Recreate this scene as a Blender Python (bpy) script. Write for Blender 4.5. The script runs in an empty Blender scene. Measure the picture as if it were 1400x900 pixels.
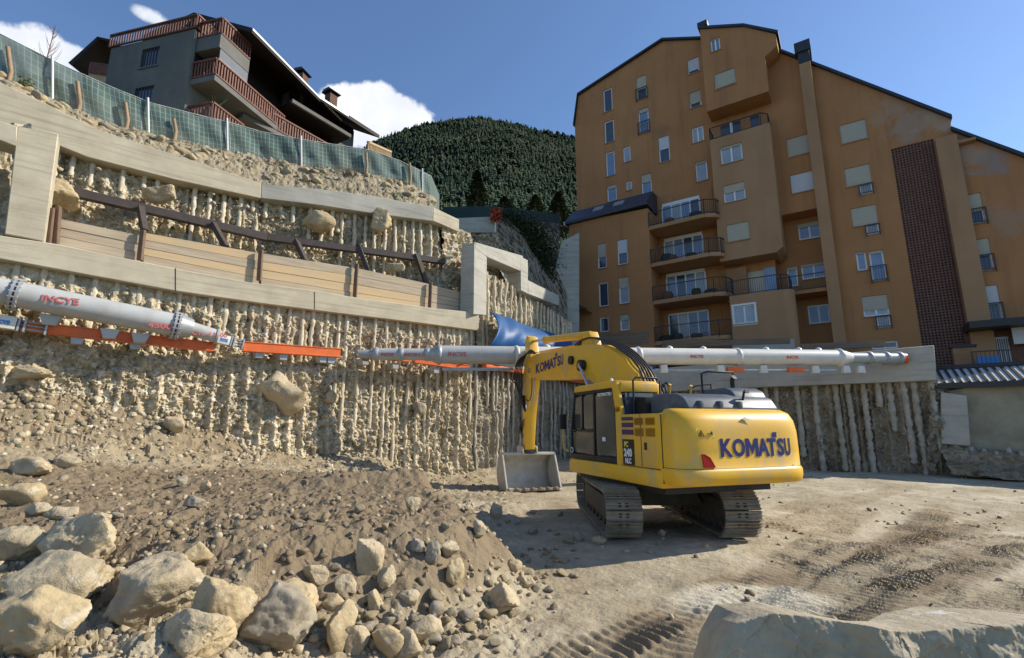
import bpy, bmesh, math, random
import numpy as np
from mathutils import Vector, Matrix, noise as mn
random.seed(7); RNG = np.random.default_rng(7)
S = bpy.context.scene
COL = S.collection
R = math.radians

# ------------------------------------------------------------------ camera model
F = 680.0; P = math.atan(132/680); CP, SP = math.cos(P), math.sin(P); CH = 1.9
def ray(x, y):
    k = (x-700)/F; v = (450-y)/F
    return Vector((k, CP-v*SP, SP+v*CP))
CAM = Vector((0, 0, CH))
def atZ(x, y, z):
    r = ray(x, y); return CAM + r*((z-CH)/r.z)
def atY(x, y, Y):
    r = ray(x, y); return CAM + r*(Y/r.y)
def atL(x, y, p, q, off=0.0):
    """point seen at (x, y) on the upright plane through plan points p, q (moved off metres to its right side)"""
    r = ray(x, y); dx, dy = q[0]-p[0], q[1]-p[1]; n = math.hypot(dx, dy); nx, ny = dy/n, -dx/n
    t = ((p[0]+nx*off)*nx+(p[1]+ny*off)*ny)/(r.x*nx+r.y*ny)
    return CAM + r*t

# ------------------------------------------------------------------ noise (numpy)
_H = RNG.random((64, 64, 64)).astype(np.float32)
def vnoise(x, y, z):
    xi = np.floor(x).astype(int); yi = np.floor(y).astype(int); zi = np.floor(z).astype(int)
    fx = x-xi; fy = y-yi; fz = z-zi
    fx = fx*fx*(3-2*fx); fy = fy*fy*(3-2*fy); fz = fz*fz*(3-2*fz)
    def h(a, b, c): return _H[(xi+a) & 63, (yi+b) & 63, (zi+c) & 63]
    x00 = h(0,0,0)*(1-fx)+h(1,0,0)*fx; x10 = h(0,1,0)*(1-fx)+h(1,1,0)*fx
    x01 = h(0,0,1)*(1-fx)+h(1,0,1)*fx; x11 = h(0,1,1)*(1-fx)+h(1,1,1)*fx
    return ((x00*(1-fy)+x10*fy)*(1-fz)+(x01*(1-fy)+x11*fy)*fz)*2-1
def fbm(x, y, z=0.0, o=4, g=.5):
    x = np.asarray(x, float); y = np.asarray(y, float); z = np.zeros_like(x)+z
    s = 0; a = 1; t = 0
    for i in range(o):
        s = s+a*vnoise(x+i*17.3, y+i*9.1, z+i*5.7); t += a; a *= g; x = x*2.03; y = y*2.03; z = z*2.03
    return s/t
def worley(x, y, seed=0):
    """2D cell noise: distance to the nearest point, and to the second nearest, and a random number per cell"""
    x = np.asarray(x, float); y = np.asarray(y, float)
    xi = np.floor(x).astype(int); yi = np.floor(y).astype(int)
    d1 = np.full(x.shape, 9.0); d2 = np.full(x.shape, 9.0); rr = np.zeros(x.shape)
    for a in (-1, 0, 1):
        for b in (-1, 0, 1):
            cx = xi+a; cy = yi+b
            px = cx+_H[cx & 63, cy & 63, (seed) & 63]; py = cy+_H[cx & 63, cy & 63, (seed+7) & 63]
            d = np.hypot(x-px, y-py); q = _H[cx & 63, cy & 63, (seed+13) & 63]
            m = d < d1
            d2 = np.where(m, d1, np.minimum(d2, d)); rr = np.where(m, q, rr); d1 = np.where(m, d, d1)
    return d1, d2, rr
def facets(x, y, sc, seed=0):
    """broken-rock relief: every cell a small tilted plane at its own height, roughly -1..1"""
    x = np.asarray(x, float)*sc; y = np.asarray(y, float)*sc; x = x+.35*fbm(x*1.7, y*1.7, seed, 2); y = y+.35*fbm(x*1.7, y*1.7, seed+9, 2)
    xi = np.floor(x).astype(int); yi = np.floor(y).astype(int); d1 = np.full(x.shape, 9.0); out = np.zeros(x.shape)
    for a in (-1, 0, 1):
        for b in (-1, 0, 1):
            cx = (xi+a) & 63; cy = (yi+b) & 63; px = xi+a+_H[cx, cy, seed & 63]; py = yi+b+_H[cx, cy, (seed+7) & 63]
            dx = x-px; dy = y-py; d = np.hypot(dx, dy); m = d < d1
            h = (_H[cx, cy, (seed+13) & 63]-.5)*1.1+dx*(_H[cx, cy, (seed+17) & 63]-.5)*2.4+dy*(_H[cx, cy, (seed+23) & 63]-.5)*2.4
            out = np.where(m, h, out); d1 = np.where(m, d, d1)
    return out
def sst(e0, e1, x):
    t = np.clip((x-e0)/(e1-e0), 0, 1); return t*t*(3-2*t)

# ------------------------------------------------------------------ materials
def mat(name, c1, c2=None, c3=None, scale=3.0, rough=.85, bump=0.0, bscale=20.0, bdist=.02, metal=0.0, spec=.35,
        speckle=None, stretch=(1,1,1), coat=0.0, streak=None, coords='Object'):
    m = bpy.data.materials.new(name); m.use_nodes = True; nt = m.node_tree; N = nt.nodes; L = nt.links
    b = N['Principled BSDF']; b.inputs['Roughness'].default_value = rough; b.inputs['Metallic'].default_value = metal
    b.inputs['Specular IOR Level'].default_value = spec
    if coat: b.inputs['Coat Weight'].default_value = coat; b.inputs['Coat Roughness'].default_value = .25
    tc = N.new('ShaderNodeTexCoord'); mp = N.new('ShaderNodeMapping'); mp.inputs['Scale'].default_value = stretch
    L.new(tc.outputs[coords], mp.inputs['Vector']); V = mp.outputs['Vector']
    c2 = c2 or tuple(v*.8 for v in c1)
    n = N.new('ShaderNodeTexNoise'); n.inputs['Scale'].default_value = scale; n.inputs['Detail'].default_value = 8
    n.inputs['Roughness'].default_value = .62; L.new(V, n.inputs['Vector'])
    r = N.new('ShaderNodeValToRGB'); L.new(n.outputs['Fac'], r.inputs['Fac'])
    r.color_ramp.elements[0].position = .32; r.color_ramp.elements[0].color = (*c1, 1)
    r.color_ramp.elements[1].position = .68; r.color_ramp.elements[1].color = (*c2, 1)
    if c3:
        e = r.color_ramp.elements.new(.5); e.color = (*c3, 1)
    out = r.outputs['Color']
    if speckle:   # (colour, scale, threshold)
        n2 = N.new('ShaderNodeTexNoise'); n2.inputs['Scale'].default_value = speckle[1]; n2.inputs['Detail'].default_value = 5
        L.new(V, n2.inputs['Vector'])
        r2 = N.new('ShaderNodeMapRange'); r2.inputs[1].default_value = speckle[2]; r2.inputs[2].default_value = speckle[2]+.08
        L.new(n2.outputs['Fac'], r2.inputs['Value'])
        mx = N.new('ShaderNodeMix'); mx.data_type = 'RGBA'; L.new(r2.outputs[0], mx.inputs[0]); L.new(out, mx.inputs[6])
        mx.inputs[7].default_value = (*speckle[0], 1); out = mx.outputs[2]
    if streak:    # (colour, scale vector, amount): run-down stains
        mp2 = N.new('ShaderNodeMapping'); mp2.inputs['Scale'].default_value = streak[1]; L.new(tc.outputs[coords], mp2.inputs['Vector'])
        n3 = N.new('ShaderNodeTexNoise'); n3.inputs['Scale'].default_value = 1.0; n3.inputs['Detail'].default_value = 6
        n3.inputs['Roughness'].default_value = .65
        L.new(mp2.outputs['Vector'], n3.inputs['Vector'])
        r3 = N.new('ShaderNodeMapRange'); r3.inputs[1].default_value = .5; r3.inputs[2].default_value = .72
        r3.inputs[4].default_value = streak[2]
        L.new(n3.outputs['Fac'], r3.inputs['Value'])
        mx = N.new('ShaderNodeMix'); mx.data_type = 'RGBA'; L.new(r3.outputs[0], mx.inputs[0]); L.new(out, mx.inputs[6])
        mx.inputs[7].default_value = (*streak[0], 1); out = mx.outputs[2]
    L.new(out, b.inputs['Base Color'])
    if bump:
        nb = N.new('ShaderNodeTexNoise'); nb.inputs['Scale'].default_value = bscale; nb.inputs['Detail'].default_value = 9
        nb.inputs['Roughness'].default_value = .65; L.new(V, nb.inputs['Vector'])
        bp = N.new('ShaderNodeBump'); bp.inputs['Strength'].default_value = bump; bp.inputs['Distance'].default_value = bdist
        L.new(nb.outputs['Fac'], bp.inputs['Height']); L.new(bp.outputs['Normal'], b.inputs['Normal'])
    return m
M = {}
M['soil'] = mat('pit_soil', (.43,.345,.225), (.26,.19,.115), (.35,.27,.17), scale=.9, bump=.9, bscale=9, bdist=.05,
                speckle=((.50,.44,.33), 22, .64))
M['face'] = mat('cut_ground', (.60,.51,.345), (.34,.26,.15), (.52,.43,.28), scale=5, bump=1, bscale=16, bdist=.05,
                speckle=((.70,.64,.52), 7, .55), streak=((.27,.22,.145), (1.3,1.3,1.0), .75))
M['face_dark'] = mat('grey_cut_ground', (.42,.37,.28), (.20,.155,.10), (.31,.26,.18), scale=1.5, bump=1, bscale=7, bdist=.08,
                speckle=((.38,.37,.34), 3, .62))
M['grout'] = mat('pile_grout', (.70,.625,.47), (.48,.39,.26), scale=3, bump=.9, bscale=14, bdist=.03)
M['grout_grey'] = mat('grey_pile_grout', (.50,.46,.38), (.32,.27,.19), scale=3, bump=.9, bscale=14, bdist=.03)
M['concrete'] = mat('weathered_concrete', (.57,.50,.36), (.44,.38,.27), scale=1.3, bump=.35, bscale=25, bdist=.01,
                streak=((.27,.23,.17), (.35,.35,9), .75))
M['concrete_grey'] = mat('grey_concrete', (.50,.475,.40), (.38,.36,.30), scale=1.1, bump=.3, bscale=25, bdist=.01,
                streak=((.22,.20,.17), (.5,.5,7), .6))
M['concrete_old'] = mat('old_concrete', (.40,.355,.25), (.24,.21,.145), scale=1.1, bump=.8, bscale=14, bdist=.02,
                streak=((.33,.31,.25), (1.2,1.2,1.2), .6))
M['plank'] = mat('grey_formwork_board', (.50,.41,.29), (.36,.28,.19), scale=2, bump=.3, bscale=14, bdist=.01, stretch=(.5,.5,7))
M['plank_new'] = mat('new_formwork_board', (.60,.42,.22), (.47,.37,.24), scale=1.6, bump=.3, bscale=14, bdist=.01, stretch=(.5,.5,5))
M['plank_dark'] = mat('dark_formwork_board', (.22,.17,.12), (.14,.11,.08), scale=2, bump=.3, bscale=14, bdist=.01, stretch=(.5,.5,7))
M['rock'] = mat('pale_boulder_stone', (.53,.44,.29), (.34,.265,.16), (.46,.37,.235), scale=3.2, bump=1, bscale=16, bdist=.03,
                speckle=((.56,.49,.36), 4.5, .63), coords='Object')
M['rock2'] = mat('tan_boulder_stone', (.52,.41,.24), (.37,.275,.15), scale=2.6, bump=.9, bscale=14, bdist=.025, speckle=((.55,.46,.31), 6, .6))
M['rock3'] = mat('grey_boulder_stone', (.38,.325,.24), (.24,.195,.13), scale=2.4, bump=.7, bscale=12, bdist=.02,
                 speckle=((.52,.50,.46), 5, .62))
M['steel_brown'] = mat('brown_steel', (.050,.038,.034), (.08,.06,.05), scale=4, rough=.6, bump=.2)
M['steel_rust'] = mat('rusty_steel', (.20,.12,.075), (.13,.085,.06), scale=6, rough=.7, bump=.2)
M['steel_grey'] = mat('galvanised_steel', (.42,.43,.43), (.32,.33,.33), scale=5, rough=.45, metal=.3)
M['steel_dark'] = mat('dark_steel', (.035,.034,.033), (.05,.045,.04), scale=5, rough=.5)
M['prop'] = mat('grey_painted_tube', (.46,.46,.44), (.38,.38,.365), scale=1.5, rough=.42, streak=((.38,.35,.30), (3,3,3), .5), bump=.05)
M['prop_white'] = mat('white_painted_tube', (.70,.67,.60), (.60,.575,.51), scale=1.5, rough=.4, streak=((.55,.48,.38), (3,3,3), .35))
M['orange'] = mat('orange_steel', (.78,.16,.03), (.62,.12,.03), scale=3, rough=.45, streak=((.30,.12,.06), (5,5,5), .4))
M['red_paint'] = mat('red_lettering', (.55,.10,.10), (.50,.17,.16), scale=8, rough=.5)
M['blue_paint'] = mat('blue_lettering', (.05,.22,.55), (.06,.25,.6), scale=8, rough=.5)
M['tarp'] = mat('blue_tarpaulin', (.018,.095,.26), (.014,.07,.20), scale=2, rough=.5, bump=.25, bscale=3, bdist=.05)
M['stucco'] = mat('ochre_render', (.48,.228,.090), (.405,.185,.072), scale=.35, rough=.92, bump=.15, bscale=30, bdist=.01,
                  streak=((.27,.13,.06), (1.6,1.6,.14), .6))
M['stucco_tan'] = mat('tan_render', (.45,.255,.13), (.39,.215,.105), scale=.4, rough=.92, bump=.15, bscale=30, bdist=.01,
                  streak=((.28,.15,.075), (.6,.6,.15), .5))
M['stucco_worn'] = mat('worn_ochre_render', (.38,.20,.095), (.34,.17,.08), scale=.4, rough=.92, bump=.15, bscale=30, bdist=.01,
                  streak=((.50,.33,.22), (.35,.35,.55), .7))
M['roof_dark'] = mat('dark_roof_edge', (.030,.035,.045), (.045,.05,.06), scale=3, rough=.5)
M['slate'] = mat('slate_roof', (.040,.042,.060), (.065,.065,.08), scale=3, rough=.5, bump=.3, bscale=10)
M['frame_white'] = mat('white_window_frame', (.82,.82,.80), (.76,.76,.74), scale=5, rough=.4)
M['shutter'] = mat('cream_roller_shutter', (.52,.47,.35), (.45,.40,.30), scale=4, rough=.6, stretch=(.2,.2,12))
M['shutter_white'] = mat('white_roller_shutter', (.66,.66,.66), (.58,.58,.58), scale=4, rough=.6, stretch=(.2,.2,12))
M['brick'] = mat('dark_red_brick', (.20,.105,.075), (.14,.072,.052), scale=5, rough=.9)
M['brick_wall'] = mat('brown_brick', (.22,.105,.06), (.15,.07,.042), scale=5, rough=.9)
M['void'] = mat('void_shade', (.012,.010,.010), (.02,.017,.015), scale=2, rough=.95)
M['yellow'] = mat('yellow_machine_paint', (.84,.46,.014), (.72,.40,.03), scale=1.3, rough=.42, coat=.2,
                  streak=((.46,.35,.18), (2.6,2.6,1.2), .75), speckle=((.52,.40,.22), 22, .63), bump=.03)
M['yellow_dusty'] = mat('dusty_yellow_paint', (.74,.42,.035), (.58,.37,.11), scale=2.2, rough=.5, streak=((.42,.32,.17), (3,3,3), .6))
M['hood'] = mat('blue_grey_cover', (.070,.085,.105), (.095,.108,.125), scale=3, rough=.5, coat=.05, streak=((.28,.27,.25), (3,3,3), .35))
M['black'] = mat('black_rubber', (.018,.018,.018), (.03,.028,.026), scale=6, rough=.55)
M['track'] = mat('dusty_track_steel', (.33,.28,.205), (.19,.16,.115), scale=4, rough=.6, metal=.25, bump=.4, bscale=12, speckle=((.34,.30,.23), 9, .6))
M['track_dark'] = mat('muddy_frame_steel', (.13,.105,.07), (.08,.066,.048), scale=3, rough=.8, bump=.4)
M['bucket'] = mat('worn_bucket_steel', (.52,.49,.42), (.38,.35,.29), scale=3, rough=.5, metal=.1, bump=.2, streak=((.42,.35,.25), (3,3,3), .5))
M['chrome'] = mat('chrome_rod', (.6,.6,.6), (.55,.55,.55), scale=2, rough=.15, metal=1)
M['navy'] = mat('navy_lettering', (.020,.020,.13), (.025,.025,.15), scale=5, rough=.45)
M['white'] = mat('white_sticker', (.75,.75,.72), (.7,.7,.67), scale=5, rough=.5)
M['red_lens'] = mat('red_reflector', (.42,.018,.015), (.36,.015,.012), scale=30, rough=.25)
M['label_yel'] = mat('pale_yellow_sticker', (.75,.62,.10), (.70,.60,.12), scale=5, rough=.5)
M['house_grey'] = mat('dark_grey_render', (.15,.145,.125), (.115,.112,.098), scale=.7, rough=.95, bump=.15,
                      streak=((.23,.22,.185), (.5,.5,.18), .5))
M['house_side'] = mat('lit_side_render', (.20,.20,.165), (.17,.17,.14), scale=.7, rough=.95, bump=.15)  # paler copy of the house render, sunlight on the side wall put into it
M['rail_wood'] = mat('red_brown_stained_wood', (.22,.085,.05), (.11,.045,.03), scale=4, rough=.65)
M['dark_wood'] = mat('dark_brown_wood', (.014,.009,.007), (.022,.013,.010), scale=3, rough=.7)
M['slab'] = mat('balcony_slab', (.17,.165,.15), (.12,.118,.108), scale=1, rough=.9)
M['blind'] = mat('grey_awning_cloth', (.17,.18,.20), (.15,.16,.18), scale=2, rough=.8)
M['ochre'] = mat('sand_render', (.50,.36,.20), (.44,.31,.17), scale=1, rough=.9)
M['tile'] = mat('brown_roof_tile', (.16,.08,.05), (.11,.06,.04), scale=3, rough=.85)
M['post_wood'] = mat('weathered_post_wood', (.42,.28,.17), (.28,.18,.11), scale=4, rough=.85, stretch=(4,4,.6))
M['post_white'] = mat('white_post_paint', (.74,.74,.72), (.64,.64,.62), scale=4, rough=.6)
M['poly'] = mat('white_plastic_sheet', (.78,.78,.74), (.66,.66,.62), scale=2, rough=.5, streak=((.36,.34,.30), (2,2,2), .5))
M['plant'] = mat('ivy_leaf', (.020,.035,.012), (.045,.065,.022), scale=3, rough=.7)
M['weed'] = mat('weed_leaf', (.10,.13,.04), (.16,.17,.06), scale=3, rough=.7)
M['drystem'] = mat('dry_stem', (.17,.12,.08), (.11,.08,.055), scale=3, rough=.9)
M['pine'] = mat('pine_needles', (.045,.070,.046), (.12,.14,.078), (.070,.098,.056), scale=.02, rough=.8, spec=.1)  # distance haze put into the needle colours, lifted and muted
M['hill'] = mat('forest_floor', (.035,.048,.022), (.055,.062,.03), scale=.02, rough=1, spec=.05)
M['cloth_w'] = mat('white_garment', (.7,.7,.7), (.6,.6,.62), scale=4)
M['orange_net'] = mat('orange_barrier_net', (.55,.12,.06), (.42,.09,.05), scale=4, rough=.7)
def glass(name, c, rough=.08):
    m = mat(name, c, tuple(v*1.3 for v in c), scale=1.2, rough=rough, spec=.8); return m
M['glass'] = glass('window_glass', (.05,.06,.08)); M['glass_blue'] = glass('sky_lit_glass', (.16,.21,.29), .12)
M['cab_glass'] = glass('tinted_cab_glass', (.030,.032,.030), .05)
M['curtain'] = glass('curtained_glass', (.28,.30,.32), .25)
# wire mesh with green screen: see-through between the strands
def netmat():
    m = bpy.data.materials.new('green_screen_mesh'); m.use_nodes = True; nt = m.node_tree; N = nt.nodes; L = nt.links
    b = N['Principled BSDF']; b.inputs['Roughness'].default_value = .8
    uv = N.new('ShaderNodeTexCoord')
    n = N.new('ShaderNodeTexNoise'); n.inputs['Scale'].default_value = .9; n.inputs['Detail'].default_value = 5; L.new(uv.outputs['Object'], n.inputs['Vector'])
    r = N.new('ShaderNodeValToRGB'); L.new(n.outputs['Fac'], r.inputs['Fac'])
    r.color_ramp.elements[0].position = .3; r.color_ramp.elements[0].color = (.045,.088,.070,1)
    r.color_ramp.elements[1].position = .7; r.color_ramp.elements[1].color = (.105,.16,.135,1)
    def lines(sock, scale, duty):
        sp = N.new('ShaderNodeSeparateXYZ'); L.new(uv.outputs['UV'], sp.inputs[0])
        mu = N.new('ShaderNodeMath'); mu.operation = 'MULTIPLY'; mu.inputs[1].default_value = scale; L.new(sp.outputs[sock], mu.inputs[0])
        fr = N.new('ShaderNodeMath'); fr.operation = 'FRACT'; L.new(mu.outputs[0], fr.inputs[0])
        lt = N.new('ShaderNodeMath'); lt.operation = 'LESS_THAN'; lt.inputs[1].default_value = duty; L.new(fr.outputs[0], lt.inputs[0])
        return lt
    a = lines(0, 7.0, .16); c = lines(1, 4.0, .08)
    mx = N.new('ShaderNodeMath'); mx.operation = 'MAXIMUM'; L.new(a.outputs[0], mx.inputs[0]); L.new(c.outputs[0], mx.inputs[1])
    cm = N.new('ShaderNodeMix'); cm.data_type = 'RGBA'; L.new(mx.outputs[0], cm.inputs[0]); L.new(r.outputs[0], cm.inputs[6]); cm.inputs[7].default_value = (.22,.28,.255,1)
    L.new(cm.outputs[2], b.inputs['Base Color'])
    al = N.new('ShaderNodeMapRange'); al.inputs[3].default_value = .90; al.inputs[4].default_value = 1.0; L.new(mx.outputs[0], al.inputs['Value'])
    L.new(al.outputs[0], b.inputs['Alpha'])
    return m
M['net'] = netmat()
M['bank'] = mat('bank_earth', (.40,.33,.225), (.20,.155,.09), (.31,.25,.16), scale=2.5, bump=.9, bscale=9, bdist=.05, speckle=((.14,.15,.07), 1.6, .60))

# ------------------------------------------------------------------ mesh helpers
def link(name, me, m=None, parent=None, smooth=None):
    o = bpy.data.objects.new(name, me); COL.objects.link(o)
    if m is not None:
        me.materials.clear(); me.materials.append(m if not isinstance(m, str) else M[m])
    if parent is not None: o.parent = parent
    if smooth is not None:
        me.shade_smooth()
        if smooth < 180: me.set_sharp_from_angle(angle=R(smooth))
    return o
def tag(o, label=None, cat=None, group=None, kind=None):
    if label: o['label'] = label
    if cat: o['category'] = cat
    if group: o['group'] = group
    if kind: o['kind'] = kind
    return o
def empty(name, loc=(0,0,0), rz=0.0):
    o = bpy.data.objects.new(name, None); COL.objects.link(o); o.location = loc; o.rotation_euler = (0,0,rz); o.empty_display_size = .3
    return o
class MB:
    def __init__(s): s.v = []; s.f = []
    def add(s, vs, fs):
        b = len(s.v); s.v += [tuple(v) for v in vs]; s.f += [tuple(i+b for i in f) for f in fs]; return s
    def box(s, x0, x1, y0, y1, z0, z1):
        return s.add([(x0,y0,z0),(x1,y0,z0),(x1,y1,z0),(x0,y1,z0),(x0,y0,z1),(x1,y0,z1),(x1,y1,z1),(x0,y1,z1)],
                     [(0,3,2,1),(4,5,6,7),(0,1,5,4),(1,2,6,5),(2,3,7,6),(3,0,4,7)])
    def bar(s, p, q, w, h, up=(0,0,1)):
        p = Vector(p); q = Vector(q); d = (q-p)
        if d.length < 1e-6: return s
        d.normalize(); u = Vector(up); a = d.cross(u)
        if a.length < 1e-3: a = d.cross(Vector((1,0,0)))
        a.normalize(); c = a.cross(d); a *= w/2; c *= h/2
        return s.add([p-a-c,p+a-c,p+a+c,p-a+c,q-a-c,q+a-c,q+a+c,q-a+c],
                     [(0,1,2,3),(7,6,5,4),(0,4,5,1),(1,5,6,2),(2,6,7,3),(3,7,4,0)])
    def prism(s, pts, d):
        """pts: planar outline of 3D points, d: extrusion vector"""
        n = len(pts); d = Vector(d); a = [Vector(p) for p in pts]
        nrm = Vector((0,0,0))
        for i in range(n): nrm += a[i].cross(a[(i+1) % n])
        if nrm.dot(d) > 0: a = a[::-1]
        return s.add(a+[p+d for p in a], [tuple(range(n)), tuple(range(2*n-1, n-1, -1))]+[(i, i+n, (i+1) % n+n, (i+1) % n) for i in range(n)])
    def tube(s, pts, r, n=10, caps=True, jit=0.0):
        pts = [Vector(p) for p in pts]; k = len(pts)
        rs = r if isinstance(r, (list, tuple)) else [r]*k
        d0 = (pts[1]-pts[0]).normalized(); a = d0.cross(Vector((0,0,1)))
        if a.length < 1e-3: a = d0.cross(Vector((1,0,0)))
        a.normalize(); vs = []
        for i in range(k):
            d = (pts[min(i+1,k-1)]-pts[max(i-1,0)]).normalized()
            a = (a-d*a.dot(d)).normalized(); c = d.cross(a)
            for j in range(n):
                t = 2*math.pi*j/n; rr = rs[i]*(1+(random.uniform(-jit,jit) if jit else 0))
                vs.append(pts[i]+(a*math.cos(t)+c*math.sin(t))*rr)
        fs = [(i*n+j, i*n+(j+1) % n, (i+1)*n+(j+1) % n, (i+1)*n+j) for i in range(k-1) for j in range(n)]
        if caps: fs += [tuple(range(n-1,-1,-1)), tuple(range((k-1)*n, k*n))]
        return s.add(vs, fs)
    def build(s, name, m, parent=None, bevel=0.0, smooth=None, seg=2):
        me = bpy.data.meshes.new(name); me.from_pydata(s.v, [], s.f); me.update()
        if bevel:
            bm = bmesh.new(); bm.from_mesh(me); bmesh.ops.recalc_face_normals(bm, faces=bm.faces)
            ed = [e for e in bm.edges if len(e.link_faces) == 2 and e.calc_face_angle(0) > R(25)]
            try: bmesh.ops.bevel(bm, geom=ed, offset=bevel, segments=seg, affect='EDGES', clamp_overlap=True, profile=.5)
            except Exception: pass
            bm.to_mesh(me); bm.free()
            if smooth is None: smooth = 40
        return link(name, me, m, parent, smooth)
def grid_mesh(name, X, Y, Z, m, parent=None, smooth=38, flip=False, uv=None):
    """X, Y, Z arrays of shape (r, c)"""
    r, c = X.shape; co = np.stack([X, Y, Z], -1).reshape(-1, 3).astype(np.float32)
    i = np.arange(r*c).reshape(r, c); q = np.stack([i[:-1,:-1], i[:-1,1:], i[1:,1:], i[1:,:-1]], -1).reshape(-1, 4)
    if flip: q = q[:, ::-1]
    me = bpy.data.meshes.new(name); me.vertices.add(r*c); me.vertices.foreach_set('co', co.ravel())
    me.loops.add(q.size); me.loops.foreach_set('vertex_index', q.ravel().astype(np.int32))
    me.polygons.add(len(q)); me.polygons.foreach_set('loop_start', np.arange(0, q.size, 4, dtype=np.int32))
    me.polygons.foreach_set('loop_total', np.full(len(q), 4, dtype=np.int32))
    me.update(); me.validate()
    return link(name, me, m, parent, smooth)
def resample(pl, n):
    pl = np.array([tuple(p) for p in pl], float); d = np.r_[0, np.cumsum(np.linalg.norm(np.diff(pl, axis=0), axis=1))]
    t = np.linspace(0, d[-1], n); return np.stack([np.interp(t, d, pl[:, k]) for k in range(3)], -1)
def loft(name, rows, n, per, m, amp=.1, freq=1.0, rocks=0.0, parent=None, nrm=(0,0,1), seed=0):
    """a rough surface through several polylines of world points"""
    rr = [resample(p, n) for p in rows]; out = []
    for a, b in zip(rr, rr[1:]):
        for t in np.linspace(0, 1, per, endpoint=False): out.append(a*(1-t)+b*t)
    out.append(rr[-1]); A = np.array(out); nv = np.array(nrm, float); nv /= np.linalg.norm(nv)
    d = amp*fbm(A[...,0]*freq+seed, A[...,1]*freq, A[...,2]*freq, 5, .55)
    if rocks:
        u = A[...,0]*1.3+A[...,1]*.9; v = A[...,2]*1.6+A[...,1]*.6
        for sc, k in ((2.2, 1.0), (5.0, .5)):
            d1, d2, q = worley(u*sc+seed, v*sc, int(seed)+3); d = d+rocks*k*np.clip(.55-d1, 0, 1)*(q > .35)*1.2
    u = A[...,0]*.8+A[...,1]*.7; v = A[...,2]*1.2+A[...,1]*.4+A[...,0]*.1; d = d+(amp*.30)*facets(u, v, 3.0*max(freq,.5)**.5, int(seed)+1)+(amp*.17)*facets(u, v, 8.0*max(freq,.5)**.5, int(seed)+2)
    A = A+d[..., None]*nv
    return grid_mesh(name, A[...,0], A[...,1], A[...,2], m, parent)
def text_mesh(s, size, bold=.0, ext=.004, align='LEFT', shear=0, space=1.0):
    c = bpy.data.curves.new('t', 'FONT'); c.body = s; c.size = size; c.offset = bold; c.extrude = ext; c.align_x = align; c.shear = shear
    c.space_character = space; c.resolution_u = 3
    o = bpy.data.objects.new('t', c); COL.objects.link(o)
    dg = bpy.context.evaluated_depsgraph_get(); dg.update(); me = bpy.data.meshes.new_from_object(o.evaluated_get(dg))
    bpy.data.objects.remove(o); bpy.data.curves.remove(c); return me
def put_text(name, s, size, mtx, m, parent=None, fn=None, width=None, **k):
    """mtx maps text x,y,z to the parent's space; fn(Vector) may bend it; width stretches it to a given length"""
    me = text_mesh(s, size, **k); xs = [v.co.x for v in me.vertices]; w = max(xs)-min(xs); x0 = min(xs)
    for v in me.vertices:
        c = v.co.copy(); c.x -= x0
        if width: c.x *= width/w
        v.co = fn(c) if fn else mtx @ c
    me.update(); return link(name, me, m, parent)
def maker_logo(name, fn, m, parent):
    """the maker's word, letter by letter; fn(u, v, w) maps the unit box and the letter depth to the surface"""
    mb = MB()
    for ch_, u0, u1 in (('K',0,.165),('O',.165,.335),('M',.345,.525),('A',.515,.68),('T',.655,.785),('S',.80,.90),('U',.91,1.0)):
        if ch_ == 'M':
            q = [(0,0),(0,1),(.27,1),(.5,.52),(.73,1),(1,1),(1,0),(.76,0),(.76,.60),(.5,.10),(.24,.60),(.24,0)]; n = len(q)
            from mathutils.geometry import tessellate_polygon
            t = tessellate_polygon([[Vector((x,y,0)) for x, y in q]])
            mb.add([fn(u0+(u1-u0)*x, y, w) for w in (0,1) for x, y in q], [tuple(i+n for i in f) for f in t]+[(i,(i+1)%n,(i+1)%n+n,i+n) for i in range(n)]); continue
        me = text_mesh(ch_, 1.0, bold=.035, ext=.01); xs = [v.co.x for v in me.vertices]; ys = [v.co.y for v in me.vertices]; x0, x1, y0, y1 = min(xs), max(xs), min(ys), max(ys)
        mb.add([fn(u0+(u1-u0)*(v.co.x-x0)/(x1-x0), (v.co.y-y0)/(y1-y0), 1 if v.co.z > 0 else 0) for v in me.vertices], [tuple(p.vertices) for p in me.polygons]); bpy.data.meshes.remove(me)
    q = [(.735,1.04),(.80,1.04),(.805,1.34),(.745,1.34)]; mb.add([fn(x,y,w) for w in (0,1) for x, y in q], [(0,1,2,3),(7,6,5,4),(0,4,5,1),(1,5,6,2),(2,6,7,3),(3,7,4,0)])
    return mb.build(name, m, parent)
def frame_mtx(o, x, y):
    x = Vector(x).normalized(); y = Vector(y).normalized(); z = x.cross(y)
    return Matrix(((x.x,y.x,z.x,o[0]),(x.y,y.y,z.y,o[1]),(x.z,y.z,z.z,o[2]),(0,0,0,1)))

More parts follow.
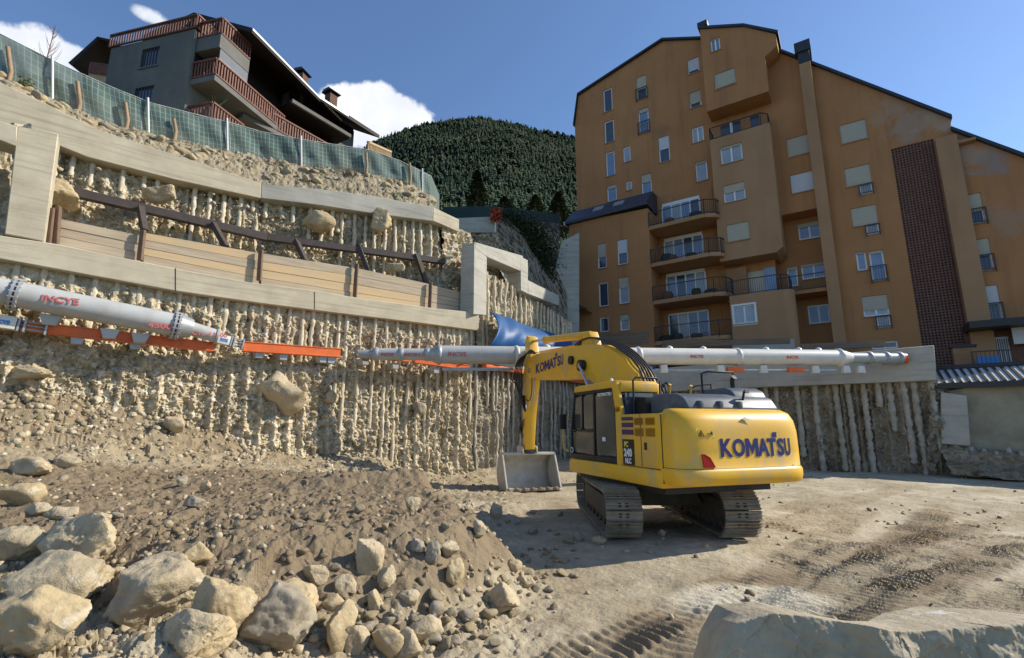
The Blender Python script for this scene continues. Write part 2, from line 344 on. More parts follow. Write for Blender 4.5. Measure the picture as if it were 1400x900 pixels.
# ------------------------------------------------------------------ sun, sky, camera
AZ = (0.988, 0.155); EL = R(35)     # direction towards the sun (plan) and its height
sd = Vector((AZ[0]*math.cos(EL), AZ[1]*math.cos(EL), math.sin(EL))).normalized()
sl = bpy.data.lights.new('sun', 'SUN'); sl.energy = 4.7; sl.angle = R(.5); sl.color = (1.0, .93, .80)
so = bpy.data.objects.new('sun', sl); COL.objects.link(so); so.rotation_euler = sd.to_track_quat('Z', 'Y').to_euler()
W = bpy.data.worlds.new('World'); S.world = W; W.use_nodes = True
def world():
    nt = W.node_tree; N = nt.nodes; L = nt.links; bg = N['Background']; bg.inputs['Strength'].default_value = .15
    sk = N.new('ShaderNodeTexSky'); sk.sky_type = 'NISHITA'; sk.sun_disc = False; sk.sun_elevation = EL
    sk.sun_rotation = math.atan2(AZ[0], AZ[1]); sk.air_density = 1.0; sk.dust_density = .4; sk.ozone_density = 4.6; sk.altitude = 1000
    tc = N.new('ShaderNodeTexCoord')
    out = sk.outputs['Color']
    # white cumulus standing in the sky, shaped by noise on the sky direction
    def cloud(px, py, rx, ry, soft, seed):
        d = ray(px, py).normalized(); rt = d.cross(Vector((0,0,1))).normalized(); up = rt.cross(d)
        def dot(vec):
            v = N.new('ShaderNodeVectorMath'); v.operation = 'DOT_PRODUCT'; v.inputs[1].default_value = vec; L.new(tc.outputs['Generated'], v.inputs[0]); return v.outputs['Value']
        def mth(op, a, b=None):
            q = N.new('ShaderNodeMath'); q.operation = op
            for i, z in enumerate((a, b)):
                if z is None: continue
                if isinstance(z, (int, float)): q.inputs[i].default_value = z
                else: L.new(z, q.inputs[i])
            return q.outputs[0]
        f = dot(d); a = mth('DIVIDE', mth('DIVIDE', dot(rt), f), rx); b = mth('DIVIDE', mth('DIVIDE', dot(up), f), ry)
        rr = mth('ADD', mth('MULTIPLY', a, a), mth('MULTIPLY', b, b))
        n = N.new('ShaderNodeTexNoise'); n.inputs['Scale'].default_value = seed; n.inputs['Detail'].default_value = 9; n.inputs['Roughness'].default_value = .6
        L.new(tc.outputs['Generated'], n.inputs['Vector'])
        e = mth('ADD', mth('MULTIPLY', mth('SUBTRACT', n.outputs['Fac'], .5), 2.2), mth('SUBTRACT', 1.0, rr))
        mr = N.new('ShaderNodeMapRange'); mr.interpolation_type = 'SMOOTHSTEP'; mr.inputs[1].default_value = 0; mr.inputs[2].default_value = soft; L.new(e, mr.inputs['Value'])
        fr = mth('GREATER_THAN', f, 0.2)
        # softly modelled body: brighter billows, greyer hollows
        n2 = N.new('ShaderNodeTexNoise'); n2.inputs['Scale'].default_value = seed*.8; n2.inputs['Detail'].default_value = 5; L.new(tc.outputs['Generated'], n2.inputs['Vector'])
        rp = N.new('ShaderNodeValToRGB'); L.new(n2.outputs['Fac'], rp.inputs['Fac'])
        rp.color_ramp.elements[0].position = .3; rp.color_ramp.elements[0].color = (3.7,4.05,4.8,1)
        rp.color_ramp.elements[1].position = .65; rp.color_ramp.elements[1].color = (5.3,5.4,5.65,1)
        return mth('MULTIPLY', mr.outputs[0], fr), rp.outputs[0]
    for args in ((512,162,.108,.062,.30,10.0), (62,76,.062,.036,.4,15.0), (207,22,.026,.012,.9,22.0)):
        fac, colr = cloud(*args)
        mx = N.new('ShaderNodeMix'); mx.data_type = 'RGBA'; L.new(fac, mx.inputs[0]); L.new(out, mx.inputs[6]); L.new(colr, mx.inputs[7]); out = mx.outputs[2]
    L.new(out, bg.inputs['Color'])
world()
cd = bpy.data.cameras.new('camera'); co = bpy.data.objects.new('camera', cd); COL.objects.link(co)
cd.sensor_width = 36; cd.lens = 36*F/1400; cd.clip_end = 5000; cd.clip_start = .05
co.location = CAM; co.rotation_euler = (R(90)+P, 0, 0); S.camera = co
S.view_settings.view_transform = 'Standard'; S.view_settings.look = 'None'; S.view_settings.exposure = EXPO = 0.36; S.view_settings.gamma = 1
S.render.resolution_x = 1024; S.render.resolution_y = 658

# ------------------------------------------------------------------ plan lines
W1A = (-16.0, 8.45); W1B = (-1.6, 20.25)                 # foot of the lower pile wall
fdir = (.54, .84); W3B = (W1B[0]+fdir[0]*13, W1B[1]+fdir[1]*13)   # its continuation
RWP = (17.15, 20.14); RWQ = (7.53, 27.26)                # right-hand wall
def lin(p, q, t): return (p[0]+(q[0]-p[0])*t, p[1]+(q[1]-p[1])*t)
def offs(p, q, d):
    """move the line p-q by d metres away from the pit (to its left)"""
    n = math.hypot(q[0]-p[0], q[1]-p[1]); nx, ny = -(q[1]-p[1])/n, (q[0]-p[0])/n
    return (p[0]+nx*d, p[1]+ny*d), (q[0]+nx*d, q[1]+ny*d)
# ------------------------------------------------------------------ ground
def wall_sd(X, Y):
    n = math.hypot(W1B[0]-W1A[0], W1B[1]-W1A[1]); return ((X-W1A[0])*(W1B[1]-W1A[1])-(Y-W1A[1])*(W1B[0]-W1A[0]))/n
def G0(X, Y):
    X = np.asarray(X, float); Y = np.asarray(Y, float)
    z = np.zeros_like(X)
    yc = 5.9-.25*(X+.2)**2*.9; yc = np.where(X < -2.2, 4.7-.0*X, np.maximum(yc, 4.7)); yc = yc+.25*fbm(X*.8, Y*.3, 3.0)
    xc = np.interp(Y, [3,5,6.5,8,10,13,17], [-.6,-.1,.25,-.1,-1.0,-2.2,-3.6])+.3*fbm(Y*.9, X*.2, 9.0)
    mound = .86*sst(-1.5, .35, Y-yc)*sst(-.15, .95, xc-X)
    mound = mound*(1-.5*sst(9, 18, Y))
    near = (.50+.12*fbm(X*1.1, Y*1.1, 1.0))*sst(-.9, -2.0, X+.28*(Y-3))*sst(6.5, 4.6, Y)
    sd = wall_sd(X, Y)
    ht = np.interp(X, [-14,-11,-9,-7.4,-5.8,-4,-1.5], [2.7,2.3,1.7,1.0,.55,.40,.2])
    tal = ht*np.exp(-np.clip(sd+.2, 0, 99)/np.interp(X, [-12,-6,-3], [2.6,1.6,1.5]))
    z = np.maximum(np.maximum(mound, near), 0)+tal
    # ruts under and beyond the bucket, and a shallow hollow there
    z = z-.16*np.exp(-((X-.7)/2.6)**2-((Y-16.2)/2.2)**2)
    # scraped ridge on the mound's far side
    z = z+.22*np.exp(-((Y-10.6-.35*X)/.35)**2)*sst(-4.5,-3,X)*sst(.6,-.2,X)
    return z
BANDS = []   # crawler marks: (x0,y0,x1,y1,width)
for a, b, w in (((905,930),(1075,770),.5), ((1000,905),(1290,700),.55), ((1075,765),(1180,700),.5), ((1120,900),(1330,720),.55), ((1075,700),(1110,685),.55), ((1180,860),(1390,735),.5), ((1240,740),(1290,690),.6), ((760,905),(1010,800),.5), ((1150,765),(1410,700),.5), ((945,852),(1180,742),.5), ((1230,802),(1410,752),.5), ((1060,722),(1240,662),.6), ((1300,860),(1420,800),.5), ((860,870),(1000,790),.35)):
    A = atZ(*a, 0); B = atZ(*b, 0); BANDS.append((A.x, A.y, B.x, B.y, w))
def G(X, Y, fine=True):
    X = np.asarray(X, float); Y = np.asarray(Y, float); z = G0(X, Y)
    sc = np.clip(Y/10, .35, 1)
    z = z+.10*fbm(X*.35, Y*.35, 0, 3)+.05*fbm(X*1.3, Y*1.3, 5, 4)
    rough = sst(1.2, -.6, X-(-.2+.0*Y))       # left side is loose spoil, right side is rolled flat
    flat = 1-rough
    z = z+(rough*.075+.016)*fbm(X*3.2, Y*3.2, 2, 5, .62)
    if fine:
        d1, d2, q = worley(X*3.1, Y*3.1, 5); z = z+rough*.10*np.clip(.45-d1, 0, 1)*(q > .45)
        d1, d2, q = worley(X*8.3, Y*8.3, 9); z = z+(rough*.045+.010)*np.clip(.5-d1, 0, 1)*(q > .35)
        for x0, y0, x1, y1, w in BANDS:
            L = math.hypot(x1-x0, y1-y0); ux, uy = (x1-x0)/L, (y1-y0)/L
            t = (X-x0)*ux+(Y-y0)*uy+.08*fbm(X*1.5, Y*1.5, 7, 2); s = (X-x0)*-uy+(Y-y0)*ux+.08*fbm(X*2, Y*2, 3, 2)
            m = sst(w/2+.07, w/2, np.abs(s))*sst(-.3, .0, t)*sst(L+.3, L, t)*(.55+.6*(fbm(X*2.3, Y*2.3, 8, 3)+.3))
            tri = np.abs(((t/.13) % 1)-.5)*2
            z = z+m*(-.02+.042*sst(.2,.8,tri))
    sd = wall_sd(X, Y); ht = np.interp(X, [-14,-11,-9,-7.4,-5.8,-4,-1.5], [2.7,2.3,1.7,1.0,.55,.40,.1]); tm = sst(.25, 1.1, ht*np.exp(-np.clip(sd, 0, 99)/2.4))
    z = z+tm*(.12*facets(X, Y, 1.3, 31)+.055*facets(X, Y, 3.2, 32)+.025*facets(X, Y, 7, 33)+.12*fbm(X*1.1, Y*1.1, 6, 4))
    near = sst(-1.6, -2.4, X+.28*(Y-3))*sst(6.5, 4.6, Y); z = z+near*(.05*facets(X, Y, 5, 35)+.03*facets(X, Y, 11, 36))
    z = z+rough*(.022*facets(X, Y, 7, 37)+.010*facets(X, Y, 17, 38))
    z = z-.02
    return z
def gh(x, y): return float(G(np.array([x]), np.array([y]))[0])
def gpt(px, py):
    """where the line of sight through (px, py) meets the ground"""
    r = ray(px, py); ts = np.linspace(1.0, 30, 600); X = r.x*ts; Y = r.y*ts; Z = CH+r.z*ts
    d = Z-G(X, Y); i = np.argmax(d < 0) if (d < 0).any() else len(ts)-1
    t = ts[i]; return Vector((r.x*t, r.y*t, float(G(np.array([r.x*t]), np.array([r.y*t]))[0])))
def make_ground():
    ny, nk = 760, 860
    ys = 1.1*(31/1.1)**np.linspace(0, 1, ny); ks = np.sinh(np.linspace(-1.55, 1.55, nk))/np.sinh(1.55)*1.75
    Y, K = np.meshgrid(ys, ks, indexing='ij'); X = K*(Y+.8)
    Z = G(X, Y)
    # keep inside the pit: beyond the walls the sheet dives under them
    o = tag(grid_mesh('ground', X, Y, Z, 'soil', flip=False), kind='structure')
    sd = wall_sd(X, Y); n = fbm(X*.7, Y*.7, 21, 5); n2 = fbm(X*2.5, Y*2.5, 22, 4)
    pale = .62+.30*n+.22*n2+.20*sst(.8,2.5,X)
    plat = sst(.18, .55, G0(X, Y))*sst(-.9, .3, Y-4.9+.0*X)*sst(2.4, 4.0, sd)*sst(1.5, 0, X); pale = pale-plat*(.75+.4*n); hb = np.interp(X, [-14,-9,-6,-4,-1.5], [1,.9,.6,.35,.1])*np.exp(-np.clip(sd,0,99)/2.6); pale = pale-.55*sst(.15,.7,hb)*(.7+.9*n)
    for x0, y0, x1, y1, w in BANDS:
        L = math.hypot(x1-x0, y1-y0); ux, uy = (x1-x0)/L, (y1-y0)/L; t = (X-x0)*ux+(Y-y0)*uy; q = np.abs((X-x0)*-uy+(Y-y0)*ux+.12*n2)
        pale = pale-.34*sst(w*.75, w*.45, q)*sst(-.3,.1,t)*sst(L+.3,L,t)*(.75+.5*n)
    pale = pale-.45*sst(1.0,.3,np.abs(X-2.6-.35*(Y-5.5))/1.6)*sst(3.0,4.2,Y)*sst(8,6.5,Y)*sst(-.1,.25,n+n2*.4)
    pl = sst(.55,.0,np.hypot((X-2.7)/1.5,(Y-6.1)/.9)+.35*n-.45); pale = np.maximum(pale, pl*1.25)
    at = o.data.attributes.new('pale', 'FLOAT', 'POINT'); at.data.foreach_set('value', np.clip(pale, 0, 1.25).ravel().astype(np.float32))
    return o
gr = make_ground()
def add_ground_variation():
    """dark damp spoil and pale dry dust, laid out in plan"""
    nt = M['soil'].node_tree; N = nt.nodes; L = nt.links; b = N['Principled BSDF']; src = b.inputs['Base Color'].links[0].from_socket
    at = N.new('ShaderNodeAttribute'); at.attribute_name = 'pale'; tc = N.new('ShaderNodeTexCoord')
    n2 = N.new('ShaderNodeTexNoise'); n2.inputs['Scale'].default_value = 5; n2.inputs['Detail'].default_value = 9; n2.inputs['Roughness'].default_value = .7; L.new(tc.outputs['Object'], n2.inputs['Vector'])
    ad = N.new('ShaderNodeMath'); ad.operation = 'MULTIPLY_ADD'; L.new(n2.outputs['Fac'], ad.inputs[0]); ad.inputs[1].default_value = .9; L.new(at.outputs['Fac'], ad.inputs[2])
    m2 = N.new('ShaderNodeMapRange'); m2.inputs[1].default_value = .55; m2.inputs[2].default_value = 1.55; L.new(ad.outputs[0], m2.inputs['Value'])
    rp = N.new('ShaderNodeValToRGB'); L.new(m2.outputs[0], rp.inputs['Fac'])
    e = rp.color_ramp.elements; e[0].position = 0; e[0].color = (.19,.138,.08,1); e[1].position = 1; e[1].color = (.59,.53,.395,1); q = e.new(.35); q.color = (.29,.232,.145,1); q = e.new(.7); q.color = (.435,.372,.255,1)
    mx = N.new('ShaderNodeMix'); mx.data_type = 'RGBA'; mx.inputs[0].default_value = .8; L.new(src, mx.inputs[6]); L.new(rp.outputs[0], mx.inputs[7])
    L.new(mx.outputs[2], b.inputs['Base Color'])
add_ground_variation()
# the land beyond, one sheet out to the horizon
def make_land():
    a = np.linspace(0, 2*math.pi, 97); r = np.array([0.0, 20, 60, 200, 900, 3500]); A, RR = np.meshgrid(a, r)
    tag(grid_mesh('land', RR*np.cos(A), RR*np.sin(A)+10, np.full(A.shape, -.6)-.002*RR, 'hill'), kind='structure')
make_land()

# ------------------------------------------------------------------ pile walls
def pile_wall(name, p, q, z0, z1, m, mp, label, cat='pile wall', spacing=.42, depth=.22, seed=0, ds=.028, rad=.07, s0=0, pz0=None, lump=1.0, straight=.5, lean=0.0, hf=None, bulge=None):
    """cut ground between thin grouted piles; z0/z1 may be functions of the distance s along the wall"""
    p = Vector((*p, 0)); q = Vector((*q, 0)); L = (q-p).length; d = (q-p)/L; n = Vector((d.y, -d.x, 0))
    fz0 = z0 if callable(z0) else (lambda s: z0+0*s); fz1 = z1 if callable(z1) else (lambda s: z1+0*s)
    zmax = float(max(fz1(np.array([0.0]))[0], fz1(np.array([L]))[0])); zmin = float(min(fz0(np.array([0.0]))[0], fz0(np.array([L]))[0]))
    ns = int(L/ds); nz = int((zmax-zmin)/ds)
    s = np.linspace(0, L, ns); t = np.linspace(0, 1, nz); Sg, T = np.meshgrid(s, t); Z = fz0(Sg)*(1-T)+fz1(Sg)*T
    wob = .04*fbm(Sg*.6, Z*1.5, seed+1, 3)
    u = ((Sg+wob)/spacing) % 1; rib = np.exp(-((u-.5)/.17)**2)
    keep = sst(-.25, .15, fbm(Sg*.45, Z*.55, seed+3, 3)+.1)            # where the ribs show, and where soil has fallen from between
    big = fbm(Sg*.55, Z*.7, seed+5, 4, .55); med = fbm(Sg*2.1, Z*2.4, seed+6, 4, .6); fine = fbm(Sg*6, Z*6, seed+8, 5, .72)
    ero = 1-np.abs(fbm(Sg*1.6, Z*.9, seed+21, 4, .6))*2
    D = depth*(rib*keep*.6-.30)+.22*big*lump+.09*med*lump+.05*fine-.05*ero*lump
    for sc, am in ((1.1,.14),(3.6,.12),(6.0,.08)):
        d1, d2, r = worley(Sg*sc+seed*3.1, Z*sc+seed, int(seed)+2); D = D+am*np.clip(.5-d1, 0, 1)*(r > .5)*(1-.35*rib*keep)*lump
    D = D+lump*(.06*facets(Sg, Z*.8, 1.9, int(seed)+3)+.065*facets(Sg, Z, 4.2, int(seed)+5)+.060*facets(Sg, Z, 8.5, int(seed)+9)+.035*facets(Sg, Z, 16, int(seed)+12))*(1-.5*rib*keep)+lean*(1-T)
    if bulge: D = D+bulge(Sg, Z)
    D = D-sst(-.9, -.15, Z-fz1(Sg))*np.maximum(0, D-.02)
    P0 = np.array(p[:]); dv = np.array(d[:]); nv = np.array(n[:])
    A = P0+Sg[..., None]*dv+D[..., None]*nv; A[..., 2] = Z
    root = empty(name, (p+q)/2); tag(root, label, cat)
    A = A-np.array(((p+q)/2)[:])
    grid_mesh('soil_face', A[...,0], A[...,1], A[...,2], m, root)
    c0 = (p+q)/2; rnd = random.Random(int(seed*10)+1); k = 0; sp = spacing/2
    while sp < L and k < 100:
        ss = sp+rnd.uniform(-.05,.05); za = float(fz0(np.array([ss]))[0]); zb = float(fz1(np.array([ss]))[0]); H = zb-za
        h = H*((rnd.uniform(.75,1.0) if rnd.random() < straight else rnd.uniform(.15,.6)) if hf is None else hf(ss, rnd)); base = zb-h
        if rnd.random() > .08 and H > .4:
            nn = max(5, int(h/.09)); pts = []; rs = []; ph = rnd.uniform(0, 9)
            for i in range(nn+1):
                z = base+h*i/nn
                o = .05+.025*math.sin(z*2.1+ph)+.015*math.sin(z*7.3+ph*2)+.05*float(fbm(np.array([ss*.55]), np.array([z*.7]), seed+5, 2)[0])+lean*(1-(z-za)/H)
                pts.append((p+d*(ss+.012*math.sin(z*1.3+ph))+n*o)+Vector((0,0,z))-c0)
                rs.append(rad*rnd.uniform(.72,1.22)*(.7 if i == 0 else 1))
            MB().tube(pts, rs, 10, jit=.16).build('pile', mp, root, smooth=60)
        k += 1; sp += spacing*rnd.uniform(.72,1.3)
    return root
w1n = math.hypot(W1B[0]-W1A[0], W1B[1]-W1A[1])
pile_wall('pile_wall', W1A, W1B, -.4, 5.95, M['face'], M['grout'], 'long sunlit cut-earth wall with ribs of grouted piles behind the yellow excavator, left side of the pit', seed=1, depth=.2, hf=lambda ss, r: (r.uniform(.24,.46) if ss < 12.6 else (r.uniform(.55,1.0) if r.random() < .75 else r.uniform(.2,.4))), bulge=lambda s_, z_: (.30+.25*fbm(s_*.35, z_*.3, 77, 2))*sst(4.4,3.2,z_)*sst(13.4,11.8,s_)-.25*sst(.35,.0,np.abs(s_-12.9)/1.2)*sst(4.2,3.6,z_)*0+.12)
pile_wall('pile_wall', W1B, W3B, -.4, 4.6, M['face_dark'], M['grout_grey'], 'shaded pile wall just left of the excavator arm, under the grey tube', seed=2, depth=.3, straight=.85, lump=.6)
RWE = lin(RWQ, RWP, -.42); RWX = (RWP[0], RWP[1])
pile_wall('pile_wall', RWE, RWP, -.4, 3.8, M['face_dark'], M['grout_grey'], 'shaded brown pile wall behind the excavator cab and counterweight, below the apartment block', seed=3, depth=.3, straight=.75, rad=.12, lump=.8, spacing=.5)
# second tier
W2A, W2K = offs(W1A, W1B, 2.2)
k0 = atZ(357, 262, 10.1)
W2K = lin(W2A, W2K, 0); _p, _q = offs(W1A, W1B, 2.2)
# kink where the upper beam turns
dx, dy = _q[0]-_p[0], _q[1]-_p[1]; W2K = atL(357, 262, _p, _q); zb2 = W2K.z
W2A = lin(_p, _q, -.1); W2K = (W2K.x, W2K.y); W2B = atL(603, 303, *offs(W1A, W1B, 1.25)); zB = W2B.z; W2B = (W2B.x, W2B.y); LW = math.hypot(W2B[0]-W2K[0], W2B[1]-W2K[1])
pile_wall('pile_wall', W2A, W2K, 6.9, zb2-.3, M['face'], M['grout'], 'upper rubbly pile wall below the long sloping concrete beam, left of the kink', seed=4, depth=.25, straight=.4, lean=.5, lump=.9)
pile_wall('pile_wall', W2K, W2B, 6.6, lambda s_: zb2-.3+(zB-.05-zb2+.3)*s_/LW, M['face'], M['grout'], 'upper rubbly pile wall below the grey concrete beam, right of the kink, with a tan boulder stuck in it', seed=5, depth=.25, straight=.35, lean=.5, lump=.9)
print('W2', W2A, W2K, W2B, zb2)

# ------------------------------------------------------------------ concrete beams
def plan_prism(mb, pts_px, p, q, off, thick):
    """outline seen at pts_px on the upright plane p-q (moved off towards the pit), thick metres deep behind it"""
    n = math.hypot(q[0]-p[0], q[1]-p[1]); nb = Vector((-(q[1]-p[1])/n, (q[0]-p[0])/n, 0))
    return mb.prism([atL(x, y, p, q, off) for x, y in pts_px], nb*thick)
def beam(name, pts, p, q, off, thick, m, label, cat='concrete beam', parent=None, bevel=.02):
    mb = MB(); plan_prism(mb, pts, p, q, off, thick); o = mb.build(name, m, parent, bevel=bevel, seg=1)
    if label: tag(o, label, cat)
    return o
WA, WB = W1A, W1B
# lower beam with the pillar frame at its left end
fr = empty('framed_capping_beam', (0,0,0)); tag(fr, 'lower cast concrete capping beam with a square pillar frame rising at its left end', 'concrete beam')
beam('beam', [(-140,296),(-140,331),(0,354),(120,376),(240,398),(350,414),(460,428),(560,440),(655,452),(655,428),(590,421),(500,409),(420,396),(340,386),(240,367),(150,349),(80,334),(0,322)], WA, WB, .32, .75, 'concrete', None, parent=fr)
beam('pillar', [(6,320),(60,330),(80,183),(24,172)], WA, WB, .30, .7, 'concrete', None, parent=fr)
beam('lintel', [(-140,135),(-140,165),(0,192),(23,200),(24,173),(0,165)], WA, WB, .31, .7, 'concrete', None, parent=fr)
for x, y0, y1 in ((240,366,399),(430,398,424)):   # shutter joints
    MB().bar(atL(x,y0+1,WA,WB,.325), atL(x,y1-1,WA,WB,.325), .02, .01, (0,1,0)).build('joint', 'steel_brown', fr)
# shadowed hollow behind the frame
loft('rock_bank', [[atL(-220,345,WA,WB,-.5), atL(30,345,WA,WB,-.5)], [atL(-220,150,WA,WB,-1.3), atL(45,175,WA,WB,-1.3)]], 60, 40, 'face', .25, 1.2, .2, nrm=(.6,-.8,0), seed=3)['kind'] = 'structure'
# boards set up behind the beam, between steel posts
def boards(name, pts, nb, m, label, p=WA, q=WB, off=-.28, cat='plank wall', root=None):
    """pts = 4 corners (left bottom, right bottom, right top, left top) split into nb boards"""
    root = empty(name, (0,0,0)) if root is None else root; tag(root, label, cat)
    lb, rb, rt, lt = [Vector((*c, 0)) for c in pts]; rr = random.Random(nb+int(pts[0][0]))
    for i in range(nb):
        a, b = i/nb, (i+.97)/nb; o = off+rr.uniform(-.012,.012)
        cs = [lb.lerp(lt,a), rb.lerp(rt,a), rb.lerp(rt,b), lb.lerp(lt,b)]
        mb = MB(); plan_prism(mb, [(c.x, c.y) for c in cs], p, q, o, .06)
        mm = m[i % len(m)] if isinstance(m, list) else m
        mb.build('board', mm, root, bevel=.006, seg=1)
    return root
boards('plank_wall', [(75,334),(192,358),(192,322),(78,298)], 3, 'plank', 'weathered grey board wall left of the first steel post, above the lower concrete beam')
boards('plank_wall', [(196,359),(354,391),(354,346),(198,318)], 4, ['plank','plank_new','plank','plank_new'], 'board wall with an orange top edge, second section from the left above the lower beam')
boards('plank_wall', [(357,391),(484,412),(484,366),(357,346)], 4, ['plank','plank_new','plank_new','plank'], 'board wall of yellow and grey planks between the middle posts above the lower beam')
boards('plank_wall', [(487,412),(586,425),(586,388),(487,366)], 4, ['plank_new','plank_new','plank','plank'], 'yellowish board wall section, second from the right above the lower beam')
boards('plank_wall', [(588,425),(641,432),(641,402),(588,389)], 3, 'plank', 'pale short board wall next to the concrete frame, right end of the row')
for x0,y0,x1,y1,lab in ((66,328,72,285,'leftmost steel post beside the concrete pillar'),(76,330,80,283,'rusty steel post beside the concrete pillar, right of the pair'),(191,350,196,315,'brown steel post where the diagonal prop meets the grey boards'),
                   (354,378,357,342,'thin steel post in the middle of the board row'),(485,400,488,361,'thin steel post right of the middle of the board row'),(587,418,589,386,'thin steel post near the right end of the board row'),(642,428,642,391,'rusty steel post at the concrete frame, right end of the board row')):
    o = MB().bar(atL(x0,y0+6,WA,WB,-.14), atL(x1,y1,WA,WB,-.14), .13, .1, (0,1,0)).build('steel_post', 'steel_rust', bevel=.01, seg=1); tag(o, lab, 'post')
# steel waler on the second tier with raking props
p2, q2 = W2A, W2K; p3, q3 = W2K, W2B
st = empty('steel_waler', (0,0,0)); tag(st, 'long dark brown steel waler with raking props across the upper pile wall', 'steel brace')
pa = atL(95,262,p2,q2,.75); pk = atL(365,325,p2,q2,.75); pb = atL(608,358,p3,q3,.6)
zs = pa.z; print('waler z', pa, pk, pb)
MB().bar(pa, pk, .22, .26).build('beam', 'steel_brown', st, bevel=.012, seg=1)
MB().bar(pk, pb, .22, .24).build('beam', 'steel_brown', st, bevel=.012, seg=1)
for (xa,ya),(xb,yb) in (((192,284),(198,316)),((291,306),(309,338)),((404,328),(418,358)),((489,334),(504,373)),((569,347),(584,391))):
    wa = atL(xa,ya,p2,q2,.85) if xa < 365 else atL(xa,ya,p3,q3,.7)
    wb = atL(xb,yb,WA,WB,-.75)
    MB().bar(wa, wb, .17, .17).build('raking_prop', 'steel_brown', st, bevel=.01, seg=1)
# terrace between the tiers
def PL(p, q, a, b, off, z, n=2):
    P0 = lin(p, q, a); P1 = lin(p, q, b); (x0,y0),(x1,y1) = offs(P0, P1, off); return [(x0+(x1-x0)*i/(n-1), y0+(y1-y0)*i/(n-1), z) for i in range(n)]
loft('terrace', [PL(WA,WB,-.05,1.0,.50,6.5), PL(WA,WB,-.05,1.0,.65,6.95), PL(WA,WB,-.05,1.0,1.15,7.2), [(*W2A,7.5),(*W2K,7.5),(*W2B,7.3)], [(*offs(W2A,W2K,.6)[0],7.4),(*offs(W2A,W2K,.6)[1],7.4),(W2B[0],W2B[1]+.8,7.3)]], 420, 22, 'face', .30, 1.4, .22, seed=11)['kind'] = 'structure'
# upper concrete beams
b2p = [(-60,88),(-60,140),(0,167),(120,215),(240,246),(357,271),(357,250),(300,232),(215,204),(130,176),(60,140),(0,113)]
beam('concrete_beam', b2p, p2, q2, .45, .6, 'concrete', 'long sunlit sloping concrete beam running down from the top left under the green fence')
beam('concrete_beam', [(357,271),(440,281),(510,292),(592,302),(592,283),(510,268),(440,259),(357,251)], p3, q3, .45, .6, 'concrete_grey', 'grey concrete beam below the green fence, right of the kink')
e1 = atL(592,302,p3,q3,.45); e2 = Vector((e1.x+1.0, e1.y+1.1, e1.z))
bh = atL(592,283,p3,q3,.45).z-e1.z
MB().prism([e1, e2-Vector((0,0,.05)), e2+Vector((0,0,bh-.1)), e1+Vector((0,0,bh))], (-.4,.35,0)).build('concrete_beam', 'concrete', bevel=.02, seg=1)
tag(bpy.data.objects['concrete_beam.002'], 'short pale concrete beam end turning the corner below the end of the green fence', 'concrete beam')
# return face round the corner
loft('rock_face', [[(W2B[0]+.15,W2B[1]-.3,6.3),(W2B[0]+1.4,W2B[1]+1.5,6.3),(W2B[0]+1.2,W2B[1]+6,6.3)], [(W2B[0],W2B[1],zB),(W2B[0]+1.1,W2B[1]+1.3,zB),(W2B[0]+1.0,W2B[1]+6,zB)]], 110, 60, 'face', .3, 1.2, .25, nrm=(.8,-.5,0), seed=7)['kind'] = 'structure'
# ------------------------------------------------------------------ right-hand frame and shaded wall W3
zf = 4.5
w3 = pile_wall('pile_wall', lin(W1B,W3B,.03), lin(W1B,W3B,.72), zf, lambda s: 8.6-.1*s+0*s, M['face'], M['grout'], 'pile wall inside the stepped concrete frame above the blue tarpaulin', seed=6, depth=.2, straight=.6, lump=.5)
f3 = empty('framed_capping_beam', (0,0,0)); tag(f3, 'stepped concrete frame with a tall post above the blue tarpaulin', 'concrete beam')
WC, WD = W1B, W3B
beam('pillar', [(647,430),(665,431),(666,352),(649,331)], WC, WD, .35, .7, 'concrete_grey', None, parent=f3)
beam('beam', [(667,352),(715,372),(715,350),(650,331),(650,340)], WC, WD, .36, .7, 'concrete_grey', None, parent=f3)
beam('step', [(712,397),(722,402),(722,356),(712,351)], WC, WD, .37, .7, 'concrete_grey', None, parent=f3)
beam('beam', [(722,402),(764,418),(764,404),(722,383)], WC, WD, .36, .7, 'concrete_grey', None, parent=f3)
# far recess beam and banks
fb0 = atY(606, 318, 27); fb1 = atY(677, 318, 27.5)
MB().prism([fb0, fb1, atY(677,296,27.5), atY(606,299,27)], (0,.5,0)).build('concrete_beam', 'concrete_grey', bevel=.02, seg=1)
tag(bpy.data.objects['concrete_beam.003'], 'low grey concrete beam in the recess at the foot of the wooded hill', 'concrete beam')
loft('rock_face', [[atY(598,440,26.0), atY(640,440,26.6), atY(700,440,27.5)], [atY(600,380,26.6), atY(640,385,26.8), atY(700,385,27.6)], [atY(600,316,27.2), atY(640,316,27.2), atY(680,316,27.7)]], 120, 40, 'face', .5, .7, .35, nrm=(0,-1,0), seed=21)['kind'] = 'structure'
loft('terrace', [[atL(590,440,WA,WB,-.6), atL(648,440,WA,WB,-.6), atL(700,445,WC,WD,-.8)], [atY(600,398,23.5), atY(650,392,24.5), atY(700,400,26.5)], [atY(600,378,26.3), atY(650,372,26.8), atY(700,380,28)]], 120, 30, 'face', .35, 1.2, .3, seed=23)['kind'] = 'structure'
loft('rocky_bank', [[atL(700,400,WC,WD,-.9), atL(740,440,WC,WD,-.9), atL(775,470,WC,WD,-1.0)], [atY(672,345,27.5), atY(715,350,29.5), atY(775,400,33)], [atY(672,308,28.5), atY(715,318,31), atY(765,345,36)], [atY(672,300,30), atY(715,306,33), atY(765,318,38)], [atY(672,298,36), atY(715,300,38), atY(765,305,44)]], 150, 34, 'rock3', .7, .6, .5, nrm=(-.3,-.9,.2), seed=31)['kind'] = 'structure'
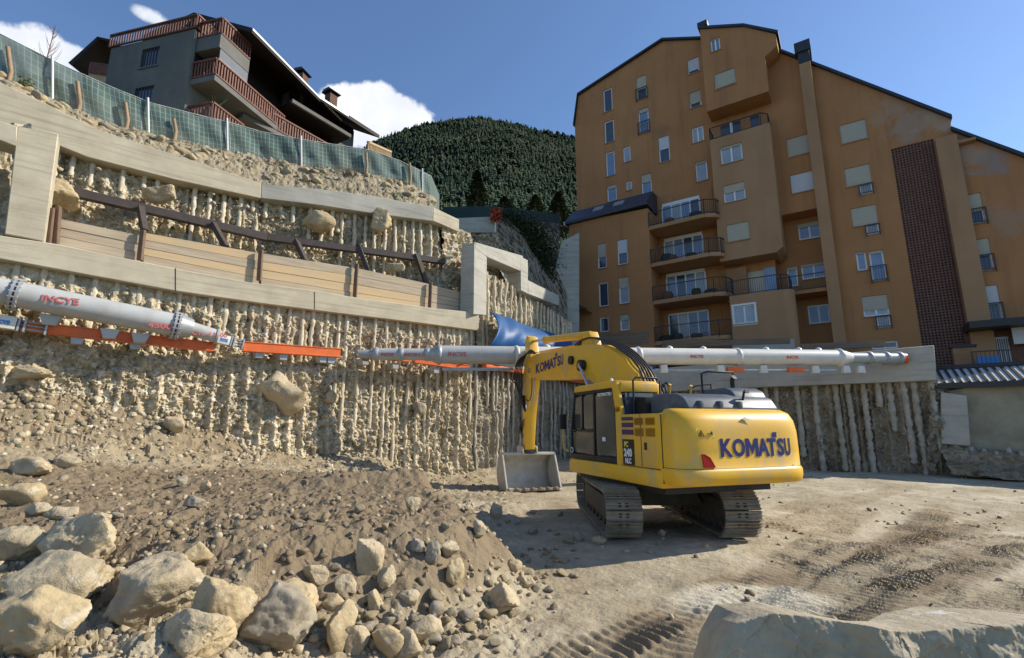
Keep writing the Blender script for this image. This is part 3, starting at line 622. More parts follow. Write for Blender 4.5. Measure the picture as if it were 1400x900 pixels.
# grey concrete wall tucked against the apartment block
mb = MB(); mb.prism([atY(752,475,33), atY(792,475,33), atY(792,318,33), atY(768,330,33), atY(752,395,33)], (0,.6,0)); o = mb.build('concrete_wall', 'concrete_grey', bevel=.02, seg=1); tag(o, 'grey concrete wall squeezed between the rocky bank and the left corner of the ochre block', 'wall')
# ------------------------------------------------------------------ bank and hillside above the second tier
def fence_line():
    pp, qq = offs(W2A, W2K, 1.5); r = []
    for x, y in ((-70,78),(0,106),(81,143),(150,172),(207,185),(270,198),(316,208),(357,216)): r.append(atL(x, y, pp, qq))
    p4, q4 = offs(W2K, W2B, 1.4)
    for x, y in ((414,226),(460,232),(505,238),(545,246),(562,252)): r.append(atL(x, y, p4, q4))
    return r
FL = fence_line()
print('fence', [tuple(round(c,1) for c in v) for v in FL])
top2 = [atL(x,y+7,p2,q2,.15) for x,y in ((-70,84),(0,112),(60,139),(130,175),(215,203),(300,231),(352,248))]+[atL(x,y+7,p3,q3,.15) for x,y in ((362,250),(440,257),(510,266),(560,273),(596,281))]
fl2 = [Vector(v) for v in FL]+[FL[-1]+Vector((1.0,1.3,-.15))]
up1 = [v+Vector((-1.5,4.5,2.8)) for v in fl2]; up2 = [v+Vector((-8,16,7.5)) for v in fl2]; up3 = [v+Vector((-40,60,16)) for v in fl2]
loft('slope', [top2, [a.lerp(b,.6)+Vector((0,0,.12)) for a, b in zip([Vector(c) for c in resample(top2,len(fl2))], fl2)], fl2, [v+Vector((-.4,.8,.25)) for v in fl2]], 520, 22, 'bank', .13, 1.8, .10, nrm=(.3,-.5,.8), seed=41)['kind'] = 'structure'
loft('slope', [[v+Vector((-.3,.6,.15)) for v in fl2], up1, up2, up3], 120, 14, 'bank', .3, .5, nrm=(0,0,1), seed=43)['kind'] = 'structure'
loft('slope', [[fl2[-1]+Vector((0,0,-1.2)), fl2[-1]+Vector((4,6,-2.0)), fl2[-1]+Vector((14,20,-3))], [up2[-1]+Vector((0,0,-3)), up2[-1]+Vector((10,10,-3)), up2[-1]+Vector((30,20,-3))], [up3[-1]+Vector((0,0,-5)), up3[-1]+Vector((60,10,-5)), up3[-1]+Vector((90,20,-5))]], 60, 16, 'hill', .4, .3, seed=45)['kind'] = 'structure'
# ------------------------------------------------------------------ tubes, walers and struts
def on_w1(x, y, off): return atL(x, y, W1A, W1B, off)
def ring(mb, c, d, r, t=.03, w=.06, n=20): return mb.tube([c-d*w/2, c+d*w/2], r, n)
def bolt_ring(mb, c, d, r, n=14):
    a = d.cross(Vector((0,0,1))).normalized(); u = a.cross(d)
    for i in range(n):
        t = 2*math.pi*i/n; p = c+(a*math.cos(t)+u*math.sin(t))*r; mb.tube([p-d*.07, p+d*.07], .018, 6)
    return mb
def side_text(name, s, px, py, p, q, off, size, r, m, parent, width=None, bold=.006):
    """lettering painted on the side of a tube that runs along the upright plane p-q"""
    o = atL(px, py, p, q, off+r+.012); d = Vector((q[0]-p[0], q[1]-p[1], 0)).normalized()
    return put_text(name, s, size, frame_mtx(o, d, (0,0,1)), m, parent, width=width, bold=bold, ext=.003)
tz = 4.85
def tube_thing(name, label, segs, mm, parent=None):
    """segs: list of (p, q, radius)"""
    t = empty(name, (0,0,0)); tag(t, label, 'strut')
    return t
dW = Vector((W1B[0]-W1A[0], W1B[1]-W1A[1], 0)).normalized(); nW = Vector((dW.y, -dW.x, 0))
def onw(px, off, z):
    """a point at height z, off metres out from the lower wall, in the image column px (near the tube)"""
    r = ray(px, 450); n = Vector((nW.x, nW.y)); k = (px-700)/F
    # intersect the column with the plane, then refine for height
    best = None
    y = 450.0
    for _ in range(40):
        w = on_w1(px, y, off); y += (w.z-z)*28/ max(1, w.y/12)
    return on_w1(px, y, off)
t1 = empty('strut_tube'); tag(t1, 'thick grey steel tube with flanged joints and red lettering along the left pile wall', 'strut')
A = on_w1(-150, 372, .95); B = on_w1(0, 398, .95); C = on_w1(236, 444, .95)
zc = C.z; print('tube z', A.z, B.z, C.z)
d = (C-B).normalized(); B0 = C-d*9.5
MB().tube([B0, C], .30, 32).build('tube', 'prop', t1, smooth=50)
for px, py in ((18, 402), (238, 445)):
    c = on_w1(px, py, .95)
    ring(MB(), c, d, .37, w=.05, n=32).build('flange', 'steel_grey', t1, smooth=40)
    ring(MB(), c+d*.09, d, .37, w=.05, n=32).build('flange', 'steel_grey', t1, smooth=40)
    MB().tube([c, c+d*.09], .345, 32).build('gasket', 'steel_dark', t1, smooth=40)
    for q_ in range(18):
        t_ = 2*math.pi*q_/18; a_ = d.cross(Vector((0,0,1))).normalized(); p_ = c+d*.045+(a_*math.cos(t_)+a_.cross(d)*math.sin(t_))*.352
        MB().tube([p_-d*.09, p_+d*.09], .02, 6).build('bolt', 'prop', t1)
D2 = on_w1(296, 460, .9); C2 = on_w1(246, 449, .93)
MB().tube([C+d*.1, C+d*.45], [.34,.24], 28).build('cone', 'steel_grey', t1, smooth=40)
MB().tube([C+d*.4, D2], .185, 24).build('end_tube', 'prop', t1, smooth=50)
ring(MB(), D2, d, .22, w=.05, n=24).build('flange', 'steel_grey', t1, smooth=40)
side_text('lettering', 'INCYE', 56, 411, W1A, W1B, .95, .20, .30, 'red_paint', t1, width=.66)
side_text('lettering', '4500', 202, 447, W1A, W1B, .95, .18, .30, 'red_paint', t1, width=.5)
side_text('lettering', 'INCYE S 1500', 252, 456, W1A, W1B, .9, .15, .185, 'red_paint', t1, width=1.0)
# hydraulic heads: pale blue-white boxes with ram rods, left and right of the big tube
def jack(px0, py0, px1, py1, label, h=.26):
    j = empty('hydraulic_jack'); tag(j, label, 'jack'); a = on_w1(px0, py0, .72); b = on_w1(px1, py1, .72); u = (b-a).normalized()
    L = (b-a).length
    MB().bar(a, a+u*L*.5, .24, h).build('body', 'prop_white', j, bevel=.015, seg=2)
    for k in (-.09, 0, .09): MB().tube([a+u*L*.5+Vector((0,0,k)), b+Vector((0,0,k))], .022, 8).build('rod', 'steel_grey', j, smooth=60)
    for f in (.52, .62, .98): MB().bar(a+u*L*f, a+u*(L*f+.04), .26, h*1.15).build('plate', 'steel_grey', j, bevel=.004, seg=1)
    o = a+u*L*.12+nW*.126+Vector((0,0,-.05)); put_text('lettering', 'INCYE', .11, frame_mtx(o, u, (0,0,1)), 'blue_paint', j, width=L*.28, bold=.008)
    return j
jack(-20, 437, 64, 449, 'pale hydraulic jack with blue lettering at the left edge, under the big grey tube', .30)
jack(296, 463, 331, 471, 'small pale hydraulic jack at the right end of the big grey tube', .26)
# orange waler beams and brackets
def waler(pts, label, h=.22, off=.6):
    w = empty('waler_beam'); tag(w, label, 'waler'); a = on_w1(*pts[0], off); b = on_w1(*pts[1], off); u = (b-a).normalized()
    MB().bar(a+Vector((0,0,h/2)), b+Vector((0,0,h/2)), .24, .03).build('top_flange', 'orange', w, bevel=.004, seg=1)
    MB().bar(a-Vector((0,0,h/2)), b-Vector((0,0,h/2)), .24, .03).build('bottom_flange', 'orange', w, bevel=.004, seg=1)
    MB().bar(a+nW*.02, b+nW*.02, .16, h-.035).build('web', 'orange', w)
    return w
waler([(-90,431),(66,451)], 'orange steel waler at the left edge, under the pale jack', .16)
waler([(66,450),(292,475)], 'orange steel waler running under the thick grey tube')
waler([(332,474),(464,483)], 'orange steel waler in the open stretch between the two tubes', .26)
waler([(492,484),(560,492)], 'thin orange waler under the start of the far tube', .16)
waler([(566,493),(640,503)], 'thin orange waler ending where the shaded wall begins', .16)
for px, py, lab in ((105,464,'first'),(186,471,'second'),(355,484,'a third'),(388,487,'a fourth'),(442,491,'a fifth'),(453,492,'a sixth'),(500,494,'a seventh'),(541,500,'an eighth'),(597,506,'a ninth')):
    c = on_w1(px, py, .62); mb = MB(); s = .13
    mb.prism([c+dW*-s+Vector((0,0,.1)), c+dW*s+Vector((0,0,.1)), c+dW*s*.8+Vector((0,0,-.12)), c-dW*s*.8+Vector((0,0,-.12))], -nW*.6)
    o = mb.build('bracket', 'steel_grey', bevel=.01, seg=1)
    near = {105:'white bracket below the thick grey tube, left of centre',186:'white bracket below the right end of the thick grey tube',355:'leftmost bracket under the open orange waler',388:'second bracket under the open orange waler',442:'third bracket under the open orange waler',453:'rightmost bracket under the open orange waler',500:'first bracket under the far tube',541:'second bracket under the far tube',597:'third bracket under the far tube, by the shaded wall'}[px]
    tag(o, near, 'bracket', 'brackets carrying the orange walers')
# the support feet of the thick tube
for px, py, lab in ((68,437,'left'),(150,456,'mid'),(192,462,'right')):
    c = on_w1(px, py, .9); mb = MB(); mb.prism([c+dW*-.2+Vector((0,0,.12)), c+dW*.2+Vector((0,0,.12)), c+dW*.12+Vector((0,0,-.12)), c-dW*.12+Vector((0,0,-.12))], -nW*.5)
    tag(mb.build('saddle', 'prop', bevel=.01, seg=1), {'left':'grey saddle carrying the thick tube near its red name','mid':'grey saddle under the middle of the thick tube','right':'grey saddle under the right end of the thick tube'}[lab], 'bracket')
# long white strut from the far end of the left wall across to the right-hand wall
t2 = empty('strut_tube'); tag(t2, 'long white steel tube running level behind the excavator to the right-hand wall', 'strut')
LA = atZ(500, 483.5, 4.62); LB = atZ(1245, 489.5, 4.95)
LA = on_w1(488, 484, .75); LB = atL(1237, 490, RWQ, RWP, .62); dt = (LB-LA).normalized(); LL = (LB-LA).length
print('long tube', LA, LB)
def lt(px):
    f = (LA.x*1.0); lo, hi = 0.0, 1.0
    for _ in range(40):
        m = (lo+hi)/2; w = LA+(LB-LA)*m-CAM; k = 700+F*w.x/(w.y*CP+w.z*SP)
        if k < px: lo = m
        else: hi = m
    return LA+(LB-LA)*lo
nT = Vector((dt.y, -dt.x, 0)).normalized()
for x0, x1, r, mm in ((512,586,.20,'prop'),(600,706,.31,'prop'),(706,1147,.31,'prop_white'),(1160,1228,.21,'prop')):
    MB().tube([lt(x0), lt(x1)], r, 32).build('tube', mm, t2, smooth=50)
MB().tube([lt(586), lt(600)], [.2,.33], 28).build('cone', 'steel_grey', t2, smooth=40)
MB().tube([lt(1146), lt(1162)], [.35,.21], 28).build('cone', 'prop_white', t2, smooth=40)
MB().tube([lt(490), lt(513)], .14, 16).build('rod', 'steel_grey', t2, smooth=50)
for x, r in ((514,.24),(548,.24),(584,.24),(600,.36),(706,.345),(787,.345),(872,.35),(1007,.35),(1146,.37),(1187,.27),(1210,.27),(1228,.27)):
    c = lt(x); MB().tube([c-dt*.09, c-dt*.03, c+dt*.03, c+dt*.09], [r*.86, r, r, r*.86], 28).build('flange', 'prop_white' if 706 <= x < 1160 else 'steel_grey', t2, smooth=40)
for x in (748,829,916,962,1048,1093,1120):
    c = lt(x); MB().tube([c+Vector((0,0,.28)), c+Vector((0,0,.35)), c+Vector((0,0,.40))], [.13,.11,.03], 10).build('lug', 'prop_white', t2, smooth=60)
MB().tube([lt(1228), lt(1237)], .22, 20).build('end_plate', 'orange', t2, smooth=40)
for x, s, m, wd, sz in ((612,'INCYE','red_paint',.62,.20),(522,'INCYE','red_paint',.4,.15),(553,'INCYE S 150','red_paint',.8,.15),(938,'INCYE','red_paint',.52,.16),(1068,'INCYE','orange',.5,.16)):
    c = lt(x); put_text('lettering', s, sz, frame_mtx(c+nT*(.323 if x > 600 else .213)+Vector((0,0,-.09)), dt, (0,0,1)), m, t2, width=wd, bold=.004)
jb = empty('hydraulic_jack'); tag(jb, 'small jack head on the concrete beam at the right end of the white tube', 'jack')
a = lt(1237); b = lt(1252); MB().bar(a, b, .2, .2).build('body', 'prop_white', jb, bevel=.01)
for k in (-.07,.07): MB().tube([a+Vector((0,0,k)), b+dt*.1+Vector((0,0,k))], .02, 8).build('rod', 'steel_grey', jb, smooth=60)
# slim rail and feet hung below the white tube
rl = empty('support_rail'); tag(rl, 'slim grey rail with hanging feet under the long white tube', 'rail')
def lowp(x, dz, out=0.0): return lt(x)+Vector((0,0,-dz))+nT*out
MB().bar(lowp(878,.52), lowp(1140,.50), .12, .10).build('rail', 'steel_grey', rl, bevel=.01)
MB().bar(lowp(605,.50), lowp(702,.50), .12, .10).build('rail', 'steel_grey', rl, bevel=.01)
for x in (905,982,1040,1110,1152,1172): MB().prism([lowp(x-4,.33), lowp(x+4,.33), lowp(x+5,.62), lowp(x-5,.62)], nT*.15).build('foot', 'prop_white', rl, bevel=.01)
for x0, x1 in ((990,1012),(1072,1094)):
    o = MB().bar(lowp(x0,.50,.14), lowp(x1,.50,.14), .10, .20).build('waler_stub', 'orange', bevel=.01); tag(o, 'short orange steel piece under the white tube, '+('left one above the counterweight' if x0 < 1000 else 'right one beyond the counterweight'), 'waler')
for x in (882, 792): o = MB().box(-.18,.18,-.1,.1,-.22,.22).build('tool_box', 'blue_paint', bevel=.02); o.location = lowp(x,.62,.1); tag(o, 'small blue box hanging under the white tube '+('beside the excavator boom' if x == 882 else 'under the lettered part of the boom'), 'box')
# waler in the shade along the second stretch
o = MB().bar(Vector((W1B[0]+.45,W1B[1]+.1,4.32)), Vector((W3B[0]-.7,W3B[1]-1.6,4.32)), .25, .16).build('waler_beam', 'orange', bevel=.01); tag(o, 'orange waler along the shaded wall behind the excavator arm', 'waler')
o = MB().bar(Vector((W1B[0]+.2,W1B[1]+.1,4.55)), Vector((W3B[0]-.8,W3B[1]-1.6,4.55)), .5, .25).build('concrete_ledge', 'concrete_grey', bevel=.02); tag(o, 'grey concrete ledge behind the white tube, above the shaded pile wall', 'concrete beam')
# blue tarpaulin bulging over the ledge
def tarp():
    n, m_ = 90, 26; A0 = []; top = [atL(x,y,WC,WD,.35) for x,y in ((669,428),(690,434),(730,449),(770,462))]; bot = [atL(x,y,WC,WD,1.15) for x,y in ((666,473),(690,476),(730,480),(772,480))]
    a = resample(top, n); b = resample(bot, n); nn = Vector((dWc.y, -dWc.x, 0)); out = []
    for j, t in enumerate(np.linspace(0, 1, m_)):
        r = a*(1-t)+b*t; bulge = .45*math.sin(math.pi*t)**.7
        s = np.linspace(0, 1, n); w = .10*np.sin(s*34+t*2)*np.exp(-s*3)*(1-t*.3)+.05*fbm(s*14, s*0+t*3, 2, 3)+.05*np.sin((s*11-t*3))
        w = w*(1-.6*t)
        r = r+(bulge+w)[:, None]*np.array(nn[:])[None]; out.append(r)
    A = np.array(out); o = grid_mesh('tarpaulin', A[...,0], A[...,1], A[...,2], 'tarp'); tag(o, 'blue tarpaulin draped over the wall under the stepped concrete frame', 'tarpaulin')
    md = o.modifiers.new('t', 'SOLIDIFY'); md.thickness = .03
dWc = Vector((*fdir, 0)).normalized(); tarp()

# ------------------------------------------------------------------ right-hand beam, old wall, glass roof
beam('concrete_beam', [(800,541),(885,537),(1050,529),(1281,520),(1277,472),(1120,486),(1050,491),(885,505),(800,511)], RWQ, RWP, .45, .9, 'concrete_grey', 'long grey concrete capping beam behind the white tube, right-hand wall')
beam('plank_wall', [(1095,481),(1212,474),(1212,466),(1095,470)], RWQ, RWP, -.5, .1, 'plank_dark', 'low dark boards standing on the right-hand concrete beam', 'plank wall')
boards('plank_wall', [(806,474),(886,471),(886,453),(806,457)], 5, 'plank_dark', 'brown boards stacked upright below the left wing of the apartment block', RWQ, RWP, -.9)
boards('plank_wall', [(905,475),(1080,470),(1080,462),(905,467)], 2, 'plank_dark', 'low brown boards below the balconies of the apartment block', RWQ, RWP, -.9)
rp = lambda x, y, o=0: atL(x, y, RWQ, RWP, o)
beam('concrete_wall', [(1284,660),(1600,676),(1600,520),(1322,530),(1284,536)], RWQ, RWP, -.35, .6, 'concrete_old', 'old blotchy greenish concrete wall at the right edge of the pit', 'wall')
beam('concrete_pier', [(1287,607),(1327,610),(1322,541),(1286,536)], RWQ, RWP, .05, .4, 'concrete_grey', 'pale slab of concrete against the left end of the old wall', 'pier')
a0 = rp(1284,642,.2); a1 = rp(1600,668,.2)
loft('rubble_foot', [[a0+Vector((-.3,-.9,-.1)), a1+Vector((-.3,-.9,-.1))], [a0+Vector((0,-.3,.35)), a1+Vector((0,-.3,.3))], [a0+Vector((.25,.3,.9)), a1+Vector((.3,.3,.75))]], 160, 14, 'face_dark', .3, 1.6, .35, nrm=(-.4,-.8,.4), seed=51)['kind'] = 'structure'
for i in range(13):
    x = 1318+i*17; b = rp(x, 655, .0); MB().tube([Vector((b.x,b.y,-.2)), Vector((b.x+.02,b.y,.7)), Vector((b.x,b.y,.95+.15*random.random()))], [.11,.1,.07], 8, jit=.1).build('pile_stub', 'grout_grey', smooth=180)
for i, o in enumerate([o for o in bpy.data.objects if o.name.startswith('pile_stub')]): tag(o, 'short grouted pile stub at the foot of the old concrete wall', 'pile', 'pile stubs under the old wall')
# lean-to of white sheets in dark bars
lc = empty('canopy_roof'); tag(lc, 'low canopy roof of white sheets between black bars on top of the old wall', 'canopy')
c0 = rp(1281,528,-.1); c1 = rp(1640,526,-.1); up = Vector((.55,.75,.32)).normalized()*2.3
c0.z = c1.z = 3.55
MB().prism([c0, c1, c1+up, c0+up], (0,0,.02)).build('sheet', 'poly', lc)
nb = 26
for i in range(nb+1):
    p_ = c0.lerp(c1, i/nb)+Vector((0,0,.04)); MB().bar(p_, p_+up, .09, .07).build('bar', 'steel_dark', lc)
MB().bar(c0+Vector((-.05,-.05,-.08)), c1+Vector((0,-.05,-.08)), .12, .22).build('gutter', 'steel_dark', lc)
MB().bar(c0+up+Vector((-.1,0,.1)), c1+up+Vector((0,0,.1)), .12, .16).build('ridge_bar', 'steel_dark', lc)
# broken concrete and earth between the pile wall end and the old wall
loft('terrace', [[rp(790,508,-.3), rp(1277,482,-.3)], [rp(790,508,-.3)+Vector((.8,1.0,.0)), rp(1277,482,-.3)+Vector((.8,1.0,0))], [rp(790,508,-.3)+Vector((6,8,.3)), rp(1277,482,-.3)+Vector((6,8,.3))], [rp(790,508,-.3)+Vector((20,28,.3)), rp(1277,482,-.3)+Vector((24,30,.3))]], 60, 10, 'face_dark', .1, .8, seed=61)['kind'] = 'structure'
tb = rp(1281,482,-.3); tb.z = 3.4
loft('terrace', [[tb, tb+Vector((14,-10.3,0))], [tb+Vector((9,12,.2)), tb+Vector((24,2,.2))], [tb+Vector((24,32,.2)), tb+Vector((50,20,.2))]], 40, 8, 'concrete_old', .03, .8, seed=62)['kind'] = 'structure'
loft('rock_end', [[rp(1268,650,.25), rp(1300,650,-.45)], [rp(1268,560,.25), rp(1296,570,-.4)], [rp(1272,522,.2), rp(1296,530,-.4)]], 24, 40, 'face_dark', .3, 1.5, .3, nrm=(-.2,-1,0), seed=63)['kind'] = 'structure'
# ------------------------------------------------------------------ apartment block
BO = Vector((22.0, 28.5, 0)); bu = Vector((.827, -.562, 0)).normalized(); bv = Vector((-bu.y, bu.x, 0))
BRZ = math.atan2(bu.y, bu.x)
blk = empty('apartment_block', BO, BRZ); tag(blk, 'tall ochre apartment block with stepped gable roofline and a dark brick lattice strip', 'building')
def Lb(px, py, off=0.0):
    """local x, z on the facade plane that stands off metres in front of the main one"""
    w = atL(px, py, (BO.x, BO.y), (BO.x+bu.x, BO.y+bu.y), off); d = w-BO; return d.dot(bu), w.z
def solid(name, pts, off, depth, m, holes=(), parent=blk, deep=()):
    """upright block, front face off metres in front of the main plane; holes (x0, x1, z0, z1) are sunk into it, deep ones (x0, x1, z0, z1, depth) further"""
    from mathutils.geometry import tessellate_polygon
    ar = sum(p[0]*q[1]-q[0]*p[1] for p, q in zip(pts, pts[1:]+pts[:1]))
    pts = pts if ar > 0 else pts[::-1]; n = len(pts); y0 = -off; y1 = -off+depth; mb = MB()
    hs = [(h[0], h[1], h[2], h[3], .16) for h in holes]+list(deep)
    loops = [[Vector((x, z, 0)) for x, z in pts]]+[[Vector((x, z, 0)) for x, z in ((h[0],h[2]),(h[0],h[3]),(h[1],h[3]),(h[1],h[2]))] for h in hs]
    flat = [v for l in loops for v in l]; tri = tessellate_polygon(loops)
    def up(t):
        a, b, c = (flat[i] for i in t); return t if (b-a).cross(c-a).z > 0 else t[::-1]
    mb.add([(v.x, y0, v.y) for v in flat], [up(t) for t in tri])
    mb.add([(x, y1, z) for x, z in pts], [tuple(range(n-1, -1, -1))])
    mb.add([(x, y0, z) for x, z in pts]+[(x, y1, z) for x, z in pts], [(i, i+n, (i+1) % n+n, (i+1) % n) for i in range(n)])
    for x0, x1, za, zb_, dp in hs:
        q = [(x0,za),(x1,za),(x1,zb_),(x0,zb_)]
        mb.add([(x, y0, z) for x, z in q]+[(x, y0+dp, z) for x, z in q], [(0,1,5,4),(1,2,6,5),(2,3,7,6),(3,0,4,7),(4,5,6,7)])
    return mb.build(name, m, parent)
HOLES = {}; WINS = []
def win(key, off, cx, cy, w, h, kind, shut=0.0, mull=1, rail=False, slope=0):
    xa, _ = Lb(cx-w/2, cy, off); xb, _ = Lb(cx+w/2, cy, off); _, zt = Lb(cx, cy-h/2, off); _, zb_ = Lb(cx, cy+h/2, off)
    HOLES.setdefault(key, []).append((xa, xb, zb_, zt)); WINS.append((off, xa, xb, zb_, zt, kind, shut, mull, rail))
def build_win(off, x0, x1, z0, z1, kind, shut, mull, rail):
    y = -off+.12 if off >= 0 else -off-.05; f = .085; mb = MB()
    mb.box(x0+.003,x0+f,y-.04,y+.03,z0+.003,z1-.003).box(x1-f,x1-.003,y-.04,y+.03,z0+.003,z1-.003).box(x0+f,x1-f,y-.04,y+.03,z1-f,z1-.003).box(x0+f,x1-f,y-.04,y+.03,z0+.003,z0+f)
    for i in range(1, mull+1):
        xm = x0+(x1-x0)*i/(mull+1); mb.box(xm-f*.6, xm+f*.6, y-.035, y+.02, z0+f, z1-f)
    wn = mb.build('window', 'frame_white', blk)
    g = {'dark':'glass','sky':'glass_blue','curt':'curtain'}[kind if kind in ('dark','sky','curt') else 'dark']
    MB().box(x0+f*.5, x1-f*.5, y, y+.012, z0+f*.5, z1-f*.5).build('pane', g, wn)
    if shut > 0:
        mb = MB(); zb_ = z1-(z1-z0)*shut; n = max(3, int((z1-zb_)/.09))
        for i in range(n):
            a = zb_+(z1-zb_)*i/n; b = zb_+(z1-zb_)*(i+.86)/n; mb.box(x0+.02, x1-.02, y-.065, y-.045, a, b)
        mb.box(x0+.02, x1-.02, y-.050, y-.042, zb_, z1-.01)
        mb.build('shutter', 'shutter_white' if kind == 'sw' else 'shutter', wn)
    MB().box(x0-.06, x1+.06, -off-.07, -off+.11, z0-.06, z0-.002).build('sill', 'stucco_tan', wn)
    if rail: railing('window_rail', [(x0-.04,-off-.12), (x1+.04,-off-.12)], z0-.05, min(1.0, (z1-z0)*.5), parent=wn)
def railing(name, path, z, h, step=.12, parent=None, m='steel_dark', r=.018):
    mb = MB()
    for (xa,ya),(xb,yb) in zip(path, path[1:]):
        mb.bar((xa,ya,z+h), (xb,yb,z+h), .06, .05); mb.bar((xa,ya,z+.08), (xb,yb,z+.08), .04, .04)
        L = math.hypot(xb-xa, yb-ya); n = max(1, int(L/step))
        for i in range(n+1):
            t = i/n; mb.bar((xa+(xb-xa)*t, ya+(yb-ya)*t, z+.0), (xa+(xb-xa)*t, ya+(yb-ya)*t, z+h), r, r, (0,1,0))
        for x, y in ((xa,ya),(xb,yb)): mb.bar((x,y,z-.1), (x,y,z+h+.03), .05, .05, (0,1,0))
    return mb.build(name, m, parent)
# left gable wall windows (main plane)
K = 'main'
win(K,0,831,137,12,31,'dark',0,0); win(K,0,833,180,13,30,'dark',0,0); win(K,0,834.5,224,12,33,'sky',0,0); win(K,0,836.5,264,13,22,'sky',.2,0)
win(K,0,857,211,10,21,'curt',0,0); win(K,0,860,254,8,12,'curt',0,0)
win(K,0,877,120,14,32,'dark',.55,0,True); win(K,0,880,165,14,34,'sky',.15,0,True); win(K,0,884,252,14,28,'sky',.4,0)
win(K,0,908,204,15,35,'sw',.5,0); win(K,0,948,90,16,20,'sw',.8,0); win(K,0,950.5,136,16,22,'dark',.72,0); win(K,0,954,184,16,21,'curt',0,1); win(K,0,959,234,16,27,'curt',.1,0)
# middle-right (main plane)
win(K,0,1093,199,34,26,'dark',1,0); win(K,0,1098,249,34,26,'sw',1,1)
win(K,0,1167,180,37,27,'dark',1,0)
win(K,0,1173,240,36,26,'dark',.95,1); win(K,0,1182,295,36,26,'dark',.95,1); win(K,0,1197,418,36,28,'curt',.7,1)
win(K,0,1178,357,14,26,'sky',.1,0); win(K,0,1200,363,20,42,'sky',.1,0,True)
win(K,0,1334,285,22,42,'dark',.6,0,True); win(K,0,1345,348,22,44,'dark',.5,0,True); win(K,0,1357,414,22,48,'sw',.55,0,True)
win(K,0,1440,285,22,42,'dark',.6,0,True); win(K,0,1460,350,22,44,'dark',.5,0,True)
win(K,0,1210,472,36,10,'dark',0,1)
roofpx = [(789,500),(786,172),(791,131),(906,56),(962,54),(1056,68),(1300,163),(1300,179),(1400,216),(1640,300),(1700,520)]
pts = [Lb(x,y) for x,y in roofpx[1:-1]]; pts = [(pts[0][0], 3.0)]+pts+[(pts[-1][0], 3.0)]
hx0, _ = Lb(1062,380); hx1, _ = Lb(1146,380); _, hz1 = Lb(1100,288); _, hz0 = Lb(1100,478)
gx0, gz1 = Lb(1218,204); _, gz0 = Lb(1230,486); gx1, _ = Lb(1276,190)
bx0, _ = Lb(890,380); bx1, _ = Lb(996,380); _, bz1 = Lb(940,262)
# the lattice strip and the balcony recess are sunk deeper: cut as big holes with their own back walls
wall = solid('wall', pts, 0, 14, 'stucco', HOLES['main'], deep=[(hx0,hx1,3.4,hz1,1.3),(gx0,gx1,3.6,gz1,.9)])
def worn(mm, spots):
    nt = mm.node_tree; N = nt.nodes; L = nt.links; b = N['Principled BSDF']; out = b.inputs['Base Color'].links[0].from_socket; tc = N.new('ShaderNodeTexCoord')
    n = N.new('ShaderNodeTexNoise'); n.inputs['Scale'].default_value = 1.1; n.inputs['Detail'].default_value = 9; n.inputs['Roughness'].default_value = .7; L.new(tc.outputs['Object'], n.inputs['Vector'])
    for (x, z), rad, c in spots:
        d = N.new('ShaderNodeVectorMath'); d.operation = 'DISTANCE'; L.new(tc.outputs['Object'], d.inputs[0]); d.inputs[1].default_value = (x, 0, z)
        a = N.new('ShaderNodeMath'); a.operation = 'MULTIPLY_ADD'; L.new(d.outputs['Value'], a.inputs[0]); a.inputs[1].default_value = -.42/rad; a.inputs[2].default_value = .30
        e = N.new('ShaderNodeMath'); L.new(a.outputs[0], e.inputs[0]); L.new(n.outputs['Fac'], e.inputs[1]); r = N.new('ShaderNodeMapRange'); r.inputs[1].default_value = .60; r.inputs[2].default_value = .72; r.inputs[4].default_value = .7; L.new(e.outputs[0], r.inputs['Value'])
        mx = N.new('ShaderNodeMix'); mx.data_type = 'RGBA'; L.new(r.outputs[0], mx.inputs[0]); L.new(out, mx.inputs[6]); mx.inputs[7].default_value = (*c, 1); out = mx.outputs[2]
    L.new(out, b.inputs['Base Color'])
worn(M['stucco'], [(Lb(1250,170), 3.2, (.36,.27,.20)), (Lb(1285,165), 2.2, (.46,.30,.20)), (Lb(1318,210), 2.6, (.40,.29,.22)), (Lb(1358,225), 1.6, (.28,.24,.22)), (Lb(905,180), 1.6, (.30,.15,.075)), (Lb(1215,150), 2.4, (.42,.26,.16)), (Lb(1380,300), 2.4, (.38,.24,.15))])
# windows in the deep recess hang on its back wall
K = 'rec'
for a in ((1107,316,31,22,'sky',.25,1),(1113,371,34,20,'sky',.15,1),(1084,379,14,26,'sky',.15,0),(1120,430,30,25,'dark',0,1)):
    win(K, -1.3, a[0], a[1], a[2], a[3], a[4], a[5], a[6])
# dark edge along the roofline
def edge(pxs, off, t=.28, d=.5, y0=-.25):
    for (xa,ya),(xb,yb) in zip(pxs, pxs[1:]):
        a = Lb(xa,ya,off); b = Lb(xb,yb,off)
        MB().prism([(a[0],-off+y0,a[1]-.04),(b[0],-off+y0,b[1]-.04),(b[0],-off+y0,b[1]+t-.04),(a[0],-off+y0,a[1]+t-.04)], (0,d+8,0)).build('roof_edge', 'roof_dark', blk)
edge([(785,173),(790.5,131),(906,56),(962,54)], 0, .16); edge([(1056,68),(1301,163)], 0, .22); edge([(1300,179),(1400,216),(1640,300)], 0, .22)
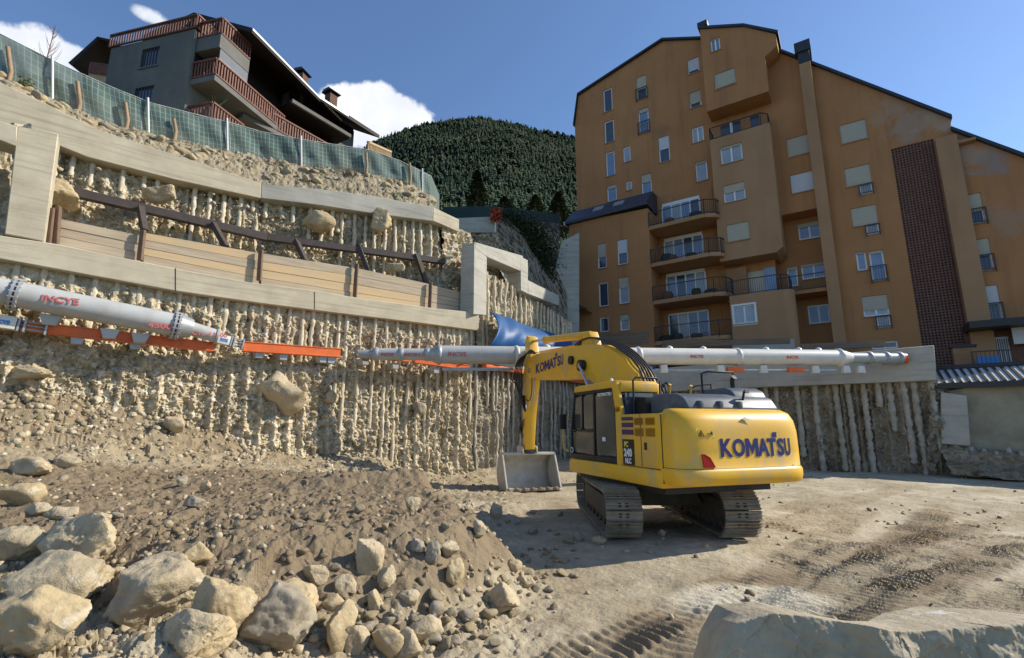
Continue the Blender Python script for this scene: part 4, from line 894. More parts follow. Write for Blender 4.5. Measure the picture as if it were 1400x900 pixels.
# wings and bays in front of the main plane
AN = 2.2
K = 'annex'
for a in ((823,350,12,34,'dark',.55),(851,344.5,14,34,'sw',.55),(825,402,13,34,'dark',.1),(853,397,14,36,'curt',.4),(826,444,12,20,'dark',0),(854,441,13,22,'curt',.35)): win(K, AN, a[0],a[1],a[2],a[3],a[4],a[5],0 if a[2] < 20 else 1)
ap = [Lb(x,y,AN) for x,y in ((778,306),(889,284))]
axL = ap[0][0]; axR, _ = Lb(891,380,AN)
solid('wing', [(axL,3),(axR,3),(axR,Lb(889,284,AN)[1]),(axL,ap[0][1])], AN, AN+6, 'stucco', HOLES['annex'])
zr0 = ap[0][1]; a0 = Lb(776,306,AN); a1 = Lb(889,284,AN)
MB().prism([(axL-.25,-AN-.3,zr0-.12),(axL-.25,-AN-.3,zr0+.08),(axL-.25,-AN+1.1,zr0+1.45),(axL-.25,0,zr0+1.5),(axL-.25,0,zr0-.1)], (axR-axL+.3,0,0)).build('wing_roof', 'slate', blk)
wr = [o for o in bpy.data.objects if o.name.startswith('wing_roof')][0]
for px in (822,850):
    x, _ = Lb(px, 285, 1.2); MB().prism([(x-.4,-AN+.2,zr0+.58),(x+.4,-AN+.2,zr0+.58),(x+.4,-AN+.7,zr0+1.07),(x-.4,-AN+.7,zr0+1.07)], (0,-.04,.05)).build('skylight', 'steel_grey', wr)
MB().box(axL-.3,axL-.24,-AN-.35,.2,zr0-.2,zr0+.1).build('verge', 'frame_white', wr)
# tower bay: the big upper box
BA = 1.5
K = 'bayA'; win(K,BA,978,61,13,18,'sky',.1,1); win(K,BA,991,108,29,22,'dark',.9,0)
xa, _ = Lb(961,90,BA); xb, _ = Lb(1047,90,BA); tl = Lb(961,38,BA); tm = Lb(1017,37,BA); tr = Lb(1053,50,BA); _, zb1 = Lb(1005,140,BA); xcR = tr[0]+.35
_, zs1 = Lb(1050,76,BA)
solid('bay', [(xa,zb1),(xb,zb1),(xb,zs1),(xcR,zs1+.5),(xcR,tr[1]),(tm[0],tm[1]),(xa,tl[1])], BA, BA+3, 'stucco', HOLES['bayA'])
def edge2(p, off, t=.2): 
    for a, b in zip(p, p[1:]): MB().prism([(a[0],-off-.15,a[1]),(b[0],-off-.15,b[1]),(b[0],-off-.15,b[1]+t),(a[0],-off-.15,a[1]+t)], (0,4,0)).build('roof_edge', 'roof_dark', blk)
edge2([(xa-.1,tl[1]),(tm[0],tm[1]),(xcR+.15,tr[1]-.05)], BA); MB().box(xa-.15,xa+.55,-BA-.1,-BA+.8,tl[1]+.1,tl[1]+.5).build('roof_vent', 'roof_dark', blk)
# middle bay with a balcony on top
K = 'bayB'; win(K,BA,1000,210,30,24,'curt',.12,1); win(K,BA,1004,263,30,24,'curt',.45,1); win(K,BA,1009,317,31,24,'dark',.95,0)
xa2, _ = Lb(977,270,BA); xb2, _ = Lb(1063,270,BA); _, zt2 = Lb(1010,180,BA); _, zb2_ = Lb(1020,352,BA)
solid('bay', [(xa2,zb2_),(xb2-.4,zb2_),(xb2,zb2_+.3),(xb2,zt2),(xa2,zt2)], BA, BA+1, 'stucco_tan', HOLES['bayB'])
railing('balcony_rail', [(xa2,-.1),(xa2,-BA+.08),(xb2-.5,-BA+.08),(xb2-.1,-BA+.5),(xb2-.1,-.1)], zt2, .95, parent=blk)
MB().box(Lb(985,170,0)[0], Lb(1012,168,0)[0], -.05, -.02, zt2, zt2+1.7).build('balcony_door', 'glass', blk)
MB().box(Lb(1026,165,0)[0], Lb(1038,165,0)[0], -.05, -.02, zt2, zt2+1.7).build('balcony_door', 'glass', blk)
MB().box(Lb(998,170,0)[0], Lb(1001,168,0)[0], -.08, -.04, zt2, zt2+1.7).build('door_post', 'frame_white', blk)
# lower bay and the long balcony beside it
BC = 2.2; K = 'bayC'; win(K,BC,1018,430,31,25,'curt',0,1)
xa3, _ = Lb(1000,440,BC); xb3, _ = Lb(1081,440,BC); _, zt3 = Lb(1038,400,BC)
solid('bay', [(xa3,3.2),(xb3-.25,3.2),(xb3-.25,zt3),(xa3,zt3)], BC, BC+1, 'stucco_tan', HOLES['bayC'])
MB().tube([(xb3-.25,-BC+.6,3.2),(xb3-.25,-BC+.6,zt3)], .6, 24).build('rounded_corner', 'stucco_tan', blk, smooth=60)
railing('balcony_rail', [(xa3,-BC+.05),(xb3-.3,-BC+.05),(xb3+.1,-BC+.6),(xb3+.1,-.1)], zt3, 1.0, parent=blk)
MB().box(xa3-.4, xa3+.9, -.6, -.1, zt3, zt3+2.3).build('partition', 'stucco_worn', blk)
x0, _ = Lb(1020,390,0); x1, _ = Lb(1058,385,0); MB().box(x0,x1,-.06,-.02,zt3+.2,zt3+2.0).build('balcony_door', 'shutter', blk)
x0, _ = Lb(1046,385,0); x1, _ = Lb(1062,385,0); MB().box(x0,x1,-.1,-.065,zt3,zt3+2.1).build('balcony_door', 'glass_blue', blk)
# balcony slab across the deep recess
_, zrb = Lb(1110,396,0.2)
MB().box(hx0, hx1-.05, -.35, 1.28, zrb-.22, zrb).build('balcony', 'stucco', blk, bevel=.01, seg=1); railing('balcony_rail', [(hx0,-.3),(hx1-.1,-.3)], zrb, 1.0, parent=blk)
MB().box(hx0-.5, hx1-.1, -.5, .3, 4.75, 4.95).build('ledge', 'concrete_grey', blk)
# stacked curved balconies
K = 'main'
xl, _ = Lb(889,350,AN); xr, _ = Lb(990,350,AN)
MB().box(bx0-.2, bx1-.6, -.05, .0, 3.4, bz1).build('recess_wall', 'stucco', blk)
specs = [((940,297),'sky'), ((941,350),'sky'), ((946,403),'curt'), ((949,461),'dark')]
for i, ((px,py),gk) in enumerate(specs):
    _, zs = Lb(px, py, AN); zs -= .05
    bxR = xr-.1+.12*i
    outl = [(axR,-.05),(axR,-AN),(bxR-.9,-AN-.15),(bxR-.2,-AN+.25),(bxR,-AN+1.0),(bxR,-.05)]
    MB().prism([(x,y,zs-.28) for x,y in outl], (0,0,.28)).build('balcony', 'stucco_tan', blk, bevel=.01, seg=1)
    railing('balcony_rail', [(x,y*1.0) for x,y in outl[1:-1]]+[(bxR,-.1)], zs, 1.0, parent=blk)
    dx0, dx1 = bx0+1.2, bx1-1.5; mb = MB(); H = 2.15
    for k in range(5):
        xx = dx0+(dx1-dx0)*k/4; mb.box(xx-.05,xx+.05,-.14,-.06,zs,zs+H)
    mb.box(dx0,dx1,-.14,-.06,zs+H,zs+H+.25 if i != 3 else zs+H+.12); wn = mb.build('balcony_door', 'frame_white', blk)
    for k in range(4):
        MB().box(dx0+(dx1-dx0)*k/4+.05, dx0+(dx1-dx0)*(k+1)/4-.05, -.1, -.08, zs+.05, zs+H).build('pane', ('glass_blue','curtain','glass_blue','glass')[(k+i) % 4] if gk != 'dark' else ('glass','curtain','glass','glass')[k], wn)
    # things standing on it
    rr = random.Random(i)
    for k in range(3):
        cx = axR+.5+rr.random()*(bxR-axR-1.6); w = .25+.25*rr.random(); h = .35+.4*rr.random()
        MB().tube([(cx,-AN+.7,zs),(cx,-AN+.7,zs+h*.6),(cx,-AN+.7,zs+h)], [w*.7,w,w*.8], 10).build('planter', ('steel_dark','brick_wall','plant')[k], blk, smooth=50)
# chimney shaft
cx0, _ = Lb(1106,200,.55); cx1, _ = Lb(1123,200,.55); _, cz = Lb(1110,82,.55); _, ct = Lb(1106,54,.55)
MB().box(cx0,cx1,-.55,.02,3.2,cz).build('chimney_shaft', 'stucco_tan', blk, bevel=.015, seg=1)
MB().box(cx0,cx1,-.55,.7,cz,ct-.3).build('chimney_top', 'roof_dark', blk, bevel=.015, seg=1); MB().box(cx0-.15,cx1+.12,-.7,.85,ct-.75,ct).build('chimney_cap', 'roof_dark', blk, bevel=.02, seg=1)
# pilaster right of the lattice and the brick lattice itself
px0, _ = Lb(1277,300,.45); px1, _ = Lb(1299,300,.45)
MB().box(gx1+.0,gx1+.95,-.45,.02,3.2,Lb(1290,187,.45)[1]).build('pilaster', 'stucco_tan', blk, bevel=.015, seg=1)
MB().box(gx0,gx1,.86,.9,4.0,gz1).build('lattice_shade_sheet', 'void', blk)  # near-black sheet paints the shade in the hollow behind the lattice
mb = MB(); gw = gx1-gx0; nx = 13; st_ = gw/nx; nz = int((gz1-3.6)/(st_*1.02)); sz = (gz1-3.6)/nz
for i in range(nx+1): mb.box(gx0+i*st_-.036, gx0+i*st_+.036, .05, .13, 3.6, gz1)
for j in range(nz+1): mb.box(gx0, gx1, .055, .125, 3.6+j*sz-.042, 3.6+j*sz+.042)
mb.build('brick_lattice', 'brick', blk)
# worn corner panels near the roof step
x0, z0_ = Lb(1300,186,0); MB().box(gx1+.95, gx1+1.7, -.45, -.01, z0_-.75, z0_-.6).build('ledge', 'stucco_worn', blk)
# ground floor on the right: canopy, brick wall, gate, rail
x0, zc0 = Lb(1322,449,1.2); x1, _ = Lb(1600,449,1.2)
MB().box(x0,x1,-1.9,-.02,zc0-.1,zc0+.25).build('porch_roof', 'steel_dark', blk)
MB().box(x0,x1,-.06,-.01,3.4,zc0-.1).build('brick_base', 'brick_wall', blk)
dx0, _ = Lb(1354,470,.1); dx1, _ = Lb(1378,470,.1); mb = MB()
for k in range(9): mb.box(dx0+(dx1-dx0)*k/8-.025, dx0+(dx1-dx0)*k/8+.025, -.14,-.1,4.2,zc0-.5)
mb.box(dx0-.06,dx1+.06,-.15,-.09,zc0-.55,zc0-.45); mb.build('gate', 'steel_grey', blk)
railing('terrace_rail', [(x0-.3,-3.2),(x1,-3.2)], 4.45, 1.0, .16, parent=blk)
wx0, wz0 = Lb(1384,462,.6); MB().box(wx0, wx0+4, -.75, -.65, wz0-.35, wz0+.75).build('white_panel', 'shutter_white', blk)
ox0, oz = Lb(1302,476,2.6); ox1, _ = Lb(1332,476,2.6); MB().box(ox0,ox1,-2.6,-2.2,3.4,oz).build('low_wall', 'stucco_worn', blk, bevel=.02, seg=1)
MB().box(ox0-.1,ox1+.1,-2.7,-2.1,oz,oz+.12).build('coping', 'steel_dark', blk)
dx, _ = Lb(1345,478,2.9); MB().box(dx-.35,dx+.45,-3.1,-3.0,4.7,5.2).build('laundry', 'blue_paint', blk)
# stains near the roof step
for a in WINS: build_win(*a)
def french(cx, cy, w, h):
    """right-hand leaf of a window that reaches lower, behind its own little rail"""
    xa, _ = Lb(cx-w/2, cy, 0); xb, _ = Lb(cx+w/2, cy, 0); _, z1 = Lb(cx, cy-h/2, 0); _, z0 = Lb(cx, cy+h/2, 0)
    f = MB().box(xa,xb,-.03,.0,z0,z1).build('window', 'frame_white', blk); MB().box(xa+.08,xb-.08,-.04,-.031,z0+.08,z1-.02).build('pane', 'curtain', f); railing('window_rail', [(xa-.04,-.14),(xb+.04,-.14)], z0-.02, z1-z0, .11, f)
for a in ((1184,259,17,13),(1193,314,17,13),(1208,440,18,16)): french(*a)
q0, z0_ = Lb(1018,430,BC); x0, _ = Lb(1001,430,BC); x1, _ = Lb(1035,430,BC); _, za = Lb(1018,415,BC); _, zb_ = Lb(1018,445,BC)
mb = MB(); mb.box(x0,x1,-BC-.03,-BC-.002,zb_,zb_+.12).box(x0,x1,-BC-.03,-BC-.002,za-.12,za).box(x0,x0+.12,-BC-.03,-BC-.002,zb_+.12,za-.12).box(x1-.12,x1,-BC-.03,-BC-.002,zb_+.12,za-.12).build('window_surround', 'frame_white', blk)
# terrace below the balconies
tx0, _ = Lb(896,463,AN+.3); tx1, _ = Lb(1000,463,AN+.3); _, tz0 = Lb(950,463,AN+.3)
MB().box(tx0,tx1,-AN-.6,-AN+.2,3.3,tz0-.3).build('terrace_wall', 'brick_wall', blk, bevel=.02, seg=1)
MB().box(xa3-.2,xb3+.1,-BC-.35,-BC-.02,3.3,Lb(1040,467,BC+.3)[1]).build('plinth', 'concrete_grey', blk, bevel=.02, seg=1)
# ------------------------------------------------------------------ stones
def rock_mesh(seed, sx=1, sy=1, sz=1, sub=3, ncut=14, rnd=.35, rough=.05):
    """a boulder: a ball cut by random planes, edges worn, surface pitted"""
    r = random.Random(seed); bm = bmesh.new(); bmesh.ops.create_icosphere(bm, subdivisions=sub, radius=1)
    V = np.array([v.co[:] for v in bm.verts]); pl = []
    for _ in range(ncut):
        v = Vector((r.gauss(0,1), r.gauss(0,1), r.gauss(0,1))).normalized(); pl.append((np.array(v[:]), r.uniform(.50,.92)))
    d = np.full(len(V), 1.15)
    for n, h in pl:
        c = V @ n; q = np.where(c > .05, h/np.maximum(c, .05), 9); k = 14.0 if sub < 4 else 34.0
        d = -np.log(np.exp(-k*np.minimum(d, 4))+np.exp(-k*np.minimum(q, 4)))/k
    d = d*(1-rnd*.0); o = seed*1.7
    d = d+rough*2.0*fbm(V[:,0]*1.2+o, V[:,1]*1.2, V[:,2]*1.2, 3)+rough*fbm(V[:,0]*4+o, V[:,1]*4, V[:,2]*4, 4, .6)
    if sub >= 4: d = d+rough*.8*(1-np.abs(fbm(V[:,0]*2.3+o, V[:,1]*2.3, V[:,2]*2.3+5, 5, .6))*3)*.5+rough*.6*fbm(V[:,0]*13+o, V[:,1]*13, V[:,2]*13, 4, .7)+rough*.35*facets(V[:,0]*1.5+V[:,1]+o, V[:,2]*1.5-V[:,1]*.6, 2.2, seed % 60)
    C = V*d[:, None]*np.array([sx,sy,sz])
    for v, c in zip(bm.verts, C): v.co = c
    me = bpy.data.meshes.new('rock'); bm.to_mesh(me); bm.free(); me.shade_smooth()
    if sub <= 2: me.set_sharp_from_angle(angle=R(20))
    elif sub >= 4: me.set_sharp_from_angle(angle=R(50))
    return me
def boulder(px, py, w, h, m, label, seed, cat='boulder', depth=None, flat=1.0, yaw=None, sink=.32, ncut=13, tilt=0.0, at=None, rough=.075, name='boulder'):
    """a boulder seen centred at (px, py), w by h pixels of the 1400-pixel photograph, standing on the ground"""
    b = gpt(px, min(py+h*.42, 899)) if at is None else at
    sc = (b.y*CP)/F; kf = .88 if (w > 70 and at is None) else 1.0; W_ = w*sc/2*kf; H_ = h*sc/2*kf
    me = rock_mesh(seed, W_*1.12, (W_+H_)/2*flat, H_*1.12, sub=5 if w > 60 else 4, ncut=ncut, rough=rough)
    o = bpy.data.objects.new(name, me); COL.objects.link(o); me.materials.append(M[m]); rr = random.Random(seed)
    o.location = (b.x, b.y+(W_*.45 if at is None else 0), b.z+H_*(1-sink) if at is None else b.z)
    o.rotation_euler = (rr.uniform(-.15,.15), tilt, rr.uniform(-.3,.3) if yaw is None else yaw)
    tag(o, label, cat); return o
BLD = [ # px, py, w, h, material, label, seed
 (95,748,100,82,'rock','big pale boulder with a pointed top, just right of the broken white stones',3),
 (202,812,142,100,'rock','largest rounded pale boulder in the left foreground heap',5),
 (290,832,84,92,'rock2','smooth tan flat-faced boulder leaning beside the largest rounded boulder',8),
 (247,870,96,62,'rock','elongated whitish-veined boulder lying in front of the tan flat-faced one',11),
 (368,868,110,90,'rock3','dark-sided boulder with a white base at the bottom of the heap',13),
 (398,830,78,52,'rock2','flat-topped tan boulder behind the dark-sided one',15),
 (50,812,150,84,'rock','wide pale boulder at the left edge below the pointed one',17),
 (22,880,135,95,'rock2','large sandy block filling the bottom left corner',19),
 (18,680,46,36,'rock2','round brown boulder at the left edge below the slope',21),
 (15,745,56,60,'rock','pale boulder at the left edge beside the pointed one',22),
 (100,772,34,30,'rock3','small grey stone wedged under the pointed boulder',24),
 (258,770,34,36,'rock2','upright tan stone behind the largest rounded boulder',25),
 (265,890,70,40,'rock2','round tan boulder cut off by the bottom edge, below the whitish-veined one',27),
 (45,700,42,18,'rock','broken white stone beside the slope at the left',28),
 (72,705,44,20,'rock','flat whitish stone right of the broken white one',29),
 (132,710,22,14,'rock','small white stone on the dirt beyond the pointed boulder',30),
 (153,708,22,12,'rock3','small dark stone next to the small white one',31),
 (247,659,16,14,'rock3','dark round stone standing on the dirt flat',32),
 (263,691,30,16,'rock3','dark flat stone casting a long shadow on the dirt flat',33),
 (277,668,14,14,'rock2','small tan stone between the two dark ones on the dirt flat',34),
 (503,760,38,48,'rock','pale leaning boulder stuck in the top of the mound face',36),
 (525,800,26,34,'rock','pale upright stone below the leaning boulder on the mound',37),
 (570,748,20,22,'rock3','round grey stone high on the mound face',38),
 (592,765,20,30,'rock3','brownish stone right of the round grey one on the mound face',39),
 (612,755,24,24,'rock','pale stone high on the mound face, below the ridge',40),
 (618,790,24,38,'rock2','long tan stone with a shadow above it on the mound face',41),
 (683,822,46,40,'rock','large pale rounded boulder at the right foot of the mound',42),
 (655,732,22,22,'rock','whitish stone on the right flank of the mound',43),
 (677,702,18,20,'rock','whitish stone on the mound ridge, left of the excavator shadow',44),
 (563,695,20,22,'rock','grey-white stone on top of the mound',45),
 (512,830,26,30,'rock2','blocky tan stone low on the mound foot',46),
 (460,860,40,52,'rock2','tall tan stone in the rubble at the bottom, right of the dark-sided boulder',47),
 (486,885,32,44,'rock','pale stone beside the tall tan one at the bottom edge',48),
 (525,888,44,36,'rock2','round tan boulder at the bottom edge in the middle of the rubble',49),
 (575,872,44,34,'rock','pale boulder in the rubble foot, left of the open ground',50),
 (552,895,50,30,'rock','flat pale stone cut by the bottom edge in the rubble foot',52),
 (720,798,26,20,'rock','pale stone right of the large rounded one at the mound foot',53),
 (700,775,20,16,'rock2','tan stone on the lower right flank of the mound',54),
 (820,740,18,12,'rock','small pale stone by the left crawler track',55),
 (905,728,12,9,'rock','small stone in the shade between the crawler tracks',56),
 (560,830,26,20,'rock','pale cobble above the rubble foot',57),
 (594,846,24,22,'rock3','grey cobble in the middle of the rubble foot',58),
 (470,812,28,26,'rock','cobble cluster stone left of the leaning boulder foot',59),
 (430,790,32,26,'rock','pale stone half buried left on the mound foot',60),
 (450,828,30,24,'rock2','tan cobble beside the half-buried pale stone',61),
]
for b in BLD: boulder(*b)
# the great rock slab at the bottom right
def slab():
    n = 150; pts = [atY(x,y,2.55) for x,y in ((966,930),(985,892),(1008,852),(1060,838),(1110,843),(1160,852),(1215,862),(1262,862),(1330,856),(1400,853),(1520,858))]
    back = [Vector((p.x*1.0+.05, p.y+.30+.12*math.sin(i), p.z-.05)) for i, p in enumerate(pts)]; back[0].z -= .1
    rear = [Vector((p.x, 3.7, .1)) for p in pts]
    front = [Vector((p.x*.985+.01, p.y-.09+.05*math.sin(i*2.1), p.z-.42)) for i, p in enumerate(pts)]; base = [Vector((p.x*.95+.02, p.y-.16, -.15)) for p in pts]
    rows = [rear, back, pts, front, base]; rr = [resample(p, 420) for p in rows]; out = []
    cnt = (50, 60, 80, 80)
    for (a, b), k in zip(zip(rr, rr[1:]), cnt):
        for t in np.linspace(0, 1, k, endpoint=False): out.append(a*(1-t)+b*t)
    out.append(rr[-1]); A = np.array(out)
    # soften the ridge
    for _ in range(3): A[1:-1] = (A[:-2]+A[1:-1]*2+A[2:])/4
    nrm = np.array([-.1,-.8,.25]); 
    d = .08*fbm(A[...,0]*1.2, A[...,1]*1.2, A[...,2]*1.2+4, 3)+.045*fbm(A[...,0]*3.5, A[...,1]*3.5, A[...,2]*3.5, 5, .6)+.022*fbm(A[...,0]*14, A[...,1]*14, A[...,2]*14, 4, .6)
    # a diagonal cleft left of the middle
    s = A[...,0]-(1.60+(A[...,2]-.85)*-.42); d = d+.10*sst(-.02,.10,s)-.05*sst(.12,.3,s)+.016*facets(A[...,0], A[...,2], 3, 3)+.006*facets(A[...,0]+A[...,1], A[...,2], 12, 4)
    A = A+d[..., None]*nrm; o = grid_mesh('boulder', A[...,0], A[...,1], A[...,2], 'rock_slab', flip=True); tag(o, 'huge flat-topped rock with a bright ridge across the bottom right corner', 'boulder')
M['rock_slab'] = mat('grey_brown_slab_stone', (.47,.40,.285), (.32,.265,.18), (.41,.345,.24), scale=3.2, bump=.9, bscale=22, bdist=.015, speckle=((.56,.53,.48), 7, .64))  # the slab's own dull grey-tan stone
slab()
# boulders stuck in the walls
for px, py, w, h, pq, off, m, lab, sd_ in (
  (380,537,60,52,(W1A,W1B),.25,'rock','large pale boulder bulging from the lower pile wall, left of centre'),(453,543,22,20,(W1A,W1B),.1,'rock','small pale boulder in the shadowed hollow of the lower pile wall'),
  (238,578,30,22,(W1A,W1B),.9,'rock','pale boulder low on the left slope under the thick tube'),(40,508,70,24,(W1A,W1B),.3,'rock','long rounded pale boulder under the orange waler at the left edge'),
  (573,556,22,20,(W1A,W1B),.2,'rock3','ledge of grey stone in the lower pile wall near the shaded corner'),
  (222,265,42,30,(p2,q2),.75,'rock','pale angular boulder in the upper pile wall, just above the steel waler'),(435,303,40,26,(p3,q3),.5,'rock2','rounded boulder in the upper pile wall right of the beam kink'),
  (522,305,36,36,(p3,q3),.55,'rock2','tan boulder stuck under the upper beam near its right end'),(537,366,28,18,(p3,q3),.9,'rock','white broken stone below the steel waler near its right end'),
  (85,265,40,50,(p2,q2),.9,'rock2','smooth tan boulder right of the concrete pillar'),(655,352,26,20,(W1A,W1B),-3.0,'rock3','grey rock on the bank behind the stepped frame'),
  (80,630,34,20,None,0,'rock','pale stone on the left slope'),(25,640,60,22,None,0,'rock','broad pale rock at the left edge on the slope')) and [(a+(i+70,)) for i, a in enumerate((
  (380,537,60,52,(W1A,W1B),.25,'rock','large pale boulder bulging from the lower pile wall, left of centre'),(453,543,22,20,(W1A,W1B),.1,'rock','small pale boulder in the shadowed hollow of the lower pile wall'),
  (238,578,30,22,(W1A,W1B),.9,'rock','pale boulder low on the left slope under the thick tube'),(40,508,70,24,(W1A,W1B),.3,'rock','long rounded pale boulder under the orange waler at the left edge'),
  (573,556,22,20,(W1A,W1B),.2,'rock3','ledge of grey stone in the lower pile wall near the shaded corner'),
  (222,265,42,30,(p2,q2),.75,'rock','pale angular boulder in the upper pile wall, just above the steel waler'),(435,303,40,26,(p3,q3),.5,'rock2','rounded boulder in the upper pile wall right of the beam kink'),
  (522,305,36,36,(p3,q3),.55,'rock2','tan boulder stuck under the upper beam near its right end'),(537,366,28,18,(p3,q3),.9,'rock','white broken stone below the steel waler near its right end'),
  (85,265,40,50,(p2,q2),.9,'rock2','smooth tan boulder right of the concrete pillar'),
  (80,630,34,20,None,0,'rock','pale stone on the left slope above the heap'),(25,640,60,22,None,0,'rock','broad pale rock at the left edge on the slope')))]:
    boulder(px, py, w, h, m, lab, sd_, at=None if pq is None else atL(px, py, pq[0], pq[1], off))
# cobbles of the rubble foot, one object each, copied from twelve shapes
PRO = [rock_mesh(200+i, 1, .8+.03*i, .72, sub=3, ncut=10, rough=.04) for i in range(12)]
for i, me in enumerate(PRO): me.materials.append(M[('rock','rock2','rock','rock3')[i % 4]])
rr = random.Random(5); ncob = 0; tries = 0
while ncob < 230 and tries < 9000:
    tries += 1; x = rr.uniform(395, 790); y = rr.uniform(700, 898)
    edge = 860-(x-560)**2*.0016 if x < 620 else 855-(x-620)*.55      # foot of the mound
    if abs(y-edge-8) > rr.expovariate(1/24) and rr.random() > .06: continue
    if x > 760 and y > 800: continue
    b = gpt(x, y); w = rr.choice((5,7,8,10,12,14,17))*.5*(b.y)/F*1.0*(1.25 if y > 820 else 1.0)
    o = bpy.data.objects.new('cobble', PRO[rr.randrange(12)]); COL.objects.link(o); o.location = (b.x, b.y, b.z+w*.35); o.scale = (w*rr.uniform(.8,1.3), w, w*rr.uniform(.8,1.1))
    o.rotation_euler = (rr.uniform(-.5,.5), rr.uniform(-.5,.5), rr.uniform(0,6.3)); tag(o, 'small cobble in the loose rubble at the foot of the mound', 'cobble', 'cobbles at the foot of the mound'); ncob += 1
# gravel and clods: nobody could count these
def stones(name, P_, Rr, m, seed, kind='stuff', nv=8, sub=1, parent=None, flat=.75):
    r = np.random.default_rng(seed); base = []
    for i in range(nv):
        me = rock_mesh(400+seed*10+i, 1, .85, flat, sub=sub, ncut=8, rough=.05); base.append((np.array([v.co[:] for v in me.vertices]), np.array([p.vertices[:] for p in me.polygons]))); bpy.data.meshes.remove(me)
    Vs, Fs, off = [], [], 0
    for k in range(len(P_)):
        V, Fc = base[r.integers(nv)]; a, b, c = r.uniform(0, 6.28, 3); ca, sa, cb, sb, cc, sc = math.cos(a), math.sin(a), math.cos(b*.12), math.sin(b*.12), math.cos(c*.12), math.sin(c*.12)
        Rz = np.array([[ca,-sa,0],[sa,ca,0],[0,0,1]]); Ry = np.array([[cb,0,sb],[0,1,0],[-sb,0,cb]]); Rx = np.array([[1,0,0],[0,cc,-sc],[0,sc,cc]])
        Vs.append((V*Rr[k]*r.uniform(.75,1.25,3)) @ (Rx@Ry@Rz).T+P_[k]); Fs.append(Fc+off); off += len(V)
    V = np.concatenate(Vs); Fc = np.concatenate(Fs); me = bpy.data.meshes.new(name); me.vertices.add(len(V)); me.vertices.foreach_set('co', V.astype(np.float32).ravel())
    me.loops.add(Fc.size); me.loops.foreach_set('vertex_index', Fc.ravel().astype(np.int32)); me.polygons.add(len(Fc)); me.polygons.foreach_set('loop_start', np.arange(0, Fc.size, 3, dtype=np.int32)); me.polygons.foreach_set('loop_total', np.full(len(Fc), 3, dtype=np.int32)); me.update()
    o = link(name, me, m, parent); o['kind'] = kind; return o
def scatter(n, seed, dens, ymin=1.6, ymax=20):
    r = np.random.default_rng(seed); Y = ymin*(ymax/ymin)**r.random(n*3); X = (r.random(n*3)*2-1)*1.25*(Y+.3); w = dens(X, Y); k = r.random(n*3) < w; X, Y = X[k][:n], Y[k][:n]; return X, Y, r
def dens1(X, Y):
    left = sst(1.0, -.8, X-.12*Y*0); cl = sst(-.1,.25,fbm(X*.9, Y*.9, 4, 3)); slope = sst(.25,.6,G0(X,Y))*0+sst(.02,.12,G0(X, Y))*sst(.8,.5,G0(X,Y))
    g = G0(X, Y); face = sst(.06,.25,g)*sst(.75,.5,g)*sst(-.6,-.1,X+1.9*0)*(Y < 9); foot = sst(.0,.08,g)*sst(.42,.2,g)*sst(1.5,.3,X)*(Y < 8)
    sd = wall_sd(X, Y); tl = sst(3.2,1.0,sd)
    return np.clip(left*(.02+.08*cl)+face*.10+foot*.9+.012+.03*cl+tl*.30+.5*sst(-1.2,-2.2,X+.28*(Y-3))*sst(5.6,4.4,Y), 0, 1)
X, Y, r = scatter(15000, 3, dens1); Rg = np.minimum(.055, (.004+.0022*Y)*(r.random(len(X))**3.5*4+.5)); Z = G(X, Y)
stones('gravel', np.stack([X, Y, Z+Rg*.15], -1), Rg, 'rock', 1)
X, Y, r = scatter(4200, 8, lambda X, Y: np.clip(sst(.6,-.9,X)*(.1+.7*sst(-.1,.3,fbm(X*.7, Y*.7, 14, 3)))+.015+.35*sst(.2,.5,fbm(X*1.1,Y*.5,33,3)), 0, 1)); Rg = np.minimum(.07, (.004+.0026*Y)*(r.random(len(X))**3*3.5+.5)); Z = G(X, Y)
stones('clods', np.stack([X, Y, Z+Rg*.05], -1), Rg, 'soil', 2, flat=.6)
r_t = np.random.default_rng(77); Xt = r_t.uniform(-13.5, -1.5, 16000); Yt = W1A[1]+(Xt-W1A[0])*(W1B[1]-W1A[1])/(W1B[0]-W1A[0])-r_t.exponential(1.3, 16000)-.15
ht_ = np.interp(Xt, [-14,-9,-6,-4,-1.5], [1,.9,.6,.35,.2]); kk = (r_t.random(16000) < ht_*np.clip(.35+fbm(Xt*1.1, Yt*1.1, 3, 3), .1, 1)) & (Yt > 3.5); Xt = Xt[kk][:6500]; Yt = Yt[kk][:6500]
Rt = .014+.11*r_t.random(len(Xt))**6; Zt = G(Xt, Yt)+Rt*.15; hk = len(Xt)//2; stones('talus_rubble', np.stack([Xt, Yt, Zt], -1)[:hk], Rt[:hk], 'face', 21); stones('talus_rubble', np.stack([Xt, Yt, Zt], -1)[hk:], Rt[hk:], 'bank', 22)
